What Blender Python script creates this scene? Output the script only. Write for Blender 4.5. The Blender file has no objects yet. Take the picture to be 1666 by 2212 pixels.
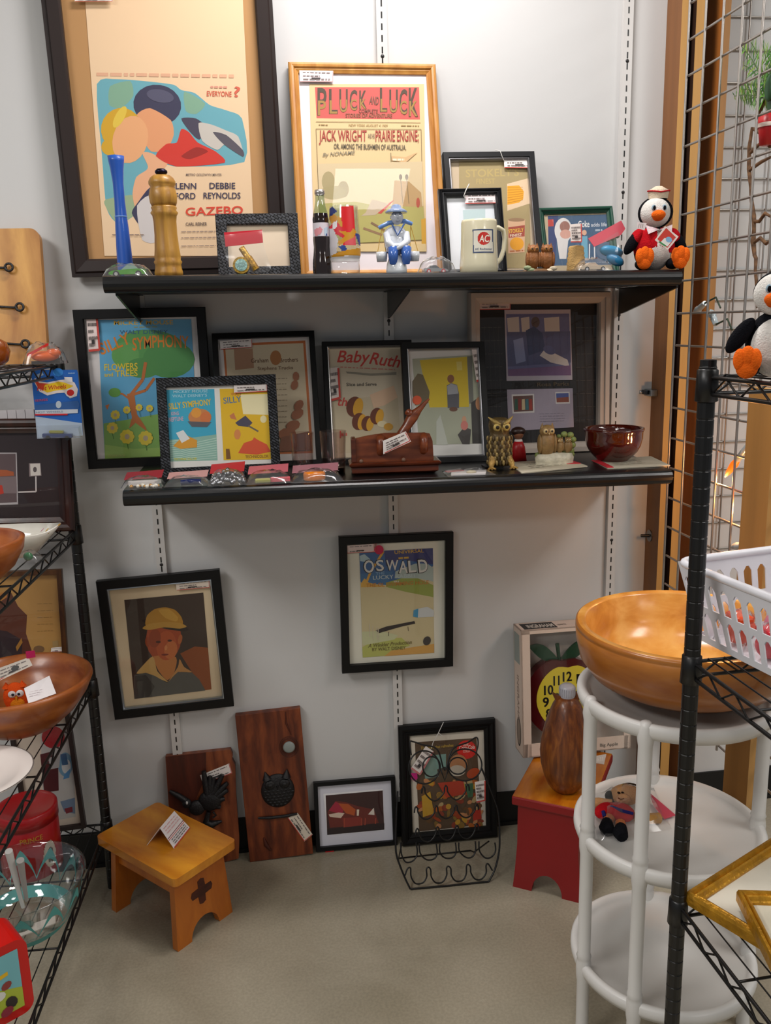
import bpy, math, random
from mathutils import Vector, Matrix
random.seed(11)
S = bpy.context.scene
C0 = S.collection
PI = math.pi
# ---------------------------------------------------------------- camera
CR = Vector((0.99026202, -0.13692122, -0.02517354)).normalized()
CF = Vector((0.12837102, 0.96803765, -0.21546229)).normalized()
CU = CR.cross(CF).normalized()
CR = CF.cross(CU).normalized()
CP = Vector((-0.31226540, -2.20977683, 1.45453359))
FPX = 1850.0
_c = bpy.data.cameras.new('camera')
cam = bpy.data.objects.new('camera', _c)
C0.objects.link(cam)
_m = Matrix((CR, CU, -CF)).transposed().to_4x4()
_m.translation = CP
cam.matrix_world = _m
_c.sensor_fit = 'HORIZONTAL'
_c.sensor_width = 36.0
_c.lens = 36.0 * FPX / 1666.0
_c.clip_start = 0.02
S.camera = cam
# ---------------------------------------------------------------- light
S.view_settings.view_transform = 'Standard'
S.view_settings.look = 'None'
S.view_settings.gamma = 1.0
S.view_settings.use_curve_mapping = False
S.view_settings.exposure = 0.80
wd = bpy.data.worlds.new('store_ambient')
S.world = wd
wd.use_nodes = True
wd.node_tree.nodes['Background'].inputs[0].default_value = (0.92, 0.95, 1.0, 1)
wd.node_tree.nodes['Background'].inputs[1].default_value = 0.12


def area(name, x, y, z, sx, sy, watts, col=(1, 0.97, 0.94)):
    l = bpy.data.lights.new(name, 'AREA')
    l.shape = 'RECTANGLE'
    l.size = sx
    l.size_y = sy
    l.energy = watts
    l.color = col
    o = bpy.data.objects.new(name, l)
    o.location = (x, y, z)
    C0.objects.link(o)
    return o


# ceiling lamps of the shop
area('ceiling_lamp', 0.02, -0.52, 2.72, 0.6, 0.15, 10.5, (1, 0.95, 0.935))
area('ceiling_lamp', 0.15, -1.36, 2.72, 0.3, 0.26, 1.3)
area('ceiling_lamp', -0.66, -1.62, 2.72, 0.06, 0.06, 1.0)
area('ceiling_lamp', 1.8, -1.9, 2.72, 0.6, 1.2, 22)
area('ceiling_lamp', -2.0, -1.8, 2.72, 0.6, 1.2, 27)
area('ceiling_lamp', 2.0, -4.2, 2.72, 1.2, 0.6, 18)
area('ceiling_lamp', -2.4, -4.2, 2.72, 1.2, 0.6, 18)


# ---------------------------------------------------------------- pixel rays
def ray(x, y):
    return CF + CR * ((x - 833.0) / FPX) + CU * ((1106.0 - y) / FPX)


def at(x, y, Y=None, X=None, Z=None):
    d = ray(x, y)
    if Y is not None:
        t = (Y - CP.y) / d.y
    elif X is not None:
        t = (X - CP.x) / d.x
    else:
        t = (Z - CP.z) / d.z
    return CP + d * t


def to_px(p):
    d = Vector(p) - CP
    z = d.dot(CF)
    return 833 + FPX * d.dot(CR) / z, 1106 - FPX * d.dot(CU) / z


def ppm(p):
    return FPX / (Vector(p) - CP).dot(CF)


def crop(x0, y0, s):
    return lambda x, y: (x0 + x / s, y0 + y / s)


cA = crop(100, 0, 3.0852)
cB = crop(600, 100, 4.165)
cC = crop(940, 300, 3.0852)
cD = crop(140, 620, 3.2038)
cE = crop(600, 680, 3.4708)
cF = crop(980, 600, 3.332)
cG = crop(200, 1210, 5.206)
cH = crop(700, 1130, 5.374)
cI = crop(180, 1500, 3.2038)
cJ = crop(660, 1540, 3.7864)
cK = crop(1080, 1320, 3.3529)
cL1 = crop(0, 460, 4.0963)
cL2 = crop(0, 880, 4.0963)
cL3 = crop(0, 1380, 4.608)
cL4 = crop(0, 1660, 4.0072)
cR1 = crop(1380, 0, 3.951)
cR2 = crop(1380, 540, 3.3515)
cR3 = crop(1220, 1150, 3.4036)
cR4 = crop(1200, 1700, 3.5751)


# ---------------------------------------------------------------- colours and materials
def lin(c):
    if isinstance(c, str):
        c = c.lstrip('#')
        c = [int(c[i:i + 2], 16) / 255.0 for i in (0, 2, 4)]
    return tuple(x / 12.92 if x <= 0.04045 else ((x + 0.055) / 1.055) ** 2.4 for x in c[:3])


def nmat(name):
    m = bpy.data.materials.new(name)
    m.use_nodes = True
    nt = m.node_tree
    return m, nt, nt.nodes, nt.links, nt.nodes['Principled BSDF']


def paint(name, rough=0.6, metal=0.0, bump=0.0, bscale=200.0, var=0.0, vscale=8.0, spec=0.5, col=None, coat=0.0, stretch=(1, 1, 1)):
    """surface coloured by the mesh's own face colours (or col), with optional fine relief and mottling"""
    m, nt, N, L, b = nmat(name)
    b.inputs['Roughness'].default_value = rough
    b.inputs['Metallic'].default_value = metal
    b.inputs['Specular IOR Level'].default_value = spec
    b.inputs['Coat Weight'].default_value = coat
    tc = N.new('ShaderNodeTexCoord')
    mp = N.new('ShaderNodeMapping')
    mp.inputs['Scale'].default_value = stretch
    L.new(tc.outputs['Object'], mp.inputs['Vector'])
    if col is None:
        a = N.new('ShaderNodeAttribute')
        a.attribute_name = 'Col'
        src = a.outputs['Color']
    else:
        r = N.new('ShaderNodeRGB')
        r.outputs[0].default_value = lin(col) + (1,)
        src = r.outputs[0]
    if var:
        n = N.new('ShaderNodeTexNoise')
        n.inputs['Scale'].default_value = vscale
        n.inputs['Detail'].default_value = 6
        L.new(mp.outputs[0], n.inputs['Vector'])
        mr = N.new('ShaderNodeMapRange')
        mr.inputs['From Min'].default_value = 0.3
        mr.inputs['From Max'].default_value = 0.7
        mr.inputs['To Min'].default_value = 1 - var
        mr.inputs['To Max'].default_value = 1 + var
        L.new(n.outputs['Fac'], mr.inputs['Value'])
        mx = N.new('ShaderNodeVectorMath')
        mx.operation = 'SCALE'
        L.new(src, mx.inputs[0])
        L.new(mr.outputs[0], mx.inputs['Scale'])
        src = mx.outputs[0]
    L.new(src, b.inputs['Base Color'])
    if bump:
        n = N.new('ShaderNodeTexNoise')
        n.inputs['Scale'].default_value = bscale
        n.inputs['Detail'].default_value = 3
        L.new(mp.outputs[0], n.inputs['Vector'])
        bp = N.new('ShaderNodeBump')
        bp.inputs['Strength'].default_value = bump
        bp.inputs['Distance'].default_value = 0.002
        L.new(n.outputs['Fac'], bp.inputs['Height'])
        L.new(bp.outputs[0], b.inputs['Normal'])
    return m


def wood(name, dark, light, scale=9.0, axis='X', rough=0.4, dist=5.0, coat=0.0, stretch=(1, 1, 1), nz=2.5, mid=None, band=0.16, bump=0.1):
    """grained wood: long streaks of noise across axis, with faint growth bands"""
    m, nt, N, L, b = nmat(name)
    b.inputs['Roughness'].default_value = rough
    b.inputs['Coat Weight'].default_value = coat
    b.inputs['Coat Roughness'].default_value = 0.15
    tc = N.new('ShaderNodeTexCoord')
    mp = N.new('ShaderNodeMapping')
    mp.inputs['Scale'].default_value = stretch
    L.new(tc.outputs['Object'], mp.inputs['Vector'])
    w = N.new('ShaderNodeTexWave')
    w.bands_direction = axis
    w.inputs['Scale'].default_value = scale * 0.55
    w.inputs['Distortion'].default_value = dist
    w.inputs['Detail'].default_value = 5
    w.inputs['Detail Scale'].default_value = nz
    w.inputs['Detail Roughness'].default_value = 0.65
    L.new(mp.outputs[0], w.inputs['Vector'])
    n = N.new('ShaderNodeTexNoise')
    n.inputs['Scale'].default_value = scale * 2.2
    n.inputs['Detail'].default_value = 8
    n.inputs['Roughness'].default_value = 0.6
    n.inputs['Distortion'].default_value = 0.8
    L.new(mp.outputs[0], n.inputs['Vector'])
    mx = N.new('ShaderNodeMix')
    mx.inputs[0].default_value = 1 - band
    L.new(w.outputs['Fac'], mx.inputs[2])
    L.new(n.outputs['Fac'], mx.inputs[3])
    r = N.new('ShaderNodeValToRGB')
    r.color_ramp.elements[0].position = 0.28
    r.color_ramp.elements[0].color = lin(dark) + (1,)
    r.color_ramp.elements[1].position = 0.72
    r.color_ramp.elements[1].color = lin(light) + (1,)
    if mid:
        e = r.color_ramp.elements.new(0.5)
        e.color = lin(mid) + (1,)
    L.new(mx.outputs[0], r.inputs['Fac'])
    L.new(r.outputs['Color'], b.inputs['Base Color'])
    bp = N.new('ShaderNodeBump')
    bp.inputs['Strength'].default_value = bump
    bp.inputs['Distance'].default_value = 0.0006
    L.new(mx.outputs[0], bp.inputs['Height'])
    L.new(bp.outputs[0], b.inputs['Normal'])
    return m


def clear(name, tint=(1, 1, 1), body=0.0, bcol=(1, 1, 1), rough=0.02, ior=1.45, gain=1.0):
    """thin clear glass or film: what is behind shows through, the surface mirrors by its Fresnel share"""
    m, nt, N, L, b = nmat(name)
    N.remove(b)
    out = N['Material Output']
    t = N.new('ShaderNodeBsdfTransparent')
    t.inputs[0].default_value = tuple(tint) + (1,)
    g = N.new('ShaderNodeBsdfGlossy')
    g.inputs['Roughness'].default_value = rough
    fr = N.new('ShaderNodeFresnel')
    ge = N.new('ShaderNodeNewGeometry')
    io = N.new('ShaderNodeMapRange')
    io.inputs['To Min'].default_value = ior
    io.inputs['To Max'].default_value = 1.0 / ior
    L.new(ge.outputs['Backfacing'], io.inputs['Value'])
    L.new(io.outputs[0], fr.inputs['IOR'])
    mm = N.new('ShaderNodeMath')
    mm.operation = 'MULTIPLY'
    mm.use_clamp = True
    mm.inputs[1].default_value = gain
    L.new(fr.outputs[0], mm.inputs[0])
    first = t
    if body:
        d = N.new('ShaderNodeBsdfDiffuse')
        d.inputs[0].default_value = tuple(bcol) + (1,)
        mb = N.new('ShaderNodeMixShader')
        mb.inputs[0].default_value = body
        L.new(t.outputs[0], mb.inputs[1])
        L.new(d.outputs[0], mb.inputs[2])
        first = mb
    ms = N.new('ShaderNodeMixShader')
    L.new(mm.outputs[0], ms.inputs[0])
    L.new(first.outputs[0], ms.inputs[1])
    L.new(g.outputs[0], ms.inputs[2])
    L.new(ms.outputs[0], out.inputs['Surface'])
    return m


def weave(name):
    m, nt, N, L, b = nmat(name)
    b.inputs['Roughness'].default_value = 0.38
    tc = N.new('ShaderNodeTexCoord')
    mp = N.new('ShaderNodeMapping')
    mp.inputs['Rotation'].default_value = (0, 0, 0.6)
    L.new(tc.outputs['Object'], mp.inputs['Vector'])
    br = N.new('ShaderNodeTexBrick')
    br.inputs['Scale'].default_value = 45
    br.inputs['Mortar Size'].default_value = 0.05
    br.inputs['Mortar Smooth'].default_value = 0.8
    br.inputs['Color1'].default_value = lin('#15161a') + (1,)
    br.inputs['Color2'].default_value = lin('#43464d') + (1,)
    br.inputs['Mortar'].default_value = lin('#050506') + (1,)
    L.new(mp.outputs[0], br.inputs['Vector'])
    L.new(br.outputs['Color'], b.inputs['Base Color'])
    bp = N.new('ShaderNodeBump')
    bp.invert = True
    bp.inputs['Strength'].default_value = 1.0
    bp.inputs['Distance'].default_value = 0.005
    L.new(br.outputs['Fac'], bp.inputs['Height'])
    L.new(bp.outputs[0], b.inputs['Normal'])
    return m


def glow(name, col, strength):
    m, nt, N, L, b = nmat(name)
    b.inputs['Base Color'].default_value = lin(col) + (1,)
    b.inputs['Emission Color'].default_value = lin(col) + (1,)
    b.inputs['Emission Strength'].default_value = strength
    return m


MATTE = paint('printed_paper', 0.7)
SATIN = paint('satin_paint', 0.38)
GLOSS = paint('glazed_ceramic', 0.14, coat=0.3)
PLUSH = paint('plush_fabric', 0.95, bump=0.9, bscale=420, var=0.12, vscale=60, spec=0.1)
PLASTIC = paint('moulded_plastic', 0.33)
METAL = paint('bare_metal', 0.32, metal=1.0)
BRASS = paint('aged_brass', 0.34, metal=0.75, bump=0.8, bscale=160, var=0.35, vscale=45)
RESIN = paint('painted_resin', 0.5, bump=0.7, bscale=150, var=0.25, vscale=60)
BLACKF = paint('black_frame_lacquer', 0.42, col='#09090a', spec=0.3)
BROWNF = paint('dark_brown_frame_lacquer', 0.42, col='#2a201e', spec=0.35)
GREYF = paint('charcoal_frame_lacquer', 0.36, col='#1c1d20', spec=0.4)
SHELFM = paint('black_shelf_laminate', 0.3, col='#0b0c0e', bump=0.05, bscale=400)
STEELB = paint('black_powder_coat', 0.35, col='#0a0a0b')
PEWTER = paint('taupe_painted_frame', 0.5, col='#b9aca0')
GREENF = paint('green_frame_lacquer', 0.3, col='#1c4a3a')
PANE = clear('picture_glass', ior=1.3, rough=0.012)
CLEARG = clear('clear_glassware', tint=(0.96, 0.97, 0.97), ior=1.6, rough=0.02, gain=1.6)
TUMBLER = clear('pink_tinted_tumbler', tint=(0.93, 0.87, 0.85), ior=1.55, rough=0.02, gain=1.4)
FILM = clear('clear_plastic_bag', tint=(0.97, 0.97, 0.97), body=0.05, bcol=(0.9, 0.9, 0.9), rough=0.1, ior=1.4, gain=1.3)
OAK = wood('golden_oak_moulding', '#a86c28', '#d39a4c', 14, 'X', 0.4, 3, stretch=(1, 0.15, 1))
WEAVE = weave('black_woven_leatherette')


# ---------------------------------------------------------------- mesh builder
class MB:
    def __init__(s, M=None):
        s.v, s.f, s.c, s.sm = [], [], [], []
        s.M = M

    def add(s, vs, fs, col, smooth=False):
        k = len(s.v)
        M = s.M
        s.v.extend([(M @ Vector(p)) if M is not None else Vector(p) for p in vs])
        lc = None if callable(col) else lin(col)
        for i, f in enumerate(fs):
            s.f.append([k + j for j in f])
            s.c.append(lin(col(i)) if lc is None else lc)
            s.sm.append(smooth)

    def box(s, x0, x1, y0, y1, z0, z1, col='#808080'):
        v = [(x, y, z) for z in (z0, z1) for y in (y0, y1) for x in (x0, x1)]
        s.add(v, [(0, 2, 3, 1), (4, 5, 7, 6), (0, 1, 5, 4), (2, 6, 7, 3), (0, 4, 6, 2), (1, 3, 7, 5)], col)

    def lathe(s, prof, n=32, col='#808080', c=(0, 0, 0), ax=None, smooth=True, a0=0.0, a1=2 * PI, sx=1.0, sy=1.0):
        """prof: (radius, height) pairs; col may be a list, one per band"""
        c = Vector(c)
        full = abs(a1 - a0 - 2 * PI) < 1e-6
        m = n if full else n + 1
        Q = Vector((0, 0, 1)).rotation_difference(Vector(ax)).to_matrix() if ax is not None else None
        vs = []
        for r, z in prof:
            for i in range(m):
                a = a0 + (a1 - a0) * i / n
                p = Vector((r * sx * math.cos(a), r * sy * math.sin(a), z))
                vs.append(c + (Q @ p if Q is not None else p))
        cols = col if isinstance(col, list) else [col] * (len(prof) - 1)
        k0 = 0
        base = len(s.v)
        M = s.M
        s.v.extend([(M @ p) if M is not None else p for p in vs])
        for j in range(len(prof) - 1):
            lc = lin(cols[j])
            for i in range(n):
                i2 = (i + 1) % m if full else i + 1
                s.f.append([base + j * m + i, base + j * m + i2, base + (j + 1) * m + i2, base + (j + 1) * m + i])
                s.c.append(lc)
                s.sm.append(smooth)

    def cyl(s, p0, p1, r0, r1=None, n=16, col='#808080', smooth=True):
        p0, p1 = Vector(p0), Vector(p1)
        r1 = r0 if r1 is None else r1
        h = (p1 - p0).length
        s.lathe([(1e-5, 0), (r0, 0)], n, col, p0, p1 - p0, False)
        s.lathe([(r0, 0), (r1, h)], n, col, p0, p1 - p0, smooth)
        s.lathe([(r1, h), (1e-5, h)], n, col, p0, p1 - p0, False)

    def ell(s, c, r, col='#808080', n=20, m=12, R=None, squash=None):
        """ellipsoid; R a 3x3 rotation"""
        c = Vector(c)
        if not hasattr(r, '__len__'):
            r = (r, r, r)
        vs = []
        for j in range(m + 1):
            t = -PI / 2 + PI * j / m
            for i in range(n):
                a = 2 * PI * i / n
                ct = max(math.cos(t), 1e-4)
                p = Vector((r[0] * ct * math.cos(a), r[1] * ct * math.sin(a), r[2] * math.sin(t)))
                vs.append(c + (R @ p if R is not None else p))
        fs = [(j * n + i, j * n + (i + 1) % n, (j + 1) * n + (i + 1) % n, (j + 1) * n + i) for j in range(m) for i in range(n)]
        s.add(vs, fs, col, True)

    def tube(s, pts, r, n=8, col='#808080', closed=False, caps=True):
        pts = [Vector(p) for p in pts]
        K = len(pts)
        rs = r if hasattr(r, '__len__') else [r] * K
        tan = []
        for i in range(K):
            a = pts[(i - 1) % K] if (closed or i > 0) else pts[i]
            b = pts[(i + 1) % K] if (closed or i < K - 1) else pts[i]
            t = (b - a)
            tan.append(t.normalized() if t.length > 1e-9 else Vector((0, 0, 1)))
        up = Vector((0, 0, 1)) if abs(tan[0].z) < 0.9 else Vector((1, 0, 0))
        nx = tan[0].cross(up).normalized()
        vs = []
        for i in range(K):
            if i:
                q = tan[i - 1].rotation_difference(tan[i])
                nx = q @ nx
            ny = tan[i].cross(nx)
            for j in range(n):
                a = 2 * PI * j / n
                vs.append(pts[i] + (nx * math.cos(a) + ny * math.sin(a)) * rs[i])
        fs = []
        for i in range(K if closed else K - 1):
            i2 = (i + 1) % K
            for j in range(n):
                fs.append((i * n + j, i * n + (j + 1) % n, i2 * n + (j + 1) % n, i2 * n + j))
        s.add(vs, fs, col, True)
        if not closed and caps:
            s.add(vs[:n], [tuple(range(n - 1, -1, -1))], col)
            s.add(vs[-n:], [tuple(range(n))], col)

    def prism(s, poly, z0, z1, col='#808080', side=None, M=None):
        """poly in local XY, extruded along local Z"""
        n = len(poly)
        vs = [Vector((p[0], p[1], z0)) for p in poly] + [Vector((p[0], p[1], z1)) for p in poly]
        if M is not None:
            vs = [M @ p for p in vs]
        s.add(vs, [tuple(range(n - 1, -1, -1)), tuple(range(n, 2 * n))], col)
        s.add(vs, [(i, (i + 1) % n, n + (i + 1) % n, n + i) for i in range(n)], side or col)

    def loft(s, rings, col='#808080', smooth=True, cap=False):
        n = len(rings[0])
        vs = [p for r in rings for p in r]
        fs = [(j * n + i, j * n + (i + 1) % n, (j + 1) * n + (i + 1) % n, (j + 1) * n + i) for j in range(len(rings) - 1) for i in range(n)]
        s.add(vs, fs, col, smooth)
        if cap:
            s.add(rings[0], [tuple(range(n - 1, -1, -1))], col)
            s.add(rings[-1], [tuple(range(n))], col)

    def build(s, name, mat, parent=None, bevel=0.0, seg=2):
        me = bpy.data.meshes.new(name)
        me.from_pydata([tuple(p) for p in s.v], [], s.f)
        a = me.color_attributes.new('Col', 'FLOAT_COLOR', 'CORNER')
        buf = []
        for f, c in zip(s.f, s.c):
            buf.extend((c[0], c[1], c[2], 1.0) * len(f))
        a.data.foreach_set('color', buf)
        me.polygons.foreach_set('use_smooth', s.sm)
        me.materials.append(mat)
        me.update()
        o = bpy.data.objects.new(name, me)
        C0.objects.link(o)
        if parent is not None:
            o.parent = parent
        if bevel:
            b = o.modifiers.new('edge', 'BEVEL')
            b.width = bevel
            b.segments = seg
            b.limit_method = 'ANGLE'
            b.angle_limit = 0.6
        return o


# ---------------------------------------------------------------- scene graph helpers
def tag(o, label=None, cat=None, group=None, kind=None):
    if label:
        o['label'] = label
    if cat:
        o['category'] = cat
    if group:
        o['group'] = group
    if kind:
        o['kind'] = kind
    return o


def thing(name, label, cat, loc=(0, 0, 0), rz=0.0, M=None, group=None):
    o = bpy.data.objects.new(name, None)
    o.empty_display_size = 0.03
    C0.objects.link(o)
    if M is not None:
        o.matrix_world = M
    else:
        o.location = loc
        o.rotation_euler = (0, 0, rz)
    return tag(o, label, cat, group)


def struct(name, mb, mat, bevel=0.0):
    return tag(mb.build(name, mat, None, bevel), kind='structure')


def copy_tree(o, parent=None):
    c = o.copy()
    C0.objects.link(c)
    if parent is not None:
        c.parent = parent
    for ch in list(o.children):
        copy_tree(ch, c)
    return c


_glyph = {}


def glyphs(txt):
    if txt in _glyph:
        return _glyph[txt]
    cu = bpy.data.curves.new('t', 'FONT')
    cu.body = txt
    cu.size = 1.0
    cu.resolution_u = 3
    cu.offset = 0.014
    o = bpy.data.objects.new('t', cu)
    C0.objects.link(o)
    dg = bpy.context.evaluated_depsgraph_get()
    dg.update()
    me = o.evaluated_get(dg).to_mesh()
    v = [(p.co.x, p.co.y) for p in me.vertices]
    f = [tuple(p.vertices) for p in me.polygons]
    o.evaluated_get(dg).to_mesh_clear()
    bpy.data.objects.remove(o)
    bpy.data.curves.remove(cu)
    _glyph[txt] = (v, f)
    return v, f


class Art:
    """flat drawing on a surface; mp(x, y, k) turns photo coordinates into a point of layer k"""

    def __init__(s, mb, mp, k=0):
        s.mb, s.mp, s.k = mb, mp, k

    def poly(s, pts, col):
        s.k += 1
        s.mb.add([s.mp(x, y, s.k) for x, y in pts], [tuple(range(len(pts)))], col)

    def blob(s, pts, col):
        """a painted shape with softly rounded outline"""
        K = len(pts)
        out = []
        for i in range(K):
            p0, p1, p2, p3 = [Vector(pts[(i + j) % K]) for j in (-1, 0, 1, 2)]
            for t in (0, 0.25, 0.5, 0.75):
                q = 0.5 * (2 * p1 + (p2 - p0) * t + (2 * p0 - 5 * p1 + 4 * p2 - p3) * t * t + (3 * p1 - p0 - 3 * p2 + p3) * t ** 3)
                q = q * 0.65 + (p1 * (1 - t) + p2 * t) * 0.35
                out.append((q.x, q.y))
        s.poly(out, col)

    def ell(s, c, rx, ry, col, rot=0.0, n=20, a0=0.0, a1=2 * PI):
        ca, sa = math.cos(rot), math.sin(rot)
        pts = []
        for i in range(n):
            a = a0 + (a1 - a0) * i / (n if a1 - a0 > 6.28 else n - 1)
            x, y = rx * math.cos(a), ry * math.sin(a)
            pts.append((c[0] + x * ca - y * sa, c[1] + x * sa + y * ca))
        s.poly(pts, col)

    def line(s, pts, w, col):
        s.k += 1
        for a, b in zip(pts, pts[1:]):
            dx, dy = b[0] - a[0], b[1] - a[1]
            l = math.hypot(dx, dy) or 1
            nx, ny = -dy / l * w / 2, dx / l * w / 2
            q = [(a[0] + nx, a[1] + ny), (b[0] + nx, b[1] + ny), (b[0] - nx, b[1] - ny), (a[0] - nx, a[1] - ny)]
            s.mb.add([s.mp(x, y, s.k) for x, y in q], [(0, 1, 2, 3)], col)

    def text(s, txt, p0, p1, h, col, slant=0.0, arch=0.0):
        """baseline p0..p1, capital height h (photo px)"""
        s.k += 1
        v, f = glyphs(txt)
        if not v:
            return
        x0 = min(p[0] for p in v)
        x1 = max(p[0] for p in v)
        dx, dy = p1[0] - p0[0], p1[1] - p0[1]
        l = math.hypot(dx, dy)
        ux, uy = dx / l, dy / l
        nx, ny = uy, -ux
        pts = []
        for x, y in v:
            t = (x - x0) / (x1 - x0) * l
            q = y / 0.69 * h + arch * (1 - (2 * t / l - 1) ** 2)
            t += slant * y / 0.69 * h
            pts.append((p0[0] + ux * t + nx * q, p0[1] + uy * t + ny * q))
        s.mb.add([s.mp(a, b, s.k) for a, b in pts], f, col)

    def dashes(s, a, b, w, col, n=7, seed=1):
        """a line of print too small to read"""
        rnd = random.Random(seed)
        t = 0.0
        while t < 1:
            d = rnd.uniform(0.4, 1.4) / n
            e = min(1, t + d)
            s.line([(a[0] + (b[0] - a[0]) * t, a[1] + (b[1] - a[1]) * t), (a[0] + (b[0] - a[0]) * e, a[1] + (b[1] - a[1]) * e)], w, col)
            t = e + 0.25 / n


class Fr:
    """a flat thing standing in the room: local x to its right, y up its face, z out of its face"""

    def __init__(s, TL, TR, BL, BR, Yb, Yt, zb=None):
        tl, tr, bl, br = at(*TL, Y=Yt), at(*TR, Y=Yt), at(*BL, Y=Yb), at(*BR, Y=Yb)
        if zb is not None:
            d = zb - (bl.z + br.z) / 2
            bl.z += d
            br.z += d
        u = ((br - bl) + (tr - tl)).normalized()
        v0 = ((tl - bl) + (tr - br)).normalized()
        n = u.cross(v0).normalized()
        v = n.cross(u)
        s.w = ((br - bl).length + (tr - tl).length) / 2
        s.h = ((tl - bl).length + (tr - br).length) / 2
        o = (bl + br) / 2
        s.o, s.u, s.v, s.n = o, u, v, n
        s.M = Matrix((u, v, n)).transposed().to_4x4()
        s.M.translation = o

    def px(s, x, y, z=0.0):
        d = ray(x, y)
        t = (s.o + s.n * z - CP).dot(s.n) / d.dot(s.n)
        p = CP + d * t - s.o
        return Vector((p.dot(s.u), p.dot(s.v), z))

    def art(s, z, dz=0.00003, k=0):
        mb = MB()

        def mp(x, y, k):
            p = s.px(x, y, z)
            return Vector((p.x, p.y, z + k * dz))
        return mb, Art(mb, mp, k)


def rim(fr, fw, prof, col='#101012', fy=None):
    """mitred moulding: prof is (inset share of fw, height) from the outside in"""
    mb = MB()
    w, h = fr.w / 2, fr.h
    rings = []
    for t, z in prof:
        i = fw * t
        rings.append([Vector((-w + i, i, z)), Vector((w - i, i, z)), Vector((w - i, h - i, z)), Vector((-w + i, h - i, z))])
    mb.loft(rings, col, False)
    return mb


def inner(fr, fw):
    w, h = fr.w / 2 - fw, fr.h
    return [(-w, fw), (w, fw), (w, h - fw), (-w, h - fw)]


FLATP = lambda d: [(0, 0), (0, d * 0.92), (0.06, d), (0.94, d), (1, d * 0.92), (1, 0.002)]
CURVP = lambda d: [(0, 0), (0, d * 0.75), (0.12, d * 0.95), (0.3, d), (0.5, d * 0.93), (0.62, d * 0.7), (0.7, d * 0.72), (0.85, d * 0.6), (1, d * 0.5), (1, 0.002)]


def framed(name, label, cat, corners, Yb, Yt, fw, fd, fmat, prof=FLATP, zb=None, lip=None, pane=True, board='#c8c2b8', group=None):
    """a picture frame: moulding, backing board, glass; returns (Fr, root, height for the print)"""
    fr = Fr(*corners, Yb, Yt, zb)
    fr.o = fr.o - fr.n * fd
    fr.M.translation = fr.o
    root = thing(name, label, cat, M=fr.M, group=group)
    rim(fr, fw, prof(fd)).build('frame', fmat, root)
    if lip:
        mb = MB()
        w, h = fr.w / 2, fr.h
        a, b = fw * 0.98, fw + 0.005
        mb.loft([[Vector((-w + i, i, z)), Vector((w - i, i, z)), Vector((w - i, h - i, z)), Vector((-w + i, h - i, z))] for i, z in ((a, fd * 0.3), (a, fd * 0.86), ((a + b) / 2, fd * 0.9), (b, fd * 0.7), (b, fd * 0.3))], lip, False)
        mb.build('inner_lip', METAL if lip != '#ffffff' else SATIN, root)
    w, h = fr.w / 2 - fw * 0.6, fr.h
    mb = MB()
    mb.box(-w, w, fw * 0.6, h - fw * 0.6, 0.001, 0.004, '#6b5a48')
    mb.build('backing_board', MATTE, root)
    if pane:
        mb = MB()
        w = fr.w / 2 - fw * 0.9
        mb.box(-w, w, fw * 0.9, h - fw * 0.9, fd * 0.5, fd * 0.5 + 0.0015, '#ffffff')
        mb.build('glass_pane', PANE, root)
    return fr, root, 0.0045


def base_sheet(A, fr, fw, z, col):
    A.mb.add([Vector((x, y, z)) for x, y in inner(fr, fw * 0.95)], [(0, 1, 2, 3)], col)


def sticker(fr, root, q, z, seed=1, lines=3, red='#c8463c', name='price_tag', white='#efe6e0', bar=True):
    """paper price label lying on the face: q four photo corners TL TR BR BL"""
    mb, A = fr.art(z + 0.0006, 0.0001)
    top = [fr.px(*p, z) for p in q]
    vs = [Vector((p.x, p.y, zz)) for zz in (z, z + 0.0006) for p in top]
    mb.add(vs, [(4, 5, 6, 7), (3, 2, 1, 0)] + [(i, (i + 1) % 4, 4 + (i + 1) % 4, 4 + i) for i in range(4)], white)
    tag_print(A, q, seed, lines, red, bar)
    return mb.build(name, MATTE, root)


def tag_print(A, q, seed=1, lines=3, red='#c8463c', bar=True):
    TL, TR, BR, BL = q
    mix = lambda a, b, t: (a[0] + (b[0] - a[0]) * t, a[1] + (b[1] - a[1]) * t)
    P = lambda s, t: mix(mix(TL, TR, s), mix(BL, BR, s), t)
    hh = math.hypot(BL[0] - TL[0], BL[1] - TL[1])
    A.line([P(0.01, 0.97), P(0.99, 0.97)], hh * 0.07, red)
    A.line([P(0.985, 0.03), P(0.985, 0.97)], hh * 0.06, red)
    for i in range(lines):
        t = 0.2 + 0.6 * i / max(1, lines - 1)
        A.dashes(P(0.1, t), P(0.9 if i % 2 == 0 else 0.6, t), hh * 0.09, '#7d7370', 6, seed + i)
    if bar:
        A.line([P(0.35, 0.72), P(0.62, 0.72)], hh * 0.13, '#3a3434')


def inpoly(x, y, pts):
    r = False
    n = len(pts)
    for i in range(n):
        x1, y1 = pts[i]
        x2, y2 = pts[(i + 1) % n]
        if (y1 > y) != (y2 > y) and x < (x2 - x1) * (y - y1) / (y2 - y1) + x1:
            r = not r
    return r


def raster(mb, mp, x0, x1, y0, y1, nx, ny, polys, base=None):
    """printed decal on a curved surface, cell by cell"""
    for j in range(ny):
        for i in range(nx):
            xa, xb = x0 + (x1 - x0) * i / nx, x0 + (x1 - x0) * (i + 1) / nx
            ya, yb = y0 + (y1 - y0) * j / ny, y0 + (y1 - y0) * (j + 1) / ny
            c = base
            for pts, col in polys:
                if inpoly((xa + xb) / 2, (ya + yb) / 2, pts):
                    c = col
            if c:
                mb.add([mp(xa, ya, 0), mp(xb, ya, 0), mp(xb, yb, 0), mp(xa, yb, 0)], [(0, 1, 2, 3)], c, True)


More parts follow.
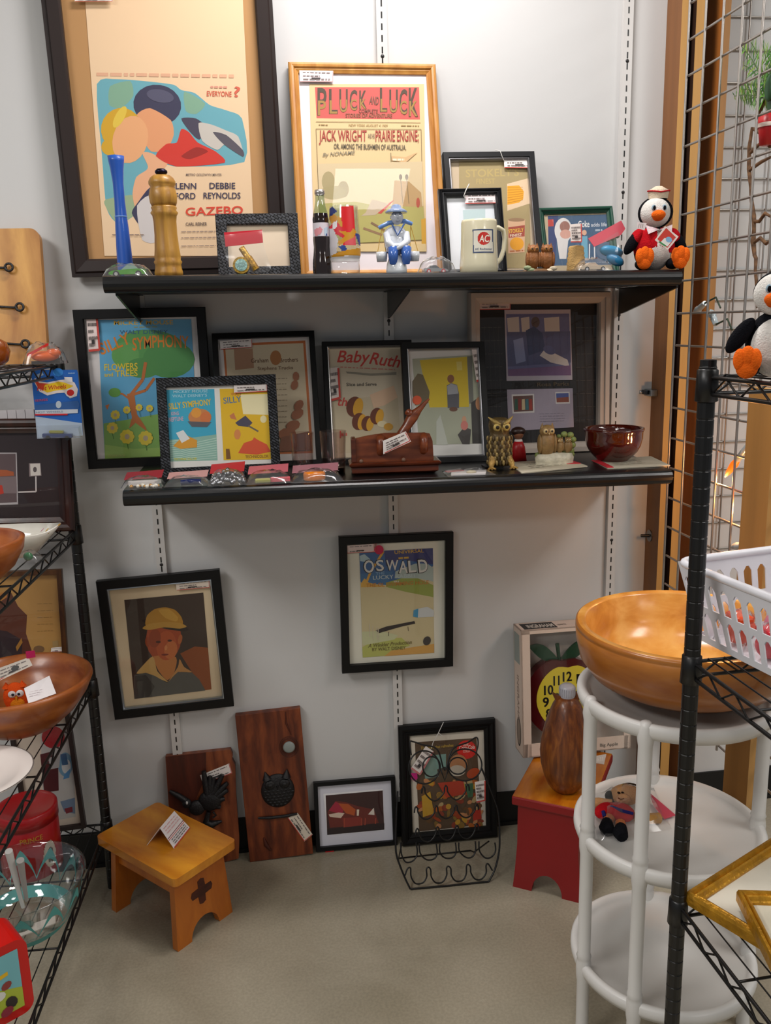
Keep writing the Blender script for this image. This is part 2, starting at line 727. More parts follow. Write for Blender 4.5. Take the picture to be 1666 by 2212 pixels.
def oval(c, rx, ry, n=20, rot=0.0):
    ca, sa = math.cos(rot), math.sin(rot)
    return [(c[0] + rx * math.cos(a) * ca - ry * math.sin(a) * sa, c[1] + rx * math.cos(a) * sa + ry * math.sin(a) * ca) for a in [2 * PI * i / n for i in range(n)]]


def lathe_px(prof, xc, Y, zbase):
    """photo outline (y, half width) of a turned thing at depth Y -> (centre, (r, z) profile from its base)"""
    b = at(xc, prof[-1][0], Y=Y)
    s = ppm(b)
    out = []
    z_end = at(xc, prof[-1][0], Y=Y).z
    for y, hw in prof:
        out.append((max(hw / s, 1e-5), at(xc, y, Y=Y).z - z_end))
    return Vector((b.x, Y, zbase)), out[::-1]


def zT(x):
    return 1.5575 - 0.0066 * (x + 0.016)


def zM(x):
    return 1.1163 - 0.0107 * (x + 0.016)


def film_bag(q3, name, root, bulge=0.012, n=10, M=None):
    """a soft clear bag over four floor corners q3 (world or local), lifted in its middle"""
    mb = MB()
    rnd = random.Random(len(q3) + int(abs(q3[0][0]) * 1000))
    vs = []
    for j in range(n + 1):
        for i in range(n + 1):
            s, t = i / n, j / n
            p = (Vector(q3[0]) * (1 - s) + Vector(q3[1]) * s) * (1 - t) + (Vector(q3[3]) * (1 - s) + Vector(q3[2]) * s) * t
            e = min(1, 3.2 * min(s, 1 - s, t, 1 - t))
            vs.append(p + Vector((0, 0, 0.0012 + bulge * e * (0.75 + rnd.uniform(0, 0.5)))))
    mb.add(vs, [(j * (n + 1) + i, j * (n + 1) + i + 1, (j + 1) * (n + 1) + i + 1, (j + 1) * (n + 1) + i) for j in range(n) for i in range(n)], '#ffffff', True)
    return mb.build(name, FILM, root)
# ================================================================ the room
WALLM = paint('white_wall_paint', 0.55, col='#cdcdcc', bump=0.06, bscale=90, var=0.015, vscale=3)


def floor_mat():
    m, nt, N, L, b = nmat('polished_concrete')
    tc = N.new('ShaderNodeTexCoord')
    n1 = N.new('ShaderNodeTexNoise')
    n1.inputs['Scale'].default_value = 3.2
    n1.inputs['Detail'].default_value = 8
    n1.inputs['Distortion'].default_value = 0.6
    n2 = N.new('ShaderNodeTexNoise')
    n2.inputs['Scale'].default_value = 160
    n2.inputs['Detail'].default_value = 2
    for n in (n1, n2):
        L.new(tc.outputs['Object'], n.inputs['Vector'])
    r = N.new('ShaderNodeValToRGB')
    r.color_ramp.elements[0].position = 0.32
    r.color_ramp.elements[0].color = lin('#8f8774') + (1,)
    r.color_ramp.elements[1].position = 0.68
    r.color_ramp.elements[1].color = lin('#a59d8a') + (1,)
    L.new(n1.outputs['Fac'], r.inputs['Fac'])
    mr = N.new('ShaderNodeMapRange')
    mr.inputs['From Min'].default_value = 0.35
    mr.inputs['From Max'].default_value = 0.65
    mr.inputs['To Min'].default_value = 0.93
    mr.inputs['To Max'].default_value = 1.07
    L.new(n2.outputs['Fac'], mr.inputs['Value'])
    v = N.new('ShaderNodeVectorMath')
    v.operation = 'SCALE'
    L.new(r.outputs[0], v.inputs[0])
    L.new(mr.outputs[0], v.inputs['Scale'])
    L.new(v.outputs[0], b.inputs['Base Color'])
    rr = N.new('ShaderNodeMapRange')
    rr.inputs['To Min'].default_value = 0.17
    rr.inputs['To Max'].default_value = 0.34
    L.new(n1.outputs['Fac'], rr.inputs['Value'])
    L.new(rr.outputs[0], b.inputs['Roughness'])
    return m


mb = MB()
mb.box(-2.6, 3.2, 0, 0.1, 0, 2.75, '#ffffff')
struct('wall_back', mb, WALLM)
mb = MB()
mb.box(-2.6, 3.2, -5.0, 0.1, -0.1, 0, '#ffffff')
struct('floor', mb, floor_mat())
mb = MB()
mb.box(-2.6, 3.2, -5.0, 0.1, 2.75, 2.85, '#ffffff')
struct('ceiling', mb, paint('ceiling_tile', 0.8, col='#d9d8d4', bump=0.3, bscale=60))
mb = MB()
mb.box(-2.6, 3.2, -0.006, 0, 0, 0.106, '#060607')
mb.box(-2.6, 3.2, -0.010, -0.006, 0, 0.012, '#060607')
struct('baseboard_back', mb, paint('black_rubber_base', 0.5, col='#070708'))

# wooden uprights carrying the wire grid, raw front edges and brown stained sides, some recoloured for shade and bulb light
STUD = paint('stained_and_shaded_board', 0.55, var=0.22, vscale=14, bump=0.3, bscale=60, stretch=(1, 1, 0.06))


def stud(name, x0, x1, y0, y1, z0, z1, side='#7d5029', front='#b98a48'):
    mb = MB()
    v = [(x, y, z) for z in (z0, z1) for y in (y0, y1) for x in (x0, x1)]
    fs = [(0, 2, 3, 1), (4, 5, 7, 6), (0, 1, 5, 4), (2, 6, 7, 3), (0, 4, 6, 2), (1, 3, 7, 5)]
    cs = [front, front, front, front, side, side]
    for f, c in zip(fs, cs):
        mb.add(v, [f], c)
    return struct(name, mb, STUD)


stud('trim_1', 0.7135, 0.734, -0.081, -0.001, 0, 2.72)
stud('trim_2', 0.746, 0.772, -0.090, -0.001, 0, 2.72, side='#2d1a10')  # side colour darkened to paint in the shade of the gap
stud('trim_3', 0.815, 0.836, -0.085, -0.001, 0, 2.72, side='#b06a2a', front='#a4733a')  # side colour carries the warm light of the orange bulbs
stud('trim_4', 0.654, 0.6735, -0.672, -0.578, 0, 1.31, side='#a9793f', front='#b98c50')

# slotted shelf standards screwed to the wall
STDM = paint('white_enamelled_steel', 0.35)


def standard(X, z_slot, label, z0, z1, screws):
    o = thing('slotted_wall_standard', label, 'shelf standard', (X, 0, z0), group='slotted shelf standards on the back wall')
    h = z1 - z0
    mb = MB()
    mb.box(-0.0125, 0.0125, -0.013, -0.0005, 0, h, '#cfcdca')
    z = z_slot - z0
    P = 0.02526
    z -= math.floor(z / P) * P
    while z < h - 0.01:
        mb.box(-0.0017, 0.0017, -0.0134, -0.0128, z - 0.0072, z + 0.0072, '#0a0a0a')
        z += P
    mb.build('channel', STDM, o)
    for sz in screws:
        mb = MB()
        mb.ell((0, -0.0132, sz - z0), (0.0045, 0.0018, 0.0045), '#1a1818', 10, 6)
        mb.build('screw', SATIN, o)


standard(-0.6096, 0.9977, 'white slotted steel wall standard above and below the boy portrait', 0.13, 2.7, [at(351, 1217, Y=0).z])
standard(0.0, 2.1874, 'white slotted steel wall standard rising behind the middle of both shelves', 0.13, 2.7, [at(824, 125, Y=0).z, at(838, 693, Y=0).z])
standard(0.6096, 2.2096, 'white slotted steel wall standard beside the brown wooden uprights', 0.13, 2.7,
         [at(1351, 135, Y=0).z, at(1342, 417, Y=0).z, at(1333, 681, Y=0).z, at(1317.5, 1164, Y=0).z])


def wall_shelf(label, z0, tilt, front):
    """laminate shelf with a rounded nose on three triangular steel brackets"""
    o = thing('wall_shelf', label, 'shelf', (-0.016, 0, z0), group='black wall shelves')
    o.rotation_euler = (0, tilt, 0)
    xl, xr, y0, t = -0.611, 0.612, -0.385, 0.034
    prof = [(-0.018, 0), (-0.357, 0), (-0.359, -0.0015), (-0.361, 0), (-0.372, -0.0015)]
    for k in range(9):
        a = PI / 2 + PI * k / 8
        prof.append((-0.372 + 0.013 * math.cos(a), -t / 2 + t / 2 * math.sin(a) * 0.93))
    prof += [(-0.372, -t), (-0.355, -t), (-0.350, -0.026), (-0.018, -0.026)]
    mb = MB()
    n = len(prof)
    vs = [(xl, a, b) for a, b in prof] + [(xr, a, b) for a, b in prof]
    mb.add(vs, [tuple(range(n)), tuple(range(2 * n - 1, n - 1, -1))] , '#0b0c0e')
    mb.add(vs, [(i, n + i, n + (i + 1) % n, (i + 1) % n) for i in range(n)], '#0b0c0e', False)
    mb.build('board', SHELFM, o)
    for X in (-0.6096, 0.0, 0.6096):
        x = X + 0.016
        mb = MB()
        pl = [(-0.0135, -0.0265), (-0.335, -0.0265), (-0.335, -0.038), (-0.05, -0.088), (-0.0135, -0.092)]
        for dx in (0.0,):
            vs = [(x - 0.0022, a, b) for a, b in pl] + [(x + 0.0022, a, b) for a, b in pl]
            k = len(pl)
            mb.add(vs, [tuple(range(k)), tuple(range(2 * k - 1, k - 1, -1))] + [(i, k + i, k + (i + 1) % k, (i + 1) % k) for i in range(k)], '#08090a')
        mb.box(x - 0.012, x + 0.012, -0.335, -0.02, -0.028, -0.0262, '#08090a')
        mb.build('bracket', STEELB, o)
    return o


wall_shelf('upper black wall shelf with rounded front edge', zT(-0.016), 0.0066, 0)
wall_shelf('lower black wall shelf with rounded front edge, above the portrait', zM(-0.016), 0.0107, 0)

# ================================================================ pictures
# --- big film poster, hung on the wall
fr, rt, pz = framed('framed_poster', 'tall dark brown framed film poster on tan mat, hung behind the blue vase', 'picture',
                    ((96.7, -112), (593.5, -112), (150, 595), (627.5, 588)), -0.042, -0.042, 0.040, 0.026, BROWNF,
                    lambda d: [(0, 0), (0, d * 0.8), (0.2, d * 0.8), (0.3, d), (0.9, d * 0.9), (1, d * 0.7), (1, 0.002)])
mb, A = fr.art(pz)
base_sheet(A, fr, 0.040, pz, '#c0915c')
mb.build('mat_board', MATTE, rt)
mb, A = fr.art(pz + 0.001)
c = cA
A.poly([c(255, -180), c(1305, -180), c(1312, 30), c(1392, 1705), c(388, 1705), c(262, 40)], '#f4d3ab')
A.blob([c(337, 560), c(480, 528), c(700, 545), c(850, 565), c(900, 600), c(990, 620), c(1090, 700), c(1200, 735), c(1305, 790), c(1320, 1080), c(860, 1110), c(700, 1060), c(660, 1200), c(600, 1420), c(480, 1490), c(402, 1390), c(372, 1050)], '#6fb0bd')
A.blob([c(425, 575), c(560, 540), c(580, 640), c(500, 720), c(420, 700)], '#86b095')
A.blob([c(920, 610), c(1060, 690), c(1000, 760), c(930, 740)], '#86b095')
A.blob([c(395, 1330), c(600, 1300), c(600, 1420), c(480, 1490), c(402, 1390)], '#9fb58f')
A.ell(c(740, 700), 52, 44, '#3d3c56', 0.15)
A.blob([c(600, 770), c(690, 720), c(830, 800), c(850, 900), c(800, 1000), c(700, 1010), c(640, 920)], '#e9a373')
A.ell(c(500, 860), 44, 46, '#d9a92a', 0.2)
A.ell(c(425, 980), 19, 18, '#d9a92a')
A.ell(c(560, 930), 38, 52, '#efb07c', 0.25)
A.ell(c(490, 780), 10, 26, '#e8c84a', 0.5)
A.blob([c(640, 1020), c(700, 1020), c(810, 1090), c(720, 1180), c(690, 1250), c(600, 1390), c(575, 1290), c(600, 1180), c(680, 1120)], '#efb48a')
A.blob([c(610, 1350), c(690, 1250), c(760, 1290), c(720, 1480), c(640, 1520), c(570, 1420)], '#3b3a56')
A.blob([c(605, 1370), c(720, 1300), c(750, 1600), c(640, 1600)], '#d9d2cf')
A.blob([c(870, 1110), c(730, 1040), c(800, 960), c(870, 950), c(900, 860), c(950, 880), c(1010, 950), c(1130, 1010), c(1190, 1085)], '#d93a2c')
A.blob([c(900, 790), c(1000, 790), c(1080, 860), c(1020, 930), c(960, 880)], '#4a4457')
A.blob([c(1015, 820), c(1100, 830), c(1200, 870), c(1280, 910), c(1315, 1045), c(1200, 960), c(1140, 1000), c(1040, 940)], '#cfc8be')
A.blob([c(1110, 880), c(1200, 900), c(1310, 1000), c(1310, 1045), c(1180, 960)], '#5b5660')
A.ell(c(760, 640), 30, 14, '#57566e', 0.2, 16)
A.blob([c(900, 1040), c(1000, 980), c(1080, 1010), c(960, 1060)], '#a3281f')
A.dashes(c(335, 495), c(1250, 508), 7, '#e8b492', 16, 2)
A.text('EVERYONE', c(1070, 640), c(1235, 645), 11, '#d9664f')
A.text('?', c(1250, 645), c(1290, 647), 22, '#d9664f')
A.dashes(c(1095, 580), c(1205, 582), 4, '#e2a08a', 4, 3)
A.text('METRO GOLDWYN MAYER', c(932, 1172), c(1170, 1172), 5, '#8b7a70')
A.text('GLENN', c(820, 1260), c(1000, 1260), 13, '#3f3a55')
A.text('DEBBIE', c(1088, 1258), c(1260, 1258), 13, '#3f3a55')
A.text('FORD', c(860, 1328), c(995, 1326), 13, '#3f3a55')
A.text('REYNOLDS', c(1048, 1324), c(1295, 1324), 13, '#3f3a55')
A.text('GAZEBO', c(930, 1438), c(1312, 1425), 17, '#e2472f')
A.text('CARL REINER', c(930, 1505), c(1072, 1503), 7, '#6b5d56')
for i, y in enumerate((1545, 1585, 1640)):
    A.dashes(c(900, y), c(1130, y - 4), 2, '#b09a88', 9, i)
A.dashes(c(440, 1565), c(650, 1565), 2.5, '#9a8576', 8, 5)
mb.build('print', MATTE, rt)
sticker(fr, rt, [c(190, -40), c(445, -40), c(443, 10), c(190, 10)], 0.0152, 3)

# --- oak framed story paper cover
fr, rt, pz = framed('framed_poster', 'golden oak framed story paper cover leaning behind the cola bottle', 'picture',
                    ((626, 132), (954, 136), (651.8, 584), (965, 580)), -0.15, -0.022, 0.023, 0.018, OAK, CURVP, zb=zT(-0.05))
mb, A = fr.art(pz)
base_sheet(A, fr, 0.023, pz, '#e6dde0')
mb.build('mat_board', MATTE, rt)
mb, A = fr.art(pz + 0.001)
c = cB
A.poly([c(285, 340), c(1318, 340), c(1338, 1850), c(330, 1850)], '#d8bd8c')
A.poly([c(335, 368), c(1272, 368), c(1280, 660), c(350, 648)], '#c4554e')
for i in range(18):
    x = 620 + i * 23
    A.line([c(x, 610), c(x + 3, 645)], 1.6, '#a5503f')
for ch, x0, x1, h, yb in (('P', 358, 440, 60, 620), ('L', 462, 540, 54, 605), ('U', 555, 630, 50, 590), ('C', 648, 715, 44, 575), ('K', 735, 800, 40, 562),
                          ('L', 920, 985, 52, 588), ('U', 1005, 1080, 50, 595), ('C', 1095, 1165, 54, 610), ('K', 1180, 1262, 62, 630)):
    A.text(ch, c(x0, yb), c(x1, yb), h * 0.97, '#4a3d2c')
    A.text(ch, c(x0 + 5, yb), c(x1 - 5, yb), h * 0.52, '#9c7a3a')
A.text('AND', c(822, 520), c(905, 530), 17, '#6d4a3a')
A.text('COMPLETE', c(730, 600), c(900, 604), 8, '#7b4a38')
A.text('STORIES OF ADVENTURE', c(610, 640), c(1030, 644), 8, '#8a5a40')
A.line([c(345, 680), c(1285, 690)], 1, '#8a7550')
A.dashes(c(370, 708), c(450, 710), 2.5, '#a08858', 3, 1)
A.text('NEW YORK AUGUST 4 1909', c(640, 722), c(990, 726), 5, '#a08858')
A.dashes(c(1110, 715), c(1270, 718), 2.5, '#a08858', 5, 2)
A.line([c(345, 745), c(1290, 750), c(1312, 1780)], 1, '#6f5b3a')
A.line([c(345, 745), c(372, 1400)], 1, '#6f5b3a')
A.text('JACK WRIGHT', c(372, 855), c(800, 856), 23, '#a03a30')
A.text('AND HIS', c(812, 830), c(872, 830), 10, '#7d6a5a')
A.text('PRAIRIE ENGINE;', c(880, 857), c(1268, 856), 23, '#a03a30')
A.text('OR, AMONG THE BUSHMEN OF AUSTRALIA.', c(505, 925), c(1155, 936), 11, '#4b4436')
A.text('By NONAME', c(405, 995), c(690, 975), 8, '#8a8068', slant=0.3)
A.line([c(1018, 960), c(1022, 1200)], 1.2, '#6f6248')
A.poly([c(1022, 990), c(1150, 1000), c(1258, 955), c(1150, 1050), c(1025, 1030)], '#cda97a')
A.dashes(c(1035, 1022), c(1140, 1022), 4, '#efe0c0', 4, 2)
A.poly([c(360, 1060), c(1300, 1040), c(1308, 1450), c(375, 1450)], '#cdb993')
A.ell(c(455, 1220), 14, 22, '#a5966c')
A.ell(c(590, 1290), 12, 18, '#9a8a60')
A.ell(c(500, 1320), 28, 15, '#a29468')
A.poly([c(375, 1420), c(700, 1400), c(900, 1440), c(1310, 1440), c(1335, 1740), c(385, 1790)], '#a9a05a')
A.poly([c(1050, 1210), c(1180, 1220), c(1290, 1320), c(1300, 1450), c(1030, 1440)], '#b08f60')
for x in (1105, 1160):
    A.ell(c(x, 1180), 3.5, 6, '#6b5a40')
    A.line([c(x, 1190), c(x + 20, 1420)], 1.5, '#7c6848')
A.ell(c(1262, 1410), 4, 11, '#a84a34')
A.poly([c(860, 1500), c(1055, 1380), c(930, 1510)], '#bb4334')
A.poly([c(790, 1500), c(850, 1380), c(1000, 1420), c(880, 1520), c(750, 1530)], '#b8a58a')
A.line([c(770, 1640), c(940, 1700)], 5, '#8a6a48')
A.line([c(840, 1590), c(960, 1660)], 5, '#7a5c40')
A.poly([c(1290, 1560), c(1330, 1550), c(1338, 1845), c(1295, 1790)], '#c9982c')
A.poly([c(385, 1780), c(1330, 1780), c(1338, 1850), c(332, 1850)], '#d2b987')
mb.build('print', MATTE, rt)
sticker(fr, rt, [c(195, 215), c(500, 222), c(500, 320), c(200, 318)], 0.0108, 4, red='#c99a9a', white='#f0dcdc')

# --- corn advertisement in black and silver frame
fr, rt, pz = framed('framed_print', 'black framed vintage tinned corn advert behind the smaller black frame', 'picture',
                    ((968, 327), (1169, 327), (980, 588), (1176, 580)), -0.13, -0.045, 0.014, 0.02, GREYF, FLATP, zb=zT(0.24), lip='#b9b9bd')
mb, A = fr.art(pz)
base_sheet(A, fr, 0.014, pz, '#cbb79a')
mb.build('mat_board', MATTE, rt)
mb, A = fr.art(pz + 0.001)
c = cC
A.poly([c(160, 135), c(622, 140), c(640, 860), c(165, 860)], '#a8966a')
A.text("STOKELY'S", c(205, 255), c(560, 245), 16, '#b9a46a')
A.text('FINEST', c(275, 300), c(400, 298), 11, '#b9a46a')
A.poly([c(480, 300), c(622, 262), c(632, 430), c(482, 480)], '#e2c7a4')
A.poly([c(482, 315), c(560, 310), c(592, 350), c(588, 400), c(560, 425), c(482, 440)], '#e8a424')
for i in range(7):
    A.line([c(482, 325 + i * 17), c(586, 322 + i * 14)], 0.9, '#c7821a')
A.poly([c(486, 540), c(600, 535), c(597, 755), c(488, 765)], '#d9b08c')
A.ell(c(543, 540), 18, 4, '#9a7a5a')
A.poly([c(488, 590), c(598, 575), c(597, 650), c(490, 660)], '#a54a3a')
A.text('STOKELY', c(492, 630), c(592, 618), 8, '#e8c040')
A.text('FINEST', c(500, 655), c(580, 648), 6, '#eadac0')
A.ell(c(545, 700), 15, 14, '#e8a020')
A.dashes(c(498, 750), c(595, 744), 3, '#b5683a', 4, 2)
mb.build('print', MATTE, rt)
sticker(fr, rt, [c(458, 128), c(665, 122), c(667, 195), c(462, 192)], 0.0118, 6)
mb = MB()
mb.tube([fr.px(*c(400, 72), 0.012), fr.px(*c(435, 82), 0.021), fr.px(*c(448, 120), 0.021), fr.px(*c(462, 150), 0.0135)], 0.0009, 6, '#d8d6d0')
mb.build('tag_string', SATIN, rt)

# --- plain white print in a ribbed black frame, just behind the mug
fr, rt, pz = framed('framed_print', 'small ribbed black frame with pale print behind the cream mug', 'picture',
                    ((953, 405), (1093, 404), (963, 588), (1097, 582)), -0.20, -0.15, 0.019, 0.018, GREYF,
                    lambda d: [(0, 0), (0, d * 0.7), (0.15, d * 0.9), (0.22, d * 0.75), (0.35, d), (0.45, d * 0.85), (0.6, d * 0.95), (0.72, d * 0.7), (1, d * 0.55), (1, 0.002)], zb=zT(0.15))
mb, A = fr.art(pz)
base_sheet(A, fr, 0.019, pz, '#e3e6ea')
c = cC
A.poly([c(160, 455), c(405, 450), c(400, 830), c(165, 830)], '#dfe5ea')
A.poly([c(185, 475), c(335, 465), c(335, 540), c(190, 540)], '#bfd3d4')
mb.build('print', MATTE, rt)
sticker(fr, rt, [c(198, 368), c(416, 362), c(418, 428), c(200, 432)], 0.0108, 8, white='#eedfdf')
mb = MB()
mb.tube([fr.px(*c(228, 300), 0.016), fr.px(*c(205, 345), 0.0195), fr.px(*c(192, 380), 0.0185), fr.px(*c(204, 402), 0.0125)], 0.0012, 6, '#d8d6d0')
mb.build('tag_string', SATIN, rt)

# --- green framed soft drink advert
fr, rt, pz = framed('framed_print', 'green framed blue soft drink advert beside the plush penguin', 'picture',
                    ((1175, 448), (1338.5, 443), (1180, 586), (1341, 580)), -0.13, -0.075, 0.015, 0.016, GREENF, CURVP, zb=zT(0.47))
mb, A = fr.art(pz)
base_sheet(A, fr, 0.015, pz, '#b9a98c')
c = cC
A.poly([c(752, 515), c(1172, 502), c(1178, 840), c(760, 845)], '#46607c')
A.poly([c(752, 515), c(820, 512), c(800, 845), c(760, 845)], '#3b4670')
A.poly([c(752, 538), c(790, 536), c(791, 582), c(754, 584)], '#b8423c')
A.ell(c(855, 610), 19, 27, '#d9d6d3')
A.poly([c(810, 660), c(890, 660), c(875, 800), c(830, 800)], '#d6d3d0')
A.ell(c(865, 585), 11, 12, '#9a6f63')
A.ell(c(870, 635), 12, 10, '#cf9f8f')
A.text('Coke', c(955, 590), c(1030, 588), 14, '#eceae6')
A.text('adds life', c(1040, 585), c(1145, 582), 8, '#c9ced4')
A.dashes(c(1068, 610), c(1115, 608), 4, '#aab6c2', 2, 2)
A.ell(c(995, 625), 5, 6, '#d7ab90')
A.poly([c(975, 650), c(1015, 648), c(1020, 800), c(975, 800)], '#6fa8c0')
A.line([c(1030, 700), c(1028, 800)], 2.5, '#e3e3e3')
A.line([c(1062, 690), c(1064, 800)], 2.5, '#e3e3e3')
A.dashes(c(940, 825), c(1160, 822), 1.5, '#8fa0b4', 9, 3)
mb.build('print', MATTE, rt)

# --- woven frame with an empty mat, upper shelf
fr, rt, pz = framed('picture_frame', 'small black woven frame with blank cream insert, right of the pepper mill', 'picture',
                    ((465, 462), (645, 459), (473, 592), (650, 588)), -0.27, -0.235, 0.023, 0.014, WEAVE, FLATP, zb=zT(-0.3))
mb, A = fr.art(pz)
base_sheet(A, fr, 0.023, pz, '#dfcdb4')
mb.build('mat_board', MATTE, rt)

# --- trees and flowers poster on the lower shelf
fr, rt, pz = framed('framed_poster', 'black framed blue poster of trees and sunflowers at the left shelf end', 'picture',
                    ((164, 668), (449, 664), (190, 1015), (467, 1000)), -0.036, -0.036, 0.0225, 0.02, BLACKF)
mb, A = fr.art(pz)
base_sheet(A, fr, 0.0225, pz, '#e9e4e2')
mb.build('mat_board', MATTE, rt)
mb, A = fr.art(pz + 0.001)
c = cD
A.poly([c(230, 228), c(875, 222), c(905, 800), c(900, 1180), c(278, 1188), c(250, 700)], '#66b2dc')
A.poly([c(268, 945), c(420, 920), c(640, 880), c(900, 860), c(900, 1180), c(278, 1188)], '#8fbf62')
A.poly([c(275, 1090), c(480, 1120), c(900, 1100), c(900, 1180), c(278, 1188)], '#a9cf6c')
A.ell(c(600, 430), 78, 42, '#5fa45a', 0.1)
A.ell(c(720, 500), 56, 40, '#569a55')
A.ell(c(420, 470), 30, 28, '#6cae60')
A.ell(c(540, 560), 38, 22, '#579a54')
A.text('MICKEY MOUSE', c(340, 262), c(750, 258), 9, '#e8b83a')
A.dashes(c(480, 278), c(640, 276), 2, '#a9a86a', 4, 3)
A.text('WALT DISNEY', c(380, 325), c(715, 322), 8, '#3a6a8a')
A.text('SILLY', c(255, 470), c(462, 385), 25, '#e8892e')
A.text('SYMPHONY', c(470, 440), c(860, 425), 26, '#e8892e', arch=5)
A.text('FLOWERS', c(275, 578), c(505, 570), 14, '#f0d23c')
A.text('and', c(275, 620), c(335, 618), 8, '#f0d23c')
A.text('TREES', c(350, 620), c(505, 615), 13, '#f0d23c')
A.poly([c(430, 740), c(480, 730), c(500, 880), c(560, 970), c(570, 1000), c(490, 940), c(445, 980), c(465, 900)], '#c9773c')
A.line([c(470, 745), c(560, 715), c(620, 630)], 6, '#c9773c')
A.line([c(458, 745), c(540, 640), c(560, 520)], 7, '#c9773c')
A.line([c(470, 790), c(400, 740), c(350, 735)], 4, '#c9773c')
A.ell(c(345, 730), 13, 10, '#6aa64a')
A.poly([c(280, 820), c(310, 810), c(295, 850)], '#d97a3a')
for x, y, r in ((350, 885, 30), (330, 975, 36), (432, 1035, 46), (560, 1045, 46), (430, 850, 24), (515, 833, 22), (588, 838, 22)):
    for k in range(9):
        a = k * 2 * PI / 9
        A.ell(c(x + r * 0.75 * math.cos(a), y + r * 0.75 * math.sin(a)), r * 0.12, r * 0.12, '#f2dc4a', n=8)
    A.ell(c(x, y), r * 0.19, r * 0.21, '#f2dc4a', n=12)
    A.ell(c(x, y), r * 0.12, r * 0.13, '#c9b79a', n=10)
    A.line([c(x, y + r), c(x + 8, y + r + 40)], 1, '#4f7a3a')
A.text('TECHNICOLOR', c(300, 1175), c(420, 1172), 5, '#c9d27a')
mb.build('print', MATTE, rt)
sticker(fr, rt, [c(148, 215), c(222, 213), c(243, 440), c(165, 448)], 0.0118, 9, 4, white='#ecdcd8')

# --- brown period advert
fr, rt, pz = framed('framed_print', 'black framed sepia magazine advert behind the two clear tumblers', 'picture',
                    ((459, 719), (687, 714), (476, 1015), (693, 1003)), -0.13, -0.035, 0.0135, 0.016, BLACKF, FLATP, zb=zM(-0.31))
mb, A = fr.art(pz)
base_sheet(A, fr, 0.0135, pz, '#e2dbd6')
c = cD
A.poly([c(1095, 395), c(1665, 370), c(1720, 1150), c(1150, 1165)], '#c7703c')
A.poly([c(1110, 410), c(1650, 388), c(1700, 1135), c(1165, 1150)], '#d8c7a8')
A.poly([c(1170, 430), c(1300, 425), c(1310, 560), c(1180, 575)], '#b58a6c')
A.text('Graham', c(1290, 525), c(1410, 520), 9, '#6f5038')
A.text('Brothers', c(1490, 522), c(1615, 515), 9, '#6f5038')
A.ell(c(1460, 490), 12, 16, '#b57a4a')
A.text('Stephens Trucks', c(1335, 575), c(1580, 568), 7, '#7a5a40')
E2 = crop(600, 680, 3.4708)
for i in range(9):
    A.dashes(c(1250, 640 + i * 38), c(1540, 632 + i * 38), 1.6, '#a8967c', 11, i)
for i, (x, y, r) in enumerate(((1600, 620, 10), (1590, 680, 11), (1620, 820, 13), (1610, 880, 15), (1580, 960, 16), (1540, 1020, 20), (1600, 1060, 20))):
    A.ell(c(x, y), r * 0.7, r, '#a5694a', 0.3 * i, 9)
A.poly([c(1500, 1040), c(1690, 1000), c(1710, 1130), c(1480, 1140)], '#8a5a44')
mb.build('print', MATTE, rt)
sticker(fr, rt, [c(1072, 375), c(1295, 358), c(1298, 418), c(1078, 432)], 0.0098, 12)

# --- candy bar advert
fr, rt, pz = framed('framed_print', 'black framed red-lettered candy bar advert in the middle of the lower shelf', 'picture',
                    ((695, 738), (895, 733), (713, 1005), (902, 998)), -0.125, -0.035, 0.0125, 0.016, BLACKF, FLATP, zb=zM(-0.06), lip='#d9d8d6')
mb, A = fr.art(pz)
c = cE
base_sheet(A, fr, 0.0125, pz, '#cdbfa6')
A.poly([c(385, 640), c(900, 600), c(930, 1030), c(410, 1040)], '#c4b597')
A.text('Baby', c(445, 355), c(680, 358), 25, '#c8443c', slant=0.25)
A.text('Ruth', c(685, 365), c(905, 395), 25, '#c8443c', slant=0.25)
A.dashes(c(470, 392), c(880, 412), 2.5, '#c98a7a', 12, 4)
A.poly([c(510, 425), c(700, 440), c(890, 430), c(890, 450), c(700, 458), c(520, 440)], '#8f8878')
A.text('Slice and Serve', c(515, 535), c(742, 532), 7, '#3a352e')
A.text('th', c(442, 680), c(515, 684), 18, '#c8443c', slant=0.2)
A.poly([c(690, 600), c(870, 530), c(900, 620), c(800, 680), c(720, 700)], '#dbb898')
for x, y, r in ((575, 690, 62), (608, 800, 52), (672, 815, 46), (742, 760, 50)):
    A.ell(c(x, y), r * 0.28, r * 0.36, '#6a3420', 0.2)
    A.ell(c(x + r * 0.45, y + 4), r * 0.17, r * 0.33, '#d9a02c', 0.2)
A.ell(c(785, 820), 11, 7, '#ded0a8')
A.ell(c(830, 840), 10, 8, '#c99430')
A.dashes(c(478, 900), c(520, 896), 6, '#c8443c', 3, 2)
A.line([c(470, 870), c(470, 925)], 3, '#c8443c')
mb.build('print', MATTE, rt)
sticker(fr, rt, [c(390, 400), c(455, 392), c(468, 630), c(398, 648)], 0.0098, 14, 4, white='#dccfc6')

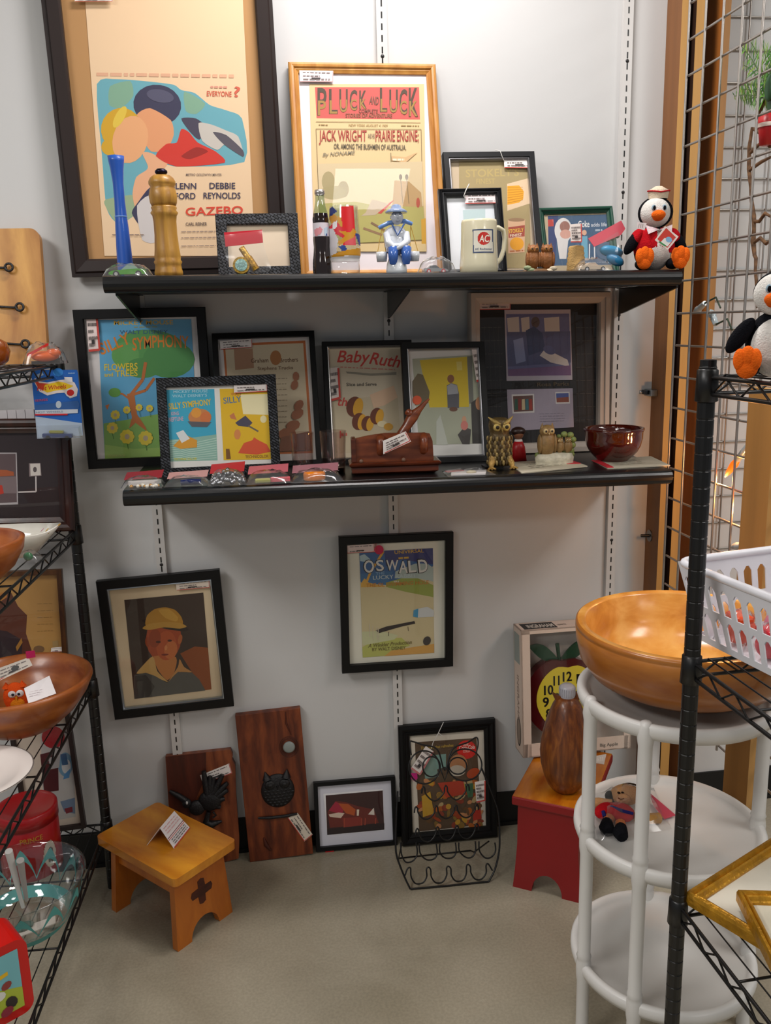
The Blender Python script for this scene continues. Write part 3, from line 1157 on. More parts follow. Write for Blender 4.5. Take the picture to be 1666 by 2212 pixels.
# --- yellow illustration
fr, rt, pz = framed('framed_print', 'silver lipped black frame with yellow magazine illustration beside the bronze owl', 'picture',
                    ((868, 740), (1056, 737), (884, 1003), (1057, 997)), -0.165, -0.085, 0.0145, 0.018, BLACKF, FLATP, zb=zM(0.12), lip='#c9c9cc')
mb, A = fr.art(pz)
base_sheet(A, fr, 0.0145, pz, '#d9d7d2')
mb.build('mat_board', MATTE, rt)
mb, A = fr.art(pz + 0.0006)
c = cE
A.poly([c(1010, 330), c(1480, 300), c(1535, 965), c(1060, 975)], '#a6a994')
A.poly([c(1065, 340), c(1420, 315), c(1435, 690), c(1140, 695)], '#cfb52c')
A.poly([c(1420, 312), c(1455, 310), c(1470, 660), c(1437, 668)], '#6f7068')
A.poly([c(1340, 352), c(1380, 350), c(1385, 415), c(1345, 418)], '#d6c66a')
A.ell(c(1298, 480), 7.5, 9, '#8a5a3c')
A.poly([c(1268, 530), c(1300, 512), c(1345, 525), c(1360, 590), c(1360, 700), c(1275, 700)], '#5b5b62')
A.poly([c(1270, 535), c(1300, 515), c(1345, 530), c(1355, 590), c(1275, 600)], '#9a9ca2')
A.ell(c(1318, 708), 9, 5, '#6b4a3a')
A.poly([c(1010, 500), c(1050, 440), c(1090, 450), c(1140, 580), c(1130, 660), c(1030, 680), c(1012, 600)], '#6b6048')
A.ell(c(1045, 640), 10, 10, '#d95a34')
A.poly([c(1190, 800), c(1220, 750), c(1240, 830), c(1278, 975), c(1190, 975)], '#b9bcb0')
A.poly([c(1350, 900), c(1400, 840), c(1450, 860), c(1440, 970), c(1385, 970)], '#4a4644')
A.ell(c(1398, 790), 5, 9, '#c99a7a')
A.ell(c(1400, 830), 8, 10, '#c97a70')
A.poly([c(1450, 660), c(1520, 610), c(1535, 965), c(1460, 965)], '#3c3a38')
A.ell(c(1508, 665), 7, 14, '#b8835c')
mb.build('print', MATTE, rt)
sticker(fr, rt, [c(1455, 262), c(1535, 250), c(1552, 490), c(1492, 505)], 0.0115, 16, 4, white='#e2d6d0', red='#b8362c')

# --- shadow box with photograph and envelope
fr, rt, pz = framed('shadow_box', 'wide taupe shadow box holding a photograph above a stamped envelope', 'picture',
                    ((1010, 632), (1309, 628), (1016, 999), (1321, 990)), -0.075, -0.04, 0.028, 0.034, PEWTER,
                    lambda d: [(0, 0), (0, d * 0.8), (0.1, d), (0.5, d), (0.55, d * 0.86), (0.9, d * 0.8), (1, d * 0.6), (1, 0.002)], zb=zM(0.38))
mb, A = fr.art(pz)
base_sheet(A, fr, 0.028, pz, '#1e1a19')
c = cF
for i in range(26):
    x = 190 + i * 33
    if 340 < x < 860:
        continue
    A.line([c(x, 345), c(x + 28, 1150)], 0.7, '#3a3431')
for i in range(8):
    A.dashes(c(200, 360 + i * 95), c(350, 356 + i * 95), 1.2, '#4a423c', 5, i)
    A.dashes(c(880, 360 + i * 95), c(1050, 356 + i * 95), 1.2, '#4a423c', 5, i + 9)
A.text('Rosa Parks', c(600, 782), c(830, 776), 8, '#5c4a30')
mb.build('mat_board', MATTE, rt)
mb, A = fr.art(pz + 0.002)
A.poly([c(366, 232), c(842, 228), c(856, 735), c(382, 742)], '#b9aeb6')
A.poly([c(378, 262), c(832, 258), c(845, 700), c(392, 708)], '#6a6a92')
for a, b in ((385, 470), (485, 545), (650, 760)):
    A.poly([c(a, 290), c(b, 280), c(b + 5, 390), c(a + 8, 395)], '#c9c0b8')
A.poly([c(385, 390), c(840, 385), c(845, 610), c(390, 640)], '#56587c')
A.ell(c(590, 320), 9, 12, '#5a463e')
A.poly([c(520, 380), c(580, 350), c(640, 400), c(660, 520), c(540, 560)], '#3c4468')
A.poly([c(620, 560), c(660, 510), c(820, 590), c(835, 640), c(700, 610)], '#d2ccc8')
A.ell(c(690, 520), 14, 9, '#5a5f88', 0.4)
A.poly([c(430, 450), c(500, 430), c(520, 600), c(450, 620)], '#8a90b4')
A.poly([c(392, 660), c(843, 630), c(846, 702), c(394, 708)], '#7a5a80')
mb.build('photograph', MATTE, rt)
mb, A = fr.art(pz + 0.002)
A.poly([c(384, 805), c(858, 795), c(866, 1075), c(396, 1105)], '#a69aa6')
A.poly([c(418, 840), c(580, 835), c(582, 970), c(424, 978)], '#d9d2cc')
A.poly([c(428, 852), c(570, 846), c(573, 958), c(434, 966)], '#6a4a40')
for i, k in enumerate(('#3a5a4a', '#8a3a34', '#c9b48a', '#3a6a70', '#a03a2a')):
    A.poly([c(440 + i * 26, 875), c(460 + i * 26, 872), c(464 + i * 26, 950), c(440 + i * 26, 952)], k)
A.poly([c(732, 822), c(835, 820), c(838, 905), c(736, 908)], '#d9d2cc')
A.poly([c(738, 832), c(828, 830), c(831, 895), c(742, 898)], '#8a4a3a')
A.poly([c(738, 832), c(828, 830), c(829, 858), c(740, 864)], '#4a5a94')
for i in range(4):
    A.dashes(c(620, 980 + i * 18), c(800, 975 + i * 18), 1, '#8a808c', 7, i)
mb.build('envelope', MATTE, rt)
sticker(fr, rt, [c(178, 150), c(412, 145), c(410, 228), c(184, 232)], 0.0192, 18, white='#c9b4ae', red='#b8362c')

# --- woven double frame in front
fr, rt, pz = framed('picture_frame', 'black woven double frame holding a blue and a yellow poster card', 'picture',
                    ((335, 816), (594, 809), (348, 1021), (606.5, 1007)), -0.22, -0.175, 0.0215, 0.014, WEAVE, FLATP, zb=zM(-0.42))
mb, A = fr.art(pz)
base_sheet(A, fr, 0.0215, pz, '#e6e4de')
c = cD
A.poly([c(692, 712), c(1035, 706), c(1058, 1200), c(716, 1208)], '#3aa7c6')
A.poly([c(706, 1060), c(900, 1040), c(1050, 1020), c(1058, 1200), c(716, 1208)], '#8fb8a8')
for i in range(9):
    A.line([c(715, 1070 + i * 15), c(800, 1060 + i * 15), c(870, 1085 + i * 14), c(1050, 1045 + i * 17)], 1.6, '#b8d4c6')
A.text('MICKEY MOUSE', c(752, 735), c(990, 728), 6, '#a9d8e6')
A.text("WALT DISNEY'S", c(745, 765), c(985, 758), 6, '#a9d8e6')
A.text('SILLY SYMPHONY', c(722, 848), c(1015, 815), 13, '#eac22c')
A.text('KING', c(738, 888), c(790, 885), 7, '#d6b0c0')
A.text('NEPTUNE', c(722, 932), c(822, 925), 9, '#d6b0c0')
A.ell(c(935, 900), 25, 18, '#c9824a')
A.ell(c(910, 870), 11, 11, '#e09a3c')
A.ell(c(975, 905), 12, 13, '#d0743c')
A.poly([c(850, 930), c(1015, 935), c(985, 970), c(880, 968)], '#5a5a60')
A.poly([c(750, 1100), c(830, 1020), c(915, 1060), c(915, 1110), c(800, 1120)], '#d99a2c')
A.poly([c(770, 1010), c(820, 990), c(865, 1050), c(810, 1080)], '#dfe2e2')
A.text('TECHNICOLOR', c(755, 1200), c(915, 1196), 5, '#d8d24a')
A.poly([c(1072, 705), c(1405, 700), c(1432, 1192), c(1100, 1198)], '#e3b81a')
A.poly([c(1215, 745), c(1405, 740), c(1415, 885), c(1235, 880)], '#f0e6b8')  # pale patch paints the glare of the glass onto the card
A.text('WALT', c(1150, 752), c(1225, 750), 6, '#c9682c')
A.text('SILLY', c(1100, 808), c(1225, 795), 13, '#5a7a9a')
A.poly([c(1180, 940), c(1250, 890), c(1300, 940), c(1270, 970), c(1200, 960)], '#4a4658')
A.poly([c(1140, 890), c(1170, 870), c(1190, 920), c(1150, 910)], '#c97a4a')
A.line([c(1270, 960), c(1340, 1000)], 3.5, '#6a6054')
A.ell(c(1195, 1020), 7, 11, '#d98a4a')
A.ell(c(1375, 915), 7, 8, '#e8dca8')
A.poly([c(1200, 1150), c(1240, 1080), c(1300, 1060), c(1310, 1040), c(1340, 1060), c(1400, 1090), c(1425, 1140), c(1330, 1160)], '#d9542c')
A.text('TECHNICOLOR', c(1250, 1185), c(1410, 1180), 6, '#8a5a1c')
A.poly([c(1115, 1120), c(1140, 1120), c(1150, 1190), c(1118, 1192)], '#7a5020')
mb.build('print', MATTE, rt)
sticker(fr, rt, [c(1170, 664), c(1402, 656), c(1404, 722), c(1172, 735)], 0.0088, 20, white='#e8dfda')

# --- boy portrait on the wall
fr, rt, pz = framed('framed_portrait', 'black framed painted portrait hanging slightly crooked on the left wall', 'picture',
                    ((216, 1255), (483, 1232), (248, 1557), (505.5, 1525)), -0.040, -0.037, 0.0235, 0.02, BLACKF, lip='#b8c2cc')
mb, A = fr.art(pz)
base_sheet(A, fr, 0.0235, pz, '#dcc6a2')
mb.build('mat_board', MATTE, rt)
mb, A = fr.art(pz + 0.0008)
c = cG
A.poly([c(357, 448), c(1245, 365), c(1338, 1452), c(472, 1560)], '#3c2c22')
A.poly([c(985, 1050), c(1150, 970), c(1298, 985), c(1338, 1452), c(1250, 1465)], '#8f4a1e')
A.ell(c(800, 880), 38, 50, '#a8481f', 0.05)
A.blob([c(690, 1080), c(940, 1090), c(920, 1260), c(840, 1350), c(740, 1240)], '#c07a3c')
A.ell(c(830, 960), 22, 32, '#b85528', 0.05)
A.ell(c(700, 880), 13, 20, '#96401c', 0.1)
A.ell(c(880, 1010), 14, 20, '#c9713a', 0.2)
A.ell(c(740, 920), 5.5, 2.6, '#4a1e12', 0, 12)
A.ell(c(868, 905), 5, 2.4, '#4a1e12', 0, 12)
A.ell(c(825, 985), 3.2, 5.5, '#d88a50', 0.1, 12)
A.ell(c(815, 1062), 8, 2.2, '#7a2a1a', -0.05, 12)
A.ell(c(618, 920), 5, 11, '#9a441f', -0.1, 12)
A.ell(c(985, 890), 4.5, 11, '#b8622f', 0.2, 12)
A.ell(c(820, 730), 52, 8, '#2a1c15', 0.2)
A.blob([c(600, 735), c(615, 620), c(700, 550), c(820, 530), c(930, 560), c(1000, 640), c(1010, 725), c(810, 700)], '#b88424')
A.blob([c(560, 765), c(640, 715), c(810, 695), c(980, 705), c(1060, 745), c(980, 770), c(810, 755), c(640, 785)], '#c2923a')
A.blob([c(495, 1275), c(560, 1190), c(680, 1080), c(730, 1250), c(850, 1370), c(700, 1310), c(610, 1270)], '#c9a05c')
A.blob([c(850, 1370), c(960, 1200), c(980, 1110), c(1030, 1200), c(1120, 1260), c(960, 1260)], '#c08a4c')
A.poly([c(470, 1290), c(600, 1265), c(700, 1300), c(840, 1380), c(960, 1255), c(1120, 1265), c(1200, 1340), c(1270, 1465), c(472, 1560)], '#56544e')
A.poly([c(480, 1300), c(600, 1290), c(700, 1420), c(640, 1535), c(472, 1558)], '#3f3a34')
A.blob([c(740, 560), c(860, 550), c(960, 640), c(940, 690), c(820, 650)], '#cb9a3a')
mb.build('print', MATTE, rt)
sticker(fr, rt, [c(935, 255), c(1315, 215), c(1318, 308), c(945, 340)], 0.0118, 22, white='#e2d4c4')

# --- cartoon poster on the wall
fr, rt, pz = framed('framed_poster', 'black framed cartoon poster hanging alone on the middle of the wall', 'picture',
                    ((729.5, 1161), (977.5, 1150), (739.5, 1456), (979.5, 1440)), -0.040, -0.037, 0.0215, 0.02, BLACKF)
mb, A = fr.art(pz)
base_sheet(A, fr, 0.0215, pz, '#dedccc')
mb.build('mat_board', MATTE, rt)
mb, A = fr.art(pz + 0.0008)
c = cH
A.poly([c(410, 350), c(1265, 290), c(1280, 1505), c(450, 1560)], '#c9bc92')
A.poly([c(410, 350), c(1265, 290), c(1268, 500), c(1100, 600), c(760, 720), c(425, 680)], '#3a6398')
A.poly([c(700, 320), c(1265, 290), c(1266, 480), c(900, 420), c(720, 500)], '#3c3f74')
A.poly([c(425, 590), c(700, 560), c(800, 560), c(730, 720), c(430, 690)], '#3f6f9e')
A.poly([c(415, 380), c(470, 360), c(540, 420), c(470, 450), c(420, 440)], '#a9c4cc')
A.poly([c(1060, 470), c(1200, 470), c(1270, 520), c(1270, 680), c(1090, 640), c(820, 640), c(830, 560)], '#a9b9b4')
A.poly([c(720, 690), c(900, 640), c(1090, 640), c(1270, 720), c(1272, 860), c(960, 800), c(720, 740)], '#93a04a')
A.line([c(480, 720), c(540, 570), c(690, 330)], 5, '#d9a23a')
A.poly([c(430, 700), c(470, 640), c(520, 690), c(640, 720), c(720, 740), c(430, 745)], '#d6a84a')
A.poly([c(445, 1440), c(600, 1350), c(900, 1330), c(1000, 1420), c(720, 1540), c(450, 1560)], '#b4b860')
A.poly([c(780, 1480), c(1280, 1400), c(1280, 1505), c(700, 1545)], '#cf9f50')
A.poly([c(440, 1260), c(650, 1250), c(860, 1300), c(820, 1350), c(450, 1420)], '#c4c79c')
A.text('UNIVERSAL', c(820, 358), c(1160, 338), 7, '#c9a13c')
A.dashes(c(865, 408), c(985, 400), 4, '#c9a13c', 3, 2)
for t, x0, x1, y0, y1, h in (('O', 468, 585, 575, 570, 26), ('S', 610, 700, 555, 548, 23), ('W', 725, 865, 548, 545, 22), ('A', 870, 975, 578, 575, 25), ('L', 985, 1075, 572, 565, 25), ('D', 1105, 1210, 572, 560, 27)):
    A.text(t, c(x0 - 12, y0 + 8), c(x1 + 6, y1 + 8), h * 1.12, '#262628')
    A.text(t, c(x0, y0), c(x1, y1), h, '#d9d9d4')
A.text('THE', c(602, 600), c(705, 592), 6, '#8ab0d0')
A.text('LUCKY RABBIT', c(570, 655), c(1075, 625), 8, '#b9c9c9')
A.dashes(c(810, 680), c(870, 676), 4, '#c9c0a0', 2, 2)
A.text('THE OL SWIMMING HOLE', c(490, 745), c(1215, 705), 8, '#c07f34', slant=0.1)
A.poly([c(600, 1245), c(720, 1200), c(1050, 1135), c(1060, 1165), c(900, 1200), c(640, 1275)], '#2a2120')
A.line([c(750, 1260), c(750, 1310)], 1.2, '#5a4a3a')
A.line([c(975, 1200), c(980, 1250)], 1.2, '#5a4a3a')
for x, y in ((525, 1230), (565, 1250), (612, 1260), (630, 1270)):
    A.line([c(x, y - 60), c(x + 8, y + 90)], 1.4, '#cfc4ac')
A.poly([c(1050, 1000), c(1200, 970), c(1275, 1010), c(1275, 1085), c(1090, 1095)], '#c7cccb')
A.poly([c(1040, 1010), c(1095, 990), c(1090, 1095), c(1035, 1085)], '#4a93b8')
A.text('A Winkler Production', c(510, 1445), c(1015, 1400), 8, '#7a7038', slant=0.35)
A.text('BY WALT DISNEY', c(560, 1485), c(950, 1462), 7, '#7a7038')
A.ell(c(1195, 1365), 8, 10, '#3a3432', 0.4)
mb.build('print', MATTE, rt)
sticker(fr, rt, [c(265, 262), c(585, 240), c(588, 335), c(268, 352)], 0.0118, 24, 2, white='#dcc9c4')
mb, A = fr.art(0.0126)
A.ell(c(640, 310), 10, 10, '#c22a52')
A.line([c(603, 235), c(612, 330)], 1.4, '#b03030')
mb.build('price_dot', MATTE, rt)

# --- small photograph on the floor
fr, rt, pz = framed('framed_photograph', 'small black framed red night photograph with wide white mat on the floor', 'picture',
                    ((674.5, 1692), (851, 1678), (683.5, 1841), (859, 1824)), -0.052, -0.016, 0.0115, 0.016, BLACKF, zb=0.004)
mb, A = fr.art(pz)
base_sheet(A, fr, 0.0115, pz, '#dcdce6')
mb.build('mat_board', MATTE, rt)
mb, A = fr.art(pz + 0.0006)
c = cJ
A.poly([c(145, 662), c(632, 622), c(648, 958), c(180, 1002)], '#f2f2f4')
A.poly([c(165, 675), c(632, 634), c(645, 955), c(178, 998)], '#3a1a18')
A.poly([c(180, 810), c(250, 720), c(330, 730), c(420, 760), c(560, 790), c(600, 900), c(200, 940)], '#6d2418')
A.poly([c(190, 800), c(245, 725), c(320, 760), c(300, 830)], '#a8203a')
A.poly([c(270, 740), c(350, 745), c(410, 790), c(400, 840), c(330, 820)], '#b8541e')
A.poly([c(190, 830), c(270, 815), c(320, 820), c(290, 860), c(200, 850)], '#e0c8b4')
A.poly([c(512, 830), c(560, 775), c(565, 835)], '#e0d6c8')
A.poly([c(420, 790), c(440, 790), c(436, 840), c(420, 840)], '#e8d8c0')
A.poly([c(300, 860), c(450, 850), c(470, 930), c(320, 940)], '#8a2c20')
for x in (320, 460, 490, 575):
    A.line([c(x, 860), c(x - 5, 950)], 2, '#a8442a')
A.poly([c(180, 950), c(645, 900), c(645, 955), c(178, 998)], '#241212')
mb.build('print', MATTE, rt)

# --- magazine page in heavy black frame
fr, rt, pz = framed('framed_print', 'heavy black framed holiday soft drink page standing behind the wire rack', 'picture',
                    ((855, 1573), (1061, 1554), (868, 1832), (1079, 1813)), -0.070, -0.030, 0.032, 0.022, BLACKF, CURVP, zb=0.004)
mb, A = fr.art(pz)
base_sheet(A, fr, 0.032, pz, '#d8d0c0')
c = cJ
A.poly([c(895, 240), c(1400, 205), c(1442, 915), c(930, 970)], '#5a4632')
A.text('The pause that refreshes', c(940, 300), c(1210, 275), 6, '#b99a3a', slant=0.2)
A.ell(c(1318, 300), 21, 20, '#d6281e')
A.text('DRINK', c(1290, 272), c(1336, 268), 5, '#f0d8c8')
A.text('Coca-Cola', c(1255, 302), c(1385, 292), 8, '#f4e6dc', slant=0.2)
A.text('COLD', c(1290, 325), c(1345, 320), 5, '#f0d8c8')
A.poly([c(1050, 345), c(1150, 335), c(1150, 440), c(1055, 470)], '#7fa39a')
A.poly([c(960, 380), c(1050, 345), c(1090, 520), c(980, 540)], '#7f9c92')
rnd = random.Random(5)
cols = ['#a8461e', '#b8621e', '#c7962c', '#8a6a2c', '#6a4a2a', '#c98a5a', '#8f3a24', '#b9a070']
for i in range(70):
    x = rnd.uniform(930, 1430)
    y = rnd.uniform(560, 930)
    A.ell(c(x, y), rnd.uniform(3, 9), rnd.uniform(4, 11), cols[i % 8], rnd.uniform(0, 3), 8)
A.ell(c(1250, 420), 20, 22, '#b98258')
A.ell(c(1240, 470), 18, 12, '#c9bfae')
A.poly([c(1080, 570), c(1290, 550), c(1310, 660), c(1150, 690)], '#b83c22')
A.ell(c(1370, 490), 15, 10, '#b84c22', -0.5)
A.poly([c(950, 680), c(1020, 640), c(1050, 820), c(960, 850)], '#c79a2c')
A.poly([c(1300, 580), c(1370, 570), c(1370, 680), c(1330, 690)], '#3d6a4a')
A.poly([c(1370, 800), c(1430, 780), c(1440, 860), c(1370, 880)], '#b83220')
mb.build('print', MATTE, rt)
sticker(fr, rt, [c(985, 270), c(1048, 315), c(935, 510), c(862, 455)], 0.0125, 26, 4, red='#c87a7a')
mb, A = fr.art(0.0140)
A.poly([c(865, 492), c(912, 492), c(918, 535), c(895, 562), c(862, 535)], '#c2207a')
mb.build('price_dot', MATTE, rt)
mb = MB()
mb.tube([fr.px(*c(1130, 75), 0.02), fr.px(*c(1085, 170), 0.026), fr.px(*c(1045, 240), 0.024), fr.px(*c(1030, 290), 0.016)], 0.0011, 6, '#d8d6d0')
mb.tube([fr.px(*c(1090, 165), 0.026), fr.px(*c(1120, 190), 0.026)], 0.0011, 6, '#d8d6d0')
mb.build('tag_string', SATIN, rt)
# ================================================================ upper shelf: the small things
def place(px, py, Y, zf=zT):
    p = at(px, py, Y=Y)
    return Vector((p.x, Y, zf(p.x)))


# blue vase
b, pr = lathe_px([(322, 17), (333, 16), (350, 13.5), (380, 11), (420, 11), (455, 12.5), (480, 14), (520, 15.5), (560, 16.5), (588, 16.5)], 272, -0.24, 0)
b.z = zT(b.x)
o = thing('bud_vase', 'tall slender frosted blue glass vase in front of the film poster', 'vase', b)
BLUEG = paint('frosted_blue_glass', 0.38, coat=0.2)
mb = MB()
z1 = pr[-1][1]
mb.lathe([(1e-5, 0.0)] + pr + [(pr[-1][0] * 0.86, z1 - 0.001), (pr[-2][0] * 0.84, pr[-2][1]), (pr[-3][0] * 0.8, pr[-3][1]), (1e-5, pr[-4][1])], 32, '#1f55b4')
mb.build('vase_body', BLUEG, o)
mb = MB()
zz = at(280, 468, Y=-0.24).z - b.z
rr = 12.9 / ppm(b)
mb.lathe([(rr, zz - 0.0012), (rr + 0.0004, zz), (rr, zz + 0.0012)], 32, '#6c97da')
mb.build('etched_band', SATIN, o)

# pepper mill
b, pr = lathe_px([(371, 18), (376, 24), (384, 28), (390, 28), (396, 24.5), (402, 27), (415, 29.5), (430, 28), (437, 25), (441, 27), (446, 25), (452, 29), (458, 25.5), (470, 24), (500, 24), (530, 26), (548, 28), (553, 27), (558, 30), (564, 27.5), (572, 28), (580, 30), (590, 30)], 365, -0.30, 0)
b.z = zT(b.x)
o = thing('pepper_mill', 'turned wooden pepper mill with a dark knob on the upper shelf', 'pepper mill', b)
MILL = wood('varnished_mill_wood', '#8f6020', '#c3923c', 30, 'X', 0.4, 4, coat=0.1, stretch=(1, 1, 0.1), nz=1.5)
zsp = at(365, 437, Y=-0.30).z - at(365, 590, Y=-0.30).z
lo = [p for p in pr if p[1] <= zsp + 0.0005]
hi = [p for p in pr if p[1] >= zsp - 0.0005]
mb = MB()
mb.lathe([(1e-5, 0)] + lo + [(1e-5, lo[-1][1])], 36, '#9a6a24')
mb.build('body', MILL, o)
mb = MB()
mb.lathe([(1e-5, hi[0][1])] + hi + [(1e-5, hi[-1][1] + 0.001)], 36, '#9a6a24')
mb.build('head', MILL, o)
mb = MB()
zt = hi[-1][1]
mb.lathe([(0.005, zt), (0.009, zt + 0.002), (0.0125, zt + 0.005), (0.0125, zt + 0.009), (0.008, zt + 0.013), (1e-5, zt + 0.014)], 20, '#2c2736')
mb.build('knob', METAL, o)


def toy_car(name, label, b, L, rz, body, cab, wheel='#202024', hub='#b0b0b0', group=None, rwheel=None):
    """die-cast toy car, nose along local +x"""
    o = thing(name, label, 'toy car', b, rz, group=group)
    r = L * 0.085
    w = L * 0.19
    mb = MB()
    prof = [(-0.5, 0.07), (-0.5, 0.17), (-0.46, 0.21), (-0.25, 0.22), (0.05, 0.205), (0.42, 0.17), (0.5, 0.13), (0.5, 0.07)]
    mb.prism([(x * L, z * L) for x, z in prof], -w, w, body, M=Matrix(((1, 0, 0, 0), (0, 0, 1, 0), (0, 1, 0, 0), (0, 0, 0, 1))))
    mb.build('car_body', GLOSS, o, bevel=L * 0.02)
    mb = MB()
    prof = [(-0.3, 0.21), (-0.2, 0.31), (0.02, 0.31), (0.16, 0.2)]
    mb.prism([(x * L, z * L) for x, z in prof], -w * 0.8, w * 0.8, cab, M=Matrix(((1, 0, 0, 0), (0, 0, 1, 0), (0, 1, 0, 0), (0, 0, 0, 1))))
    mb.build('cabin', GLOSS, o, bevel=L * 0.015)
    for sx in (-0.3, 0.3):
        for sy in (-1, 1):
            mb = MB()
            mb.cyl((sx * L, sy * w * 0.75, r), (sx * L, sy * w * 1.08, r), r, n=14, col=wheel)
            mb.cyl((sx * L, sy * w * 1.08, r), (sx * L, sy * w * 1.12, r), r * 0.55, n=12, col=hub)
            mb.build('wheel', SATIN, o)
    return o


def tent(root, L, W, H, name='plastic_bag', slump=1.0, n=12, tilt=0.0, off=(0, 0)):
    """clear bag drawn around something about L x W x H"""
    mb = MB()
    rnd = random.Random(int(L * 9999) + int(H * 77777))
    vs = []
    for j in range(n + 1):
        for i in range(n + 1):
            s, t = -1 + 2 * i / n, -1 + 2 * j / n
            e = max(0, (1 - abs(s) ** 2.6)) * max(0, (1 - abs(t) ** 2.6))
            z = 0.0015 + H * e ** 0.6 * (0.9 + rnd.uniform(-0.12, 0.16))
            vs.append((off[0] + s * L / 2 * (1 + rnd.uniform(-0.02, 0.04)), off[1] + t * W / 2, z))
    mb.add(vs, [(j * (n + 1) + i, j * (n + 1) + i + 1, (j + 1) * (n + 1) + i + 1, (j + 1) * (n + 1) + i) for j in range(n) for i in range(n)], '#ffffff', True)
    return mb.build(name, FILM, root)


# green racing car in its bag
b = place(277, 588, -0.30)
o = toy_car('toy_car', 'green toy racing car in a clear bag at the upper shelf end', b, 0.075, PI, '#4f9a2a', '#8aa69a')
tent(o, 0.098, 0.05, 0.028)
mb = MB()
mb.box(-0.02, 0.012, -0.026, -0.0245, 0.001, 0.008, '#c9a0b0')
mb.build('price_tag', MATTE, o)

# bag of brass things with a red cardboard header
fb = Fr(cA(1150, 1560), cA(1440, 1530), cA(1210, 1815), cA(1500, 1815), -0.315, -0.30, zT(-0.3))
o = thing('bagged_brass', 'clear bag of brass bits with red paper strip, before the woven frame', 'bag', M=fb.M)
mb = MB()
q = [fb.px(*cA(*p), 0.012) for p in ((1185, 1550), (1438, 1532), (1445, 1618), (1195, 1645))]
mb.add(q + [p + Vector((0, 0, 0.0015)) for p in q], [(3, 2, 1, 0), (4, 5, 6, 7), (0, 1, 5, 4), (1, 2, 6, 5), (2, 3, 7, 6), (3, 0, 4, 7)], '#c1162a')
mb.build('header_strip', SATIN, o)
mb = MB()
p0, p1 = fb.px(*cA(1300, 1650), 0.012), fb.px(*cA(1400, 1800), 0.012)
mb.cyl(p0, p0.lerp(p1, 0.45), 0.0065, n=14, col='#c9a24c')
mb.cyl(p0.lerp(p1, 0.45), p1, 0.0085, n=14, col='#a87f2c')
mb.build('brass_tube', BRASS, o)
mb = MB()
cc = fb.px(*cA(1300, 1770), 0.014)
mb.cyl(cc - Vector((0, 0, 0.006)), cc + Vector((0, 0, 0.004)), 0.0175, n=22, col='#b8933c')
mb.cyl(cc + Vector((0, 0, 0.004)), cc + Vector((0, 0, 0.0055)), 0.0125, n=22, col='#a8d2cc')
mb.build('compact', BRASS, o)
mb = MB()
n = 10
outl = [cA(*p) for p in ((1150, 1570), (1440, 1535), (1450, 1640), (1500, 1790), (1480, 1815), (1240, 1815), (1200, 1720))]
pts = [fb.px(*p, 0.016) for p in outl]
ctr = sum(pts, Vector()) / len(pts) + Vector((0, 0, 0.013))
mb.add(pts + [ctr], [(i, (i + 1) % 7, 7) for i in range(7)], '#ffffff', True)
mb.build('plastic_bag', FILM, o)

# cola bottle
b, pr = lathe_px([(404, 10), (408, 11), (413, 11), (415, 9.5), (428, 10), (440, 12), (455, 15.5), (468, 17.5), (478, 17), (495, 17), (512, 18), (528, 17), (545, 18.5), (560, 20.5), (575, 21), (588, 20.5)], 697.5, -0.30, 0)
b.z = zT(b.x)
o = thing('cola_bottle', 'full contour cola bottle with a pale label before the oak frame', 'bottle', b)
zc = at(697, 455, Y=-0.30).z - at(697, 588, Y=-0.30).z
zcap = at(697, 414, Y=-0.30).z - at(697, 588, Y=-0.30).z
body = [p for p in pr if p[1] <= zc + 1e-4]
neck = [p for p in pr if p[1] >= zc - 1e-4 and p[1] <= zcap + 1e-4]
cap = [p for p in pr if p[1] >= zcap - 1e-3]
mb = MB()
N = 40
rings = []
for r, z in body:
    k = 0.05 if (z < 0.055 or z > 0.105) else 0.0
    rings.append([Vector((r * (1 + k * math.cos(10 * a) * 0.5 - k * 0.5) * math.cos(a), r * (1 + k * math.cos(10 * a) * 0.5 - k * 0.5) * math.sin(a), z)) for a in [2 * PI * i / N for i in range(N)]])
mb.loft(rings, '#1a0a08', True, True)
mb.build('cola_filled_glass', paint('cola_in_glass', 0.08, coat=0.6, spec=0.7), o)
mb = MB()
mb.lathe(neck, 28, '#b9c9b8')
mb.build('glass_neck', clear('green_bottle_glass', tint=(0.72, 0.82, 0.74), ior=1.7, gain=1.5), o)
mb = MB()
mb.lathe([cap[0]] + cap + [(1e-5, cap[-1][1] + 0.0005)], 22, '#c9c4c0')
mb.build('crown_cap', METAL, o)
mb = MB()
za, zb_ = (at(697, 514, Y=-0.30).z - at(697, 588, Y=-0.30).z), (at(697, 476, Y=-0.30).z - at(697, 588, Y=-0.30).z)
rl = 17.6 / ppm(b)
mb.lathe([(rl, za), (rl, zb_)], 36, '#dcd4dc')


def lab(x, y, k):
    a = (x - 0.5) * 2.6 - PI / 2
    rr = rl + 0.0004 + k * 0.0002
    return Vector((rr * math.cos(a), rr * math.sin(a), za + (zb_ - za) * (1 - y)))


raster(mb, lambda x, y, k: lab(x, y, 0), 0.0, 1.0, 0, 1, 26, 16, [([(0.1, 0.4), (0.45, 0.25), (0.55, 0.4), (0.4, 0.7), (0.15, 0.75)], '#dc8f96'), ([(0.6, 0.3), (0.85, 0.25), (0.75, 0.75), (0.6, 0.7)], '#b9cfe0'), ([(0.7, 0.6), (0.76, 0.6), (0.76, 0.75), (0.7, 0.75)], '#3a4a8a')])
mb.build('label', MATTE, o)


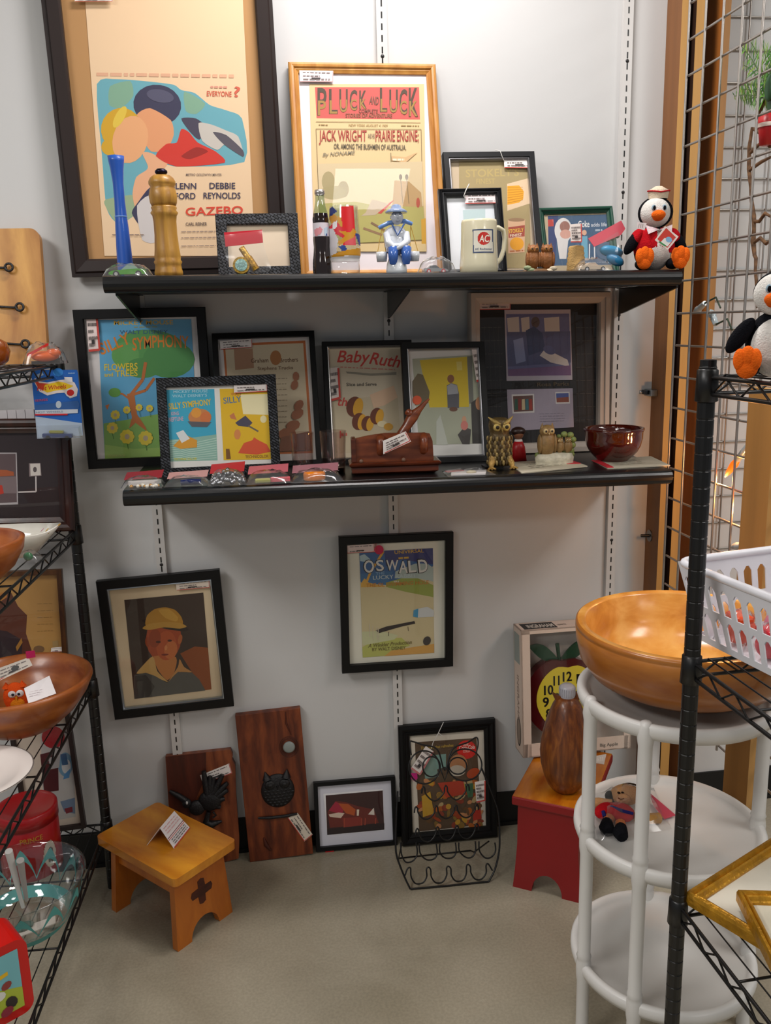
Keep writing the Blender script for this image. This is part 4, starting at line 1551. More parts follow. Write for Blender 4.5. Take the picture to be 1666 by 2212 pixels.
def cyl_decal(o, b, r_of, xc, hw, polys, y0, y1, nx, ny, name, mat, off=0.0006, base=None, ytab=None):
    """printed picture wrapped on an upright round thing; photo coordinates"""
    s = ppm(b)

    def mp(x, y, k):
        t = max(-0.985, min(0.985, (x - xc) / hw))
        z = at(xc, y, Y=b.y).z - b.z
        a = math.asin(t) - PI / 2
        # the decal faces the viewer
        vd = math.atan2(CP.y - b.y, CP.x - b.x)
        r = r_of(z) + off + k * 0.0002
        return Vector((r * math.cos(a + (vd + PI / 2)), r * math.sin(a + (vd + PI / 2)), z))
    mb = MB()
    if polys:
        raster(mb, mp, xc - hw * 0.97, xc + hw * 0.97, y0, y1, nx, ny, polys, base)
    return mb, mp


# printed drinking glass
b, pr = lathe_px([(440, 30), (470, 31.5), (500, 33), (530, 34), (548, 33.5), (555, 31), (560, 31.5), (588, 30)], 747, -0.30, 0)
b.z = zT(b.x)
o = thing('drinking_glass', 'printed clear drinking glass between the cola bottle and bucket carrier', 'glass', b)
mb = MB()
inn = [(max(r - 0.0025, 1e-5), z) for r, z in pr[1:]]
mb.lathe([(1e-5, 0)] + pr, 36, '#ffffff')
mb.lathe(inn[::-1] + [(1e-5, inn[0][1])], 36, '#ffffff')
mb.build('glass_body', CLEARG, o)
bz = [(z, r) for r, z in pr]


def rr_(z):
    for (z0, r0), (z1, r1) in zip(bz, bz[1:]):
        if z0 <= z <= z1:
            return r0 + (r1 - r0) * (z - z0) / max(1e-6, z1 - z0)
    return bz[-1][1]


c = cB
Pz = lambda *p: [c(*q) for q in p]
mb, mp = cyl_decal(o, b, rr_, 747, 32, [
    (Pz((590, 1460), (700, 1450), (705, 1800), (595, 1800)), '#d41c22'),
    (Pz((610, 1740), (700, 1720), (700, 1800), (610, 1800)), '#d8545a'),
    (Pz((475, 1470), (510, 1450), (555, 1500), (520, 1520), (490, 1560), (470, 1540)), '#2c3878'),
    (Pz((480, 1540), (530, 1520), (560, 1560), (540, 1610), (500, 1600)), '#c98f3c'),
    (Pz((560, 1540), (590, 1560), (600, 1660), (560, 1640)), '#c9922c'),
    (Pz((480, 1630), (540, 1580), (590, 1640), (640, 1660), (600, 1740), (540, 1700)), '#cf2030'),
    (Pz((510, 1600), (550, 1580), (550, 1640), (520, 1660)), '#e6e2e6'),
    (Pz((470, 1650), (520, 1650), (560, 1750), (540, 1880), (480, 1880)), '#d2ccd0'),
    (Pz((560, 1670), (660, 1690), (690, 1650), (715, 1680), (690, 1730), (570, 1800), (555, 1770), (620, 1720)), '#cc8f1c'),
    (Pz((700, 1700), (735, 1690), (750, 1780), (735, 1810)), '#2c3a80'),
    (Pz((560, 1810), (610, 1800), (635, 1850), (600, 1870)), '#2c4a94'),
    (Pz((490, 1890), (560, 1860), (755, 1820), (755, 1890), (640, 1890), (520, 1910)), '#cc8f1c'),
    (Pz((490, 1905), (755, 1890), (755, 1940), (500, 1945)), '#d9d4d2'),
], 446, 572, 34, 64, 'print', SATIN)
mb.build('printed_picture', SATIN, o)

# porcelain bucket carrier
b = place(857, 588, -0.30)
o = thing('porcelain_figurine', 'blue and white porcelain bucket carrier in a wide hat', 'figurine', b)
s = ppm(b)
u = lambda px: px / s
X = lambda px: at(px, 500, Y=-0.30).x - b.x
Z = lambda py: at(857, py, Y=-0.30).z - at(857, 588, Y=-0.30).z
PORC = paint('porcelain', 0.16, coat=0.4, var=0.03, vscale=30)
mb = MB()
mb.lathe([(1e-5, 0), (u(22), 0), (u(23), Z(580)), (u(21), Z(566)), (u(17), Z(555)), (u(13), Z(548)), (1e-5, Z(545))], 24, '#dfe4e8')
mb.build('pedestal', PORC, o)
mb = MB()
mb.ell((X(852), 0, Z(520)), (u(23), u(16), u(30)), '#d5dae2')
mb.ell((X(854), 0, Z(502)), (u(25), u(15), u(18)), '#d5dae2')
mb.tube([(X(835), -0.005, Z(500)), (X(836), -u(14), Z(520)), (X(846), -u(20), Z(530)), (X(862), -u(20), Z(528))], [u(8), u(8), u(7), u(5)], 12, '#d9dee6')
mb.tube([(X(876), -0.005, Z(500)), (X(877), -u(14), Z(518)), (X(868), -u(20), Z(526)), (X(852), -u(21), Z(534))], [u(8), u(8), u(7), u(5)], 12, '#d9dee6')
mb.tube([(X(846), -u(12), Z(482)), (X(856), -u(18), Z(506)), (X(872), -u(14), Z(480))], u(2.2), 8, '#4a6aa8')
mb.build('body', PORC, o)
for x0, x1 in ((846, 846), (872, 874)):
    mb = MB()
    mb.tube([(X(x0), -u(4), Z(536)), (X(x1), -u(18), Z(536)), (X(x1), -u(17), Z(556)), (X(x1), -u(14), Z(566))], [u(12), u(12), u(10), u(8)], 12, '#3f66b2')
    mb.build('trouser_leg', PORC, o)
mb = MB()
mb.ell((X(858), -u(4), Z(466)), (u(13), u(12), u(15)), '#c3c8d2', 20, 14)
mb.ell((X(858), -u(16), Z(466)), (u(2.2), u(3), u(4)), '#b9bec8', 10, 6)
for dx in (-5, 5):
    mb.ell((X(858 + dx), -u(15), Z(460)), (u(1.8), u(1), u(1.2)), '#5a6480', 8, 6)
    mb.ell((X(858 + dx * 2.5), 0, Z(465)), (u(2), u(3), u(4)), '#b9bec8', 8, 6)
mb.tube([(X(853), -u(15), Z(474)), (X(858), -u(16), Z(475)), (X(863), -u(15), Z(474))], u(0.8), 6, '#8a93a8')
mb.build('head', PORC, o)
mb = MB()
mb.lathe([(u(23), Z(456)), (u(24), Z(453)), (u(18), Z(448)), (u(12), Z(446)), (u(10), Z(440)), (u(5), Z(437)), (1e-5, Z(436))], 30, '#7f92b4', c=(X(857), 0, 0))
mb.lathe([(u(23), Z(456)), (1e-5, Z(452))], 30, '#6a7da0', c=(X(857), 0, 0))
mb.build('hat', PORC, o)
mb = MB()
mb.tube([(X(818), -u(3), Z(488)), (X(838), -u(6), Z(478)), (X(858), u(8), Z(474)), (X(875), -u(6), Z(474)), (X(890), -u(3), Z(480))], [u(4), u(5), u(5), u(5), u(4)], 10, '#5d82bc')
mb.build('yoke', PORC, o)
for x, t in ((823, 546), (893, 546)):
    mb = MB()
    mb.lathe([(1e-5, Z(561)), (u(10.5), Z(561)), (u(12), Z(550)), (u(12), Z(540)), (u(10), Z(540)), (1e-5, Z(543))], 18, '#c7cbd0', c=(X(x), -u(4), 0))
    mb.build('bucket', PORC, o)
    mb = MB()
    for dx in (-9, 9):
        mb.tube([(X(x + (3 if x < 850 else -6)), -u(4), Z(484)), (X(x + dx), -u(4), Z(541))], u(0.8), 6, '#c79a3a')
    mb.build('bucket_cord', SATIN, o)

# silver toy car in its bag
b = place(940, 588, -0.31)
o = toy_car('toy_car', 'small grey toy car with red wheels in a bag beside the mug', b, 0.054, 0.05, '#8f9294', '#5a5e64', wheel='#b8202a', hub='#d8d0d0')
tent(o, 0.082, 0.042, 0.034, off=(0.004, 0))

# cream mug
b, pr = lathe_px([(473, 37), (478, 38), (520, 38.5), (555, 40), (570, 41.5), (583, 41), (588, 39)], 1035, -0.29, 0)
b.z = zT(b.x)
o = thing('mug', 'cream stoneware mug with a red round emblem on the upper shelf', 'mug', b)
mb = MB()
zt = pr[-1][1]
mb.lathe([(1e-5, 0)] + pr + [(pr[-1][0] - 0.004, zt), (pr[-2][0] - 0.005, zt - 0.02), (pr[2][0] - 0.006, 0.012), (1e-5, 0.01)], 40, '#d9d2b4')
mb.build('mug_body', GLOSS, o)
mb = MB()
s = ppm(b)
X = lambda px: (px - 1035) / s
Z = lambda py: at(1035, py, Y=-0.29).z - at(1035, 588, Y=-0.29).z
vd = Vector((0.97, 0.24, 0))
mb.tube([vd * X(x) + Vector((0, 0, Z(y))) for x, y in ((1066, 488), (1082, 488), (1094, 494), (1098, 512), (1096, 535), (1088, 556), (1076, 568))], 0.0052, 12, '#d9d2b4')
mb.build('handle', GLOSS, o)
bz = [(z, r) for r, z in pr]
c = cC
Pz = lambda *p: [c(*q) for q in p]
mb, mp = cyl_decal(o, b, rr_, 1035, 39, [
    (Pz((252, 615), (385, 615), (388, 768), (255, 768)), '#3a4a6a'),
    (Pz((258, 621), (379, 621), (382, 762), (261, 762)), '#dcd8c8'),
    (oval(c(325, 675), 13.5, 14), '#c2281e')], 499, 550, 60, 60, 'emblem', SATIN, off=0.0003)
A = Art(mb, lambda x, y, k: mp(x, y, 2), 0)
A.text('AC', c(295, 698), c(356, 698), 15 * 0.69 * 1.4, '#efe9da', slant=0.1)
A.text('AC Rochester', c(268, 750), c(376, 750), 4.2, '#4a5a74')
mb.build('emblem', SATIN, o)

# pair of brown owls on a leafy base
b = place(1163, 585, -0.27)
o = thing('owl_figurine', 'pair of brown pottery owls on a leafy base beside the mug', 'figurine', b)
s = ppm(b)
X = lambda px: (px - 1163) / s
Z = lambda py: (583 - py) / s


def owl(mb, x, z0, w, h, col, face, y=0.0, eye='#2a2018'):
    mb.ell((x, y, z0 + h * 0.38), (w * 0.5, w * 0.42, h * 0.40), col, 20, 14)
    mb.ell((x, y, z0 + h * 0.76), (w * 0.43, w * 0.38, h * 0.2), col, 20, 12)
    for sx in (-1, 1):
        mb.lathe([(w * 0.13, 0), (1e-5, h * 0.17)], 8, col, (x + sx * w * 0.29, y, z0 + h * 0.86))
        mb.ell((x + sx * w * 0.18, y - w * 0.33, z0 + h * 0.78), (w * 0.15, w * 0.06, w * 0.15), face, 14, 8)
        mb.ell((x + sx * w * 0.17, y - w * 0.38, z0 + h * 0.78), (w * 0.065, w * 0.04, w * 0.065), eye, 10, 6)
        mb.ell((x + sx * w * 0.43, y - w * 0.05, z0 + h * 0.38), (w * 0.13, w * 0.28, h * 0.3), col, 12, 10)
    mb.lathe([(w * 0.06, 0), (1e-5, w * 0.14)], 8, face, (x, y - w * 0.36, z0 + h * 0.73), (0, -0.5, -1))


for xc, tilt in ((1151, 1), (1182, -1)):
    mb = MB()
    owl(mb, X(xc), Z(575), u(30), u(54), '#8a5424', '#a06a30')
    mb.build('owl', RESIN, o)
mb = MB()
mb.ell((0, 0, Z(579)), (u(36), u(20), u(6)), '#6a4a2a', 20, 8)
for x, y in ((1135, 572), (1143, 577), (1192, 574), (1184, 579), (1160, 580)):
    mb.ell((X(x), -u(14), Z(y)), (u(9), u(4), u(5)), '#b9ac94' if x > 1150 else '#8f9a74', 10, 6)
mb.build('leafy_base', RESIN, o)

# little woven pot with a swing tag
b, pr = lathe_px([(525, 14), (530, 17), (536, 16), (541, 18), (546, 17), (551, 19), (557, 18), (563, 20), (569, 18.5), (575, 19.5), (583, 18)], 1244, -0.27, 0)
b.z = zT(b.x)
o = thing('ringed_pot', 'small tan ringed pot with white price ticket before the blue advert', 'pot', b)
mb = MB()
mb.lathe([(1e-5, 0)] + pr + [(1e-5, pr[-1][1] + 0.002)], 26, '#b8945a')
mb.build('pot_body', paint('coiled_straw', 0.75, bump=0.8, bscale=300, var=0.15, vscale=80), o)
ft = Fr(cC(900, 570), cC(975, 563), cC(905, 690), cC(978, 690), -0.295, -0.29)
Mi = Matrix.Translation(-b)
mb = MB()
A = Art(mb, lambda x, y, k: ft.o + ft.u * ft.px(x, y).x + ft.v * ft.px(x, y).y + ft.n * (0.0004 + k * 0.0001) - b)
q = [ft.o + ft.u * ft.px(*p).x + ft.v * ft.px(*p).y - b for p in (cC(900, 570), cC(975, 563), cC(978, 690), cC(905, 690))]
mb.add(q + [p + ft.n * 0.0004 for p in q], [(4, 7, 6, 5), (0, 1, 2, 3), (0, 4, 5, 1), (1, 5, 6, 2), (2, 6, 7, 3), (3, 7, 4, 0)], '#e9ddd6')
tag_print(A, [cC(900, 570), cC(975, 563), cC(978, 690), cC(905, 690)], 31, 5)
mb.build('price_tag', MATTE, o)

# pale toy car in a bag
b = place(1281, 586, -0.31)
o = toy_car('toy_car', 'cream toy car with chrome hubs in a bag beside the penguin', b, 0.062, 0.03, '#d6c4ac', '#cbb8a4', wheel='#1c1c20', hub='#c9c9cc')
tent(o, 0.085, 0.045, 0.03)

# bag with blue toy and pink header
fb = Fr(cC(1060, 560), cC(1270, 560), cC(1090, 850), cC(1290, 850), -0.285, -0.25, zT(0.5))
o = thing('bagged_toy', 'clear bag of bright blue toy with slanting red header beside penguin', 'bag', M=fb.M)
mb = MB()
q = [fb.px(*cC(*p), 0.022) for p in ((1020, 665), (1240, 545), (1268, 600), (1240, 640), (1060, 720))]
mb.add(q + [p + Vector((0, 0, 0.001)) for p in q], [(4, 3, 2, 1, 0), (5, 6, 7, 8, 9)] + [(i, (i + 1) % 5, 5 + (i + 1) % 5, 5 + i) for i in range(5)], '#c24a58')
mb.build('header_strip', SATIN, o)
mb = MB()
cc = fb.px(*cC(1175, 750), 0.012)
mb.ell(cc, (0.028, 0.012, 0.016), '#1f93c4', 18, 10, Matrix.Rotation(-0.2, 3, 'Z'))
cc = fb.px(*cC(1200, 805), 0.012)
mb.ell(cc, (0.022, 0.012, 0.012), '#2a86b8', 18, 10, Matrix.Rotation(-0.5, 3, 'Z'))
mb.build('blue_toy', PLASTIC, o)
mb = MB()
for x, y, r in ((1180, 655, 0.008), (1215, 645, 0.006), (1150, 670, 0.006)):
    mb.ell(fb.px(*cC(x, y), 0.014), (r, r, r), '#c99a4a', 10, 8)
mb.build('gold_trinket', BRASS, o)
mb = MB()
pts = [fb.px(*cC(*p), 0.018) for p in ((1050, 690), (1230, 570), (1285, 720), (1270, 830), (1150, 840), (1080, 770))]
ctr = sum(pts, Vector()) / len(pts) + Vector((0, 0, 0.016))
mb.add(pts + [ctr], [(i, (i + 1) % 6, 6) for i in range(6)], '#ffffff', True)
mb.build('plastic_bag', FILM, o)


def penguin(label, b, s, rz, jacket=True, hat=True, col='#d9d6d0'):
    """seated plush penguin, about 0.16*s tall, facing local -y"""
    o = thing('plush_penguin', label, 'plush toy', b, rz)
    V = lambda x, y, z: (x * s, y * s, z * s)
    E = lambda mb, p, r, c, R=None, n=24, m=16: mb.ell(V(*p), tuple(k * s for k in r), c, n, m, R)
    mb = MB()
    E(mb, (0, 0.012, 0.05), (0.043, 0.036, 0.052), '#101116')
    mb.build('back', PLUSH, o)
    mb = MB()
    E(mb, (0, -0.004, 0.045), (0.036, 0.033, 0.046), col)
    mb.build('belly', PLUSH, o)
    mb = MB()
    E(mb, (0.003, 0.012, 0.128), (0.039, 0.034, 0.035), '#101116')
    mb.build('hood', PLUSH, o)
    mb = MB()
    E(mb, (-0.003, -0.006, 0.126), (0.033, 0.028, 0.032), col)
    for sx in (-1, 1):
        E(mb, (-0.003 + sx * 0.012, -0.0315, 0.134), (0.005, 0.003, 0.0065), '#8fa6b4', None, 12, 8)
        E(mb, (-0.003 + sx * 0.0115, -0.034, 0.1335), (0.003, 0.002, 0.0048), '#0c0c10', None, 10, 8)
    mb.build('face', PLUSH, o)
    mb = MB()
    E(mb, (-0.006, -0.038, 0.118), (0.0155, 0.014, 0.0105), '#e2641a')
    E(mb, (-0.006, -0.036, 0.112), (0.012, 0.011, 0.007), '#d65712')
    mb.build('beak', PLUSH, o)
    for sx in (-1, 1):
        mb = MB()
        E(mb, (sx * 0.051, -0.006, 0.064), (0.013, 0.012, 0.032), '#101116', Matrix.Rotation(sx * -0.6, 3, 'Y'))
        mb.build('wing', PLUSH, o)
        mb = MB()
        E(mb, (sx * 0.035, -0.028, 0.014), (0.015, 0.03, 0.013), '#101116')
        mb.build('leg', PLUSH, o)
        mb = MB()
        for dx, w, dz in ((-0.011, 0.0095, 0.003), (0.0, 0.0115, 0.007), (0.011, 0.0095, 0.003)):
            E(mb, (sx * 0.04 + dx, -0.06, 0.026 + dz), (w, 0.009, 0.017), '#e8661a')
        E(mb, (sx * 0.04, -0.058, 0.0165), (0.016, 0.01, 0.0165), '#e8661a')
        mb.build('foot', PLUSH, o)
    if jacket:
        mb = MB()
        for sx in (-1, 1):
            rings = []
            for z, r in ((0.038, 0.041), (0.05, 0.0435), (0.065, 0.043), (0.08, 0.038), (0.092, 0.03)):
                row = []
                for k in range(13):
                    a = -PI / 2 + sx * (0.12 + (0.35 if z < 0.045 else 0) + k / 12 * 2.6)
                    row.append(Vector(V(r * 1.07 * math.cos(a), 0.004 + r * 0.93 * math.sin(a), z)))
                rings.append(row)
            vs = [p for r in rings for p in r]
            mb.add(vs, [(j * 13 + i, j * 13 + i + 1, (j + 1) * 13 + i + 1, (j + 1) * 13 + i) for j in range(4) for i in range(12)], '#b3141e', True)
            E(mb, (sx * 0.043, -0.004, 0.074), (0.013, 0.016, 0.02), '#b3141e', Matrix.Rotation(sx * -0.5, 3, 'Y'))
        mb.build('red_jacket', PLUSH, o)
        mb = MB()
        for z in (0.055, 0.07):
            E(mb, (0, -0.042, z), (0.0035, 0.002, 0.0035), '#e6e0dc', None, 10, 6)
        mb.build('button', SATIN, o)
        mb = MB()
        for sx in (-1, 1):
            mb.add([V(0, -0.032, 0.088), V(sx * 0.03, -0.026, 0.098), V(sx * 0.026, -0.036, 0.078)], [(0, 1, 2)], '#d8c4c8')
            mb.add([V(0, -0.030, 0.088), V(sx * 0.03, -0.024, 0.098), V(sx * 0.026, -0.034, 0.078)], [(2, 1, 0)], '#d8c4c8')
        mb.build('collar', PLUSH, o)
    if hat:
        mb = MB()
        mb.lathe([(0.021 * s, 0), (0.023 * s, 0.012 * s), (0.024 * s, 0.018 * s), (0.016 * s, 0.022 * s), (0.008 * s, 0.027 * s), (1e-5, 0.026 * s)], 22, '#e0cdb4', V(0.004, 0.0, 0.156), sy=0.8)
        mb.tube([V(0.004 + 0.0245 * math.cos(a), 0.0195 * math.sin(a), 0.169 + 0.004 * abs(math.cos(a))) for a in [PI + PI * k / 12 for k in range(13)]], 0.0018 * s, 6, '#b8242c')
        mb.build('cap', PLUSH, o)
    return o


b = place(1412, 586, -0.315)
pen = penguin('plush penguin in a red jacket and cap at the upper shelf end', b, 0.98, -0.12)
inv = (Matrix.Translation(b) @ Matrix.Rotation(-0.12, 4, 'Z')).inverted()


def world_card(root, inv, q, Y, th, name, col, draw=None, mat=None):
    """a thin card seen at photo corners q (TL TR BR BL), hung at depth Y"""
    if not hasattr(Y, '__len__'):
        Y = [Y] * 4
    P = [at(*p, Y=y) for p, y in zip(q, Y)]
    n = (P[1] - P[0]).cross(P[3] - P[0]).normalized()
    if n.y > 0:
        n = -n
    mb = MB()
    vs = [inv @ p for p in P] + [inv @ (p + n * th) for p in P]
    mb.add(vs, [(0, 1, 2, 3), (7, 6, 5, 4)] + [(i, 4 + i, 4 + (i + 1) % 4, (i + 1) % 4) for i in range(4)], col)
    if draw:
        o0 = P[0] + n * th

        def mp(x, y, k):
            d = ray(x, y)
            t = (o0 + n * (k * 0.00012) - CP).dot(n) / d.dot(n)
            return inv @ (CP + d * t)
        draw(Art(mb, mp, 1))
    return mb.build(name, mat or MATTE, root)


c = cR1


def hang_tag(A):
    A.poly([c(*p) for p in ((160, 2040), (235, 1945), (318, 2025), (245, 2115))], '#c9392e')
    A.poly([c(*p) for p in ((190, 2065), (222, 2030), (290, 2050), (245, 2105))], '#e6e6e2')
    A.ell(c(258, 2045), 7, 6, '#7fb0d6', 0.5)
    A.line([c(175, 2062), c(232, 2100)], 3, '#2f8a4a')


world_card(pen, inv, [c(225, 1930), c(340, 2020), c(248, 2135), c(138, 2050)], -0.385, 0.0008, 'swing_tag', '#e8d9d2', hang_tag)
world_card(pen, inv, [c(-10, 1895), c(68, 1905), c(50, 1965), c(-15, 1950)], -0.382, 0.0006, 'price_tag', '#e6dada',
           lambda A: [A.line([c(5 + i * 16, 1910), c(0 + i * 16, 1945)], 1, '#9a8a88') for i in range(3)])

# ================================================================ lower shelf: the small things
def placeM(px, py, Y):
    return place(px, py, Y, zM)


for px, hw, lab_, Yt_ in ((655, 24, 'clear glass tumbler nearer the woven double frame', -0.255), (722, 27, 'clear glass tumbler nearer the wooden pipe rack', -0.25)):
    b, pr = lathe_px([(918, hw * 1.06), (950, hw), (985, hw * 0.94), (1009, hw * 0.9)], px, Yt_, 0)
    b.z = zM(b.x)
    o = thing('tumbler', lab_, 'glass', b, group='clear tumblers on the lower shelf')
    mb = MB()
    mb.lathe([(1e-5, 0)] + pr, 32, '#ffffff')
    mb.lathe([(r - 0.002, z) for r, z in pr][::-1] + [(pr[0][0] - 0.003, 0.012), (1e-5, 0.012)], 32, '#ffffff')
    mb.build('glass_body', TUMBLER, o)
    mb = MB()
    mb.lathe([(1e-5, 0.0015), (pr[0][0] * 0.93, 0.0015), (pr[0][0] * 0.95, 0.011), (1e-5, 0.0115)], 28, '#ffffff')
    mb.build('thick_base', clear('amber_glass_base', tint=(0.8, 0.55, 0.42), ior=1.5), o)

# wooden pipe rack with carved arm
b = placeM(852, 1020, -0.27)
o = thing('pipe_rack', 'dark mahogany pipe rack with white ticket on the lower shelf', 'pipe rack', b, -0.06)
MAHO = wood('dark_mahogany', '#32130a', '#6b3018', 30, 'Z', 0.3, 3, coat=0.3, stretch=(0.15, 1, 1))
MAHL = wood('reddish_mahogany', '#5a2412', '#8f4a28', 30, 'Z', 0.35, 3, coat=0.25, stretch=(0.15, 1, 1))
s = ppm(b)
u = lambda px: px / s
mb = MB()
L = u(95)
mb.loft([[Vector((sx * (L + e), sy * (0.036 + e), z)) for sx, sy in ((-1, -1), (1, -1), (1, 1), (-1, 1))] for e, z in ((-0.012, 0), (-0.003, 0.006), (-0.003, 0.018), (0.002, 0.022), (0.003, 0.026), (-0.002, 0.029))], '#4a1c0e', False, True)
mb.build('tray_base', MAHO, o)
mb = MB()
h = 0.029
pl = [(-u(88), h), (u(84), h), (u(82), h + u(40)), (u(76), h + u(56)), (u(60), h + u(58)), (-u(20), h + u(60)), (-u(55), h + u(56)), (-u(86), h + u(50))]
mb.prism([(x, z) for x, z in pl], -0.018, -0.010, '#7a3a20', M=Matrix(((1, 0, 0, 0), (0, 0, 1, 0), (0, 1, 0, 0), (0, 0, 0, 1))))
mb.build('back_panel', MAHL, o, bevel=0.002)
for x in (-30, 62):
    mb = MB()
    mb.tube([(u(x), -0.016, h + u(20)), (u(x), -0.034, h + u(24)), (u(x), -0.036, h + u(44)), (u(x), -0.026, h + u(52)), (u(x), -0.017, h + u(48))], u(8.5), 14, '#5a2614')
    mb.build('pipe_rest', MAHL, o)
mb = MB()
mb.box(-u(92), -u(82), -0.026, 0.01, h, h + u(52), '#2a1008')
mb.build('side_panel', MAHO, o, bevel=0.002)
for x in (-72, 18):
    mb = MB()
    mb.ell((u(x), -0.030, h + 0.004), (0.005, 0.005, 0.005), '#7a5a48', 12, 8)
    mb.build('peg', SATIN, o)
mb = MB()
pA, pB, pC = Vector((u(15), -0.005, h + u(50))), Vector((u(42), 0.0, h + u(92))), Vector((u(78), 0.0, h + u(128)))
mb.tube([pA, pA.lerp(pB, 0.5), pB, pB.lerp(pC, 0.4), pC], [u(12), u(10), u(13), u(7), u(2)], 12, '#5f2c18')
mb.lathe([(u(7), 0), (u(8), u(8)), (u(6), u(8)), (1e-5, u(4))], 14, '#2a1008', pB + Vector((-u(6), -0.006, u(6))), (-0.6, -0.5, 0.6))
mb.build('carved_arm', MAHL, o)
inv = (Matrix.Translation(b) @ Matrix.Rotation(-0.06, 4, 'Z')).inverted()
c = cE
world_card(o, inv, [c(790, 945), c(960, 873), c(1000, 950), c(792, 1045)], -0.315, 0.0008, 'price_tag', '#ece6e2', lambda A: tag_print(A, [c(792, 955), c(960, 880), c(996, 945), c(800, 1040)], 33, 4))

# bronze owl
BRONZE = paint('patinated_bronze', 0.42, metal=0.25, bump=0.9, bscale=170, var=0.4, vscale=50)
b = placeM(1079, 1001, -0.265)
o = thing('owl_figurine', 'bronze coloured horned owl statuette standing on the lower shelf', 'figurine', b)
s = ppm(b)
u = lambda px: px / s
mb = MB()
mb.lathe([(1e-5, u(4)), (u(22), u(6)), (u(26), u(30)), (u(27), u(50)), (u(24), u(68)), (u(20), u(74)), (u(22), u(80)), (u(24), u(92)), (u(22), u(102)), (u(14), u(108)), (1e-5, u(109))], 26, '#5a4828', sy=0.85)
for j in range(7):
    for i in range(11):
        a = PI + PI * (i + (j % 2) * 0.5) / 11
        r = u(25.5)
        mb.ell((r * math.cos(a), r * 0.85 * math.sin(a), u(14 + j * 8.5)), (u(3.2), u(2), u(6)), '#4a3a20' if (i + j) % 2 else '#97804e', 8, 6)
mb.build('body', BRONZE, o)
mb = MB()
for sx in (-1, 1):
    mb.ell((sx * u(10), -u(19), u(90)), (u(9), u(4), u(9)), '#b8a05a', 16, 10)
    mb.ell((sx * u(10), -u(22.5), u(90)), (u(4), u(2), u(4)), '#2a2010', 12, 8)
    mb.tube([(sx * u(3), -u(20), u(96)), (sx * u(14), -u(17), u(101)), (sx * u(27), -u(8), u(111))], [u(3), u(5), u(1)], 8, '#9a8248')
mb.lathe([(u(4), 0), (1e-5, u(11))], 10, '#8a7038', (0, -u(21), u(88)), (0, -0.5, -1))
mb.build('face', BRONZE, o)
mb = MB()
for sx in (-1, 1):
    mb.tube([(sx * u(16), -u(10), u(24)), (sx * u(22), -u(17), u(12)), (sx * u(24), -u(22), u(2.5))], [u(9), u(7), u(4)], 10, '#b08a48')
    for k in (-1, 0, 1):
        mb.tube([(sx * u(24), -u(20), u(4)), (sx * u(24) + k * u(8), -u(30), u(2.5))], [u(4), u(2)], 8, '#b08a48')
mb.build('feet', BRONZE, o)
mb = MB()
mb.box(-u(34), u(6), -u(12), u(22), 0.0, u(5), '#0c0a0a')
mb.build('black_base', SATIN, o)

# red and white character toy behind the owl
b = placeM(1120, 985, -0.17)
o = thing('toy_figure', 'small red toy figure with dark hair half hidden behind the bronze owl', 'toy', b)
s = ppm(b)
u = lambda px: px / s
mb = MB()
mb.lathe([(1e-5, 0), (u(18), 0), (u(14), u(30)), (u(9), u(42)), (1e-5, u(43))], 20, '#a8161c')
mb.build('coat', SATIN, o)
mb = MB()
mb.lathe([(u(10), u(38)), (u(8), u(46)), (1e-5, u(47))], 16, '#d8d2cc')
mb.build('collar', SATIN, o)
mb = MB()
mb.ell((0, 0, u(58)), (u(11), u(11), u(13)), '#8a5a40', 16, 10)
mb.ell((0, u(2), u(63)), (u(16), u(14), u(10)), '#2c1810', 16, 10)
mb.build('head', SATIN, o)

# owl family on a mossy base
b = placeM(1198, 991, -0.25)
o = thing('owl_figurine', 'ceramic mother owl with two owlets on a mossy white base', 'figurine', b)
s = ppm(b)
u = lambda px: px / s
mb = MB()
mb.lathe([(1e-5, 0), (u(42), 0), (u(43), u(3)), (u(41), u(6)), (u(42), u(9)), (u(43), u(16)), (u(38), u(24)), (1e-5, u(28))], 34, '#c9c2ac', sy=0.55)
mb.build('base', RESIN, o)
mb = MB()
for x, z, r in ((-36, 22, 6), (-25, 24, 7), (-13, 24, 8), (-2, 24, 8), (10, 25, 8), (24, 26, 8), (38, 28, 7), (41, 40, 7), (42, 52, 7), (36, 62, 7), (22, 64, 7), (10, 60, 5), (40, 20, 6)):
    mb.ell((u(x), u(4), u(z)), (u(r * 1.15), u(r * 0.9), u(r)), '#7c8a4a', 10, 7)
mb.build('moss', RESIN, o)
for x, z, w, h, nm in ((-18, 20, 38, 70, 'mother_owl'), (10, 26, 17, 34, 'owlet'), (28, 26, 17, 34, 'owlet')):
    mb = MB()
    owl(mb, u(x), u(z), u(w), u(h), '#8a6c40', '#c9b07c', -u(4) if nm == 'owlet' else -u(2))
    mb.build(nm, RESIN, o)

# glossy brown bowl
b, pr = lathe_px([(917, 63), (921, 63.5), (926, 61), (940, 60.5), (955, 57), (968, 50), (978, 41), (985, 33), (989, 31)], 1324.5, -0.23, 0)
b.z = zM(b.x)
o = thing('bowl', 'glossy dark red brown pottery bowl on the lower shelf', 'bowl', b)
GLZ = paint('treacle_glaze', 0.08, coat=0.6, var=0.5, vscale=26, col='#4a140a')
mb = MB()
zt = pr[-1][1]
mb.lathe([(1e-5, 0.001)] + pr + [(pr[-1][0] - 0.004, zt), (pr[-3][0] - 0.004, pr[-3][1]), (pr[4][0] - 0.006, pr[4][1]), (pr[2][0] - 0.01, 0.008), (1e-5, 0.007)], 44, '#4a140a')
mb.build('bowl_body', GLZ, o)


